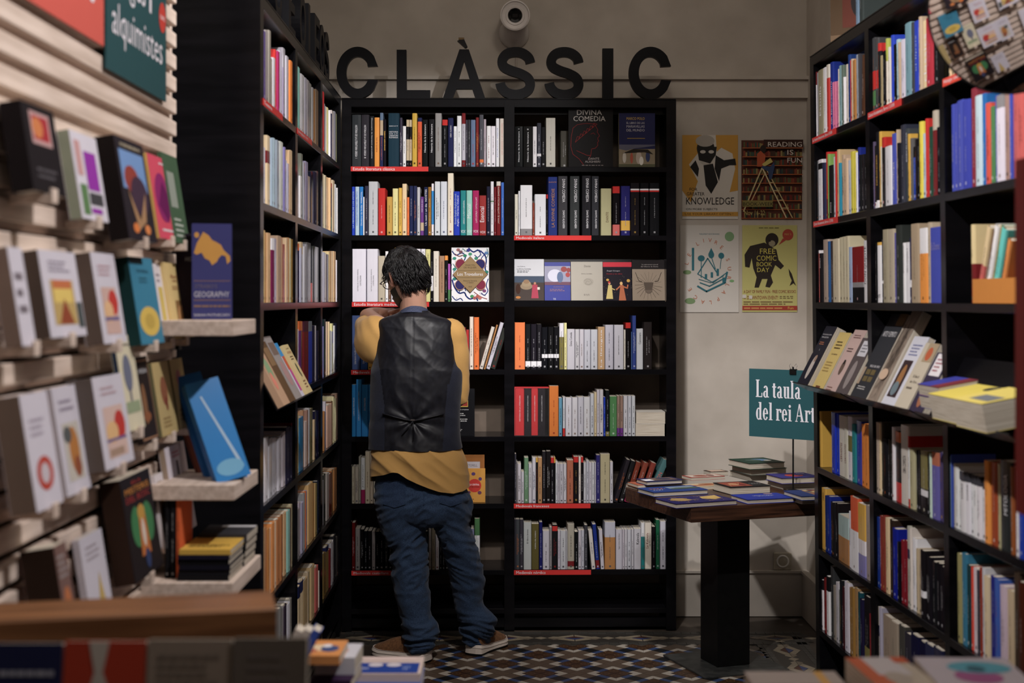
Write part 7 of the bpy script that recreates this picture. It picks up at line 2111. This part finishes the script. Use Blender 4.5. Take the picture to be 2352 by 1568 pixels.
for q_ in sp_: q_.y = DP-.122+.35*(q_.x-PC.x)**2*2.2
m.tube(sp_, .0075, 'k', 8, sq=.35); m.tube([sp_[3]+Vector((0, -.006, 0)), sp_[3]+Vector((-.02, -.01, -.03)), sp_[3]+Vector((-.045, -.004, -.06))], [.006, .006, .004], 'k', 8, sq=.3)
m.tube([sp_[3]+Vector((0, -.006, 0)), sp_[3]+Vector((.006, -.01, -.04)), sp_[3]+Vector((.0, -.004, -.085))], [.006, .006, .004], 'k', 8, sq=.3); loc_(m).build('cinch_strap', M_SATIN, pe, smooth=True)
m = MB(); c0 = sp_[3]+Vector((0, -.009, .004)); m.box(c0.x-.008, c0.x+.008, c0.y-.002, c0.y, c0.z-.003, c0.z+.003, (200, 200, 206)); loc_(m).build('buckle', M_WIRE, pe)
# shirt: tails below the vest, and the sleeves
HEM = [(800, 1094), (857, 1094), (880, 1091), (903, 1084), (915, 1086), (935, 1100), (960, 1112), (985, 1122), (1010, 1130), (1040, 1133), (1062, 1128), (1078, 1118), (1120, 1118)]
def hem(x):
    for (a, b_), (c_, d_) in zip(HEM[:-1], HEM[1:]):
        if a <= x <= c_: return b_+(d_-b_)*(x-a)/(c_-a)
    return 1118
def sdisp(p, nv, f, t, yp):
    x_ = CX+p.x*F/p.y; back = max(0, -nv.y); y1_ = hem(x_) if math.sin(t) < 0 else 1105
    zt = EYE-((1008+(y1_-1008)*f)-HY)*p.y/F
    # long diagonal folds falling to the right
    q_ = (p.x-P3(890, 1020, 5.9).x)*.62+(zt-P3(890, 1020, 5.9).z)*.82; al = (p.x-P3(890, 1020, 5.9).x)*.8-(zt-P3(890, 1020, 5.9).z)*.6
    ph_ = q_*40+1.3*nz(Vector((al*5, q_*8, 1))); d_ = .017*((1-abs(math.sin(ph_)))**1.4-.35)*math.exp(-((al-.14)/.16)**2)*back
    d_ += .005*nz(Vector((p.x*11, zt*9, 5)))+.0035*(1-abs(2*nz(Vector((p.x*16+zt*16, zt*9, 9)))))
    d_ += .006*math.sin(p.x*60+zt*12)*math.exp(-((zt-1.36+.03)/.03)**2)*0
    return nv*(d_*min(1, f*2.4))+Vector((0, 0, zt-p.z))
g = rings_grid([(1008, 857, 1050, DP, .106), (1040, 854, 1060, DP, .125), (1070, 853, 1069, DP, .142), (1100, 852, 1075, DP, .150), (1122, 853, 1079, DP, .156)], 70, 150, .95, sdisp)
m = MB(); grid_mesh(m, g, 'y'); inner_ = [[Vector((p.x*.985-.0041, DP+(p.y-DP)*.97, p.z)) for p in r_] for r_ in g[-8:]]; grid_mesh(m, inner_, 'y'); grid_mesh(m, [g[-1], inner_[-1]], 'y'); loc_(m).build('shirt_tails', M_MUST, pe, smooth=True)
def sleeve(keys, nm, A, sd):
    g = path_grid(keys, 44, 56)
    for i, r_ in enumerate(g):
        c_ = sum(r_, Vector())/len(r_)
        for k, p in enumerate(r_):
            n_ = (p-c_).normalized(); r_[k] = p+n_*(A*nz(Vector((p.x*13+sd, p.y*6, p.z*13-p.x*9)))+A*.7*(1-abs(2*nz(Vector((p.x*20+p.z*14, p.y*8, sd))))))
    m = MB(); grid_mesh(m, g, 'y'); loc_(m).build(nm, M_MUST, pe, smooth=True)
sleeve([pk(884, 786, 5.95, .03, .07), pk(868, 782, 5.97, .052, .098), pk(850, 776, 6.02, .058, .094), pk(843, 762, 6.1, .052, .068), pk(842, 748, 6.17, .047, .050)], 'sleeve', .007, 3)
sleeve([pk(985, 775, 5.98, .04, .03), pk(1012, 764, 5.98, .05, .045), pk(1034, 762, 5.97, .058, .056), pk(1042, 790, 5.98, .058, .056), pk(1047, 850, 5.99, .054, .054), pk(1051, 905, 6.0, .043, .046), pk(1053, 918, 6.01, .040, .042)], 'sleeve', .006, 8)
# jeans
m = MB()
grid_mesh(m, rings_grid([(1060, 866, 1058, DP, .105), (1090, 864, 1060, DP, .108), (1120, 863, 1070, DP, .122), (1150, 864, 1080, DP, .136), (1180, 868, 1081, DP, .13), (1200, 876, 1078, DP, .10)], 24, 60, .95), 'B', caps=True)
LK = [(1140, 864, 975, 5.97, .115), (1186, 868, 982, 5.965, .115), (1238, 888, 979, 5.955, .098), (1264, 898, 977, 5.95, .09), (1316, 903, 980, 5.94, .083), (1350, 906, 984, 5.935, .078), (1380, 911, 987, 5.93, .073), (1412, 920, 990, 5.93, .072), (1433, 926, 1004, 5.925, .08), (1456, 931, 999, 5.92, .074), (1474, 933, 995, 5.915, .068), (1489, 934, 993, 5.91, .066)]
RK = [(1140, 985, 1079, 5.97, .115), (1186, 988, 1078, 5.98, .11), (1209, 998, 1077, 5.985, .105), (1235, 1008, 1084, 5.99, .098), (1277, 1027, 1097, 6.0, .088), (1321, 1036, 1110, 6.015, .08), (1381, 1043, 1108, 6.03, .072), (1400, 1047, 1118, 6.035, .075), (1420, 1056, 1134, 6.04, .082), (1440, 1062, 1130, 6.045, .075), (1458, 1065, 1122, 6.05, .068), (1473, 1068, 1118, 6.05, .064)]
grid_mesh(m, rings_grid(LK, 40, 44), 'B', caps=True); grid_mesh(m, rings_grid(RK, 40, 44), 'B', caps=True)
loc_(m)
def jd(p, n_):
    q_ = pe.matrix_world @ p; z = q_.z
    kn = math.exp(-((z-.42)/.13)**2); an = math.exp(-((z-.09)/.07)**2); hp = math.exp(-((z-.66)/.06)**2)
    w_ = 1-abs(2.2*nz(Vector((q_.x*9+3*nz(q_*4), q_.y*7, z*30+q_.x*16*math.copysign(1, q_.x+.27)))))
    w2_ = 1-abs(2.2*nz(Vector((q_.x*8, q_.y*8, z*38+2*nz(q_*6)))))
    d_ = .013*kn*w_+.017*an*w2_+.009*hp*w_+.006*nz(q_*11)+.0025*(1-abs(2*nz(q_*24)))
    return n_*d_
jo = remesh(m, 'jeans', .0055, M_DENIM, pe, 2, disp=jd)
def patch(keys, x0, x1, y0, y1, nm, mat, off=.004, notch=0, dep=None):
    pts = []; n_ = 12
    bv = bm_tree
    for j in range(n_+1):
        for i in range(n_+1):
            xx = x0+(x1-x0)*i/n_; yy = y0+(y1-y0)*j/n_
            if j == n_: yy += notch*(1-abs(2*i/n_-1))
            d0 = Vector(((xx-CX)/F, 1, -(yy-HY)/F)).normalized(); o_ = PI_ @ Vector((0, 0, EYE)); hit = bv.ray_cast(o_, d0)
            pts.append((hit[0]-d0*off) if hit[0] else Vector((0, 0, 0)))
    mm = MB(); mm.add(pts, [(j*(n_+1)+i, (j+1)*(n_+1)+i, (j+1)*(n_+1)+i+1, j*(n_+1)+i+1) for j in range(n_) for i in range(n_) if all(pts[q].length > .01 for q in (j*(n_+1)+i, (j+1)*(n_+1)+i+1, (j+1)*(n_+1)+i, j*(n_+1)+i+1)) and max(pts[q].y for q in (j*(n_+1)+i, (j+1)*(n_+1)+i+1, (j+1)*(n_+1)+i, j*(n_+1)+i+1))-min(pts[q].y for q in (j*(n_+1)+i, (j+1)*(n_+1)+i+1, (j+1)*(n_+1)+i, j*(n_+1)+i+1)) < .03], 'B'); return mm.build(nm, mat, jo, smooth=True)
from mathutils.bvhtree import BVHTree
bm_tree = BVHTree.FromPolygons([v.co for v in jo.data.vertices], [tuple(p.vertices) for p in jo.data.polygons])
patch(None, 1010, 1060, 1114, 1155, 'back_pocket', M_DENIM2, .0045, 8); patch(None, 880, 932, 1102, 1158, 'back_pocket', M_DENIM2, .0045, 8)
patch(None, 972, 975, 1118, 1160, 'centre_seam', M_DENIM2, .003)
for (x0, x1, y0, y1) in ((930, 996, 1482, 1490), (1066, 1120, 1466, 1474)): patch(None, x0+8, x1-9, y0, y1, 'hem_band', M_DENIM2, .003)
# shoes
def shoe(heel, toe, lb):
    hv_, tv_ = Vector(heel), Vector(toe); d_ = tv_-hv_; L = d_.length+.05; a_ = math.atan2(d_.y, d_.x)
    st_ = hv_-d_.normalized()*.035
    MS = PI_ @ Matrix.Translation((st_.x, st_.y, 0)) @ Matrix.Rotation(a_, 4, 'Z')
    e_ = MB(); ws = [(0, .012), (.03, .031), (.1, .036), (.3, .034), (.5, .037), (.7, .046), (.82, .047), (.92, .038), (.98, .022), (1, .006)]
    W_ = crom([(x, w_) for x, w_ in ws], 30); out = [(x*L, w_) for x, w_ in W_]+[(x*L, -w_) for x, w_ in reversed(W_)]
    n_ = len(out)
    def ring(z, off, zz=None):
        z *= 1.3
        return [(x+(off if x > L*.5 else -off)*(.6), y+math.copysign(off, y), (z if z < .02 else z+.012*max(0, 1-x/(L*.35))+.01*max(0, (x/L-.8)*3))) for x, y in out]
    rs = [(ring(.001, -.002), (28, 28, 30)), (ring(.008, .003), (28, 28, 30)), (ring(.0085, .006), (214, 200, 188)), (ring(.018, .004), (214, 200, 188)), (ring(.0185, .0065), (206, 190, 180)), (ring(.027, .002), (214, 200, 188)), (ring(.029, -.004), (206, 190, 180))]
    s_ = MB()
    for (a0, c0), (a1, c1) in zip(rs[:-1], rs[1:]): s_.add(a0+a1, [(i, (i+1) % n_, n_+(i+1) % n_, n_+i) for i in range(n_)], c1 if c0 != (28, 28, 30) else c0, 0, MS)
    s_.add(rs[0][0], [tuple(reversed(range(n_)))], (28, 28, 30), 0, MS); s_.add(rs[-1][0], [tuple(range(n_))], (206, 190, 180), 0, MS)
    o_ = s_.build('shoe', M_SOLE, pe, smooth=False); o_['label'] = lb
    g = []; hs = [(0, .05), (.04, .088), (.12, .105), (.3, .108), (.42, .095), (.55, .078), (.7, .063), (.85, .053), (.95, .042), (1, .026)]
    H_ = crom([(x, h_) for x, h_ in hs], 30)
    for (x, w_), (x2, h_) in zip(W_, H_):
        b0 = .031+.012*max(0, 1-x/.35); row_ = []
        for k in range(17):
            t = math.pi*k/16; row_.append(MS @ Vector((x*L, (w_+.002)*math.cos(t)**1 if True else 0, b0+(h_-b0)*math.sin(t)**.7)))
        g.append(row_)
    u_ = MB(); grid_mesh(u_, g, 'u', closed=False); up_ = u_.build('upper', M_SUEDE, o_, smooth=True)
    l_ = MB()
    for j in range(4):
        xx = L*(.5+.055*j); hh = .086-.0055*j*1.6; l_.tube([MS @ Vector((xx, -.02, hh-.012)), MS @ Vector((xx, 0, hh)), MS @ Vector((xx+.006, .02, hh-.012))], .0022, (70, 48, 30), 6)
    l_.tube([MS @ Vector((L*.36, .034, .034)), MS @ Vector((L*.4, .031, .07)), MS @ Vector((L*.43, .02, .095))], .0016, (84, 54, 32), 6); l_.tube([MS @ Vector((L*.36, -.034, .034)), MS @ Vector((L*.4, -.031, .07)), MS @ Vector((L*.43, -.02, .095))], .0016, (84, 54, 32), 6)
    l_.build('laces', M_SUEDE, o_)
shoe((-.376, 5.895, 0), (-.565, 6.01, 0), 'tan suede left shoe with thick pale sole')
shoe((-.150, 6.02, 0), (-.055, 6.19, 0), 'tan suede right shoe with thick pale sole')
def limit_books(N=300):
    """the 300 books that show largest stay single; the rest become one packed mass"""
    bpy.context.view_layer.update()
    bs = [o for o in COL.objects if o.parent is None and o.name.split('.')[0] == 'book']
    def area(o):
        xs = []; ys = []
        for c in o.children:
            for v in c.bound_box:
                p = c.matrix_world @ Vector(v)
                if p.y < .2: return 0
                xs.append(CX+F*p.x/p.y); ys.append(HY-F*(p.z-EYE)/p.y)
        x0, x1, y0, y1 = max(0, min(xs)), min(2352, max(xs)), max(0, min(ys)), min(1568, max(ys))
        a = max(0, x1-x0)*max(0, y1-y0)
        if o.get('kindreg'): a *= 1
        return a
    sp = {id(r[0]): r for r in REG}
    sc = []
    for o in bs:
        r = sp.get(id(o))
        if r is None: sc.append((1e9+area(o), o)); continue
        # spine area only, for books standing in a row
        c = o.children[0]; bb = [c.matrix_world @ Vector(v) for v in c.bound_box]
        f = [b for b, v in zip(bb, c.bound_box) if v[1] < .02]
        xs = [CX+F*p.x/p.y for p in f]; ys = [HY-F*(p.z-EYE)/p.y for p in f]
        x0, x1, y0, y1 = max(0, min(xs)), min(2352, max(xs)), max(0, min(ys)), min(1568, max(ys))
        sc.append((max(0, x1-x0)*max(0, y1-y0), o))
    sc.sort(key=lambda t: -t[0]); rest = [o for a, o in sc[N:]]
    mb = MB(); mats = [M_BOOK, M_GLOSS, M_PAGE, M_PAGE_Y, M_PAGE_Z]
    for o in rest:
        for c in list(o.children):
            me = c.data; W = c.matrix_world; cols = me.attributes['col'].data; mi = mats.index(me.materials[0]) if me.materials[0] in mats else 0
            vs = [W @ v.co for v in me.vertices]; base = len(mb.v); mb.v += [tuple(v) for v in vs]
            for p in me.polygons: mb.f.append(tuple(i+base for i in p.vertices)); mb.c.append(tuple(cols[p.loop_start].color)); mb.m.append(mi)
            bpy.data.objects.remove(c)
        bpy.data.objects.remove(o)
    if rest:
        o = mb.build('packed_books', mats); tag(o, 'small spines of the many other books packed on the three bookcases', 'books', None, 'stuff')
    print('books kept', N, 'packed', len(rest))
finish_labels()
limit_books()
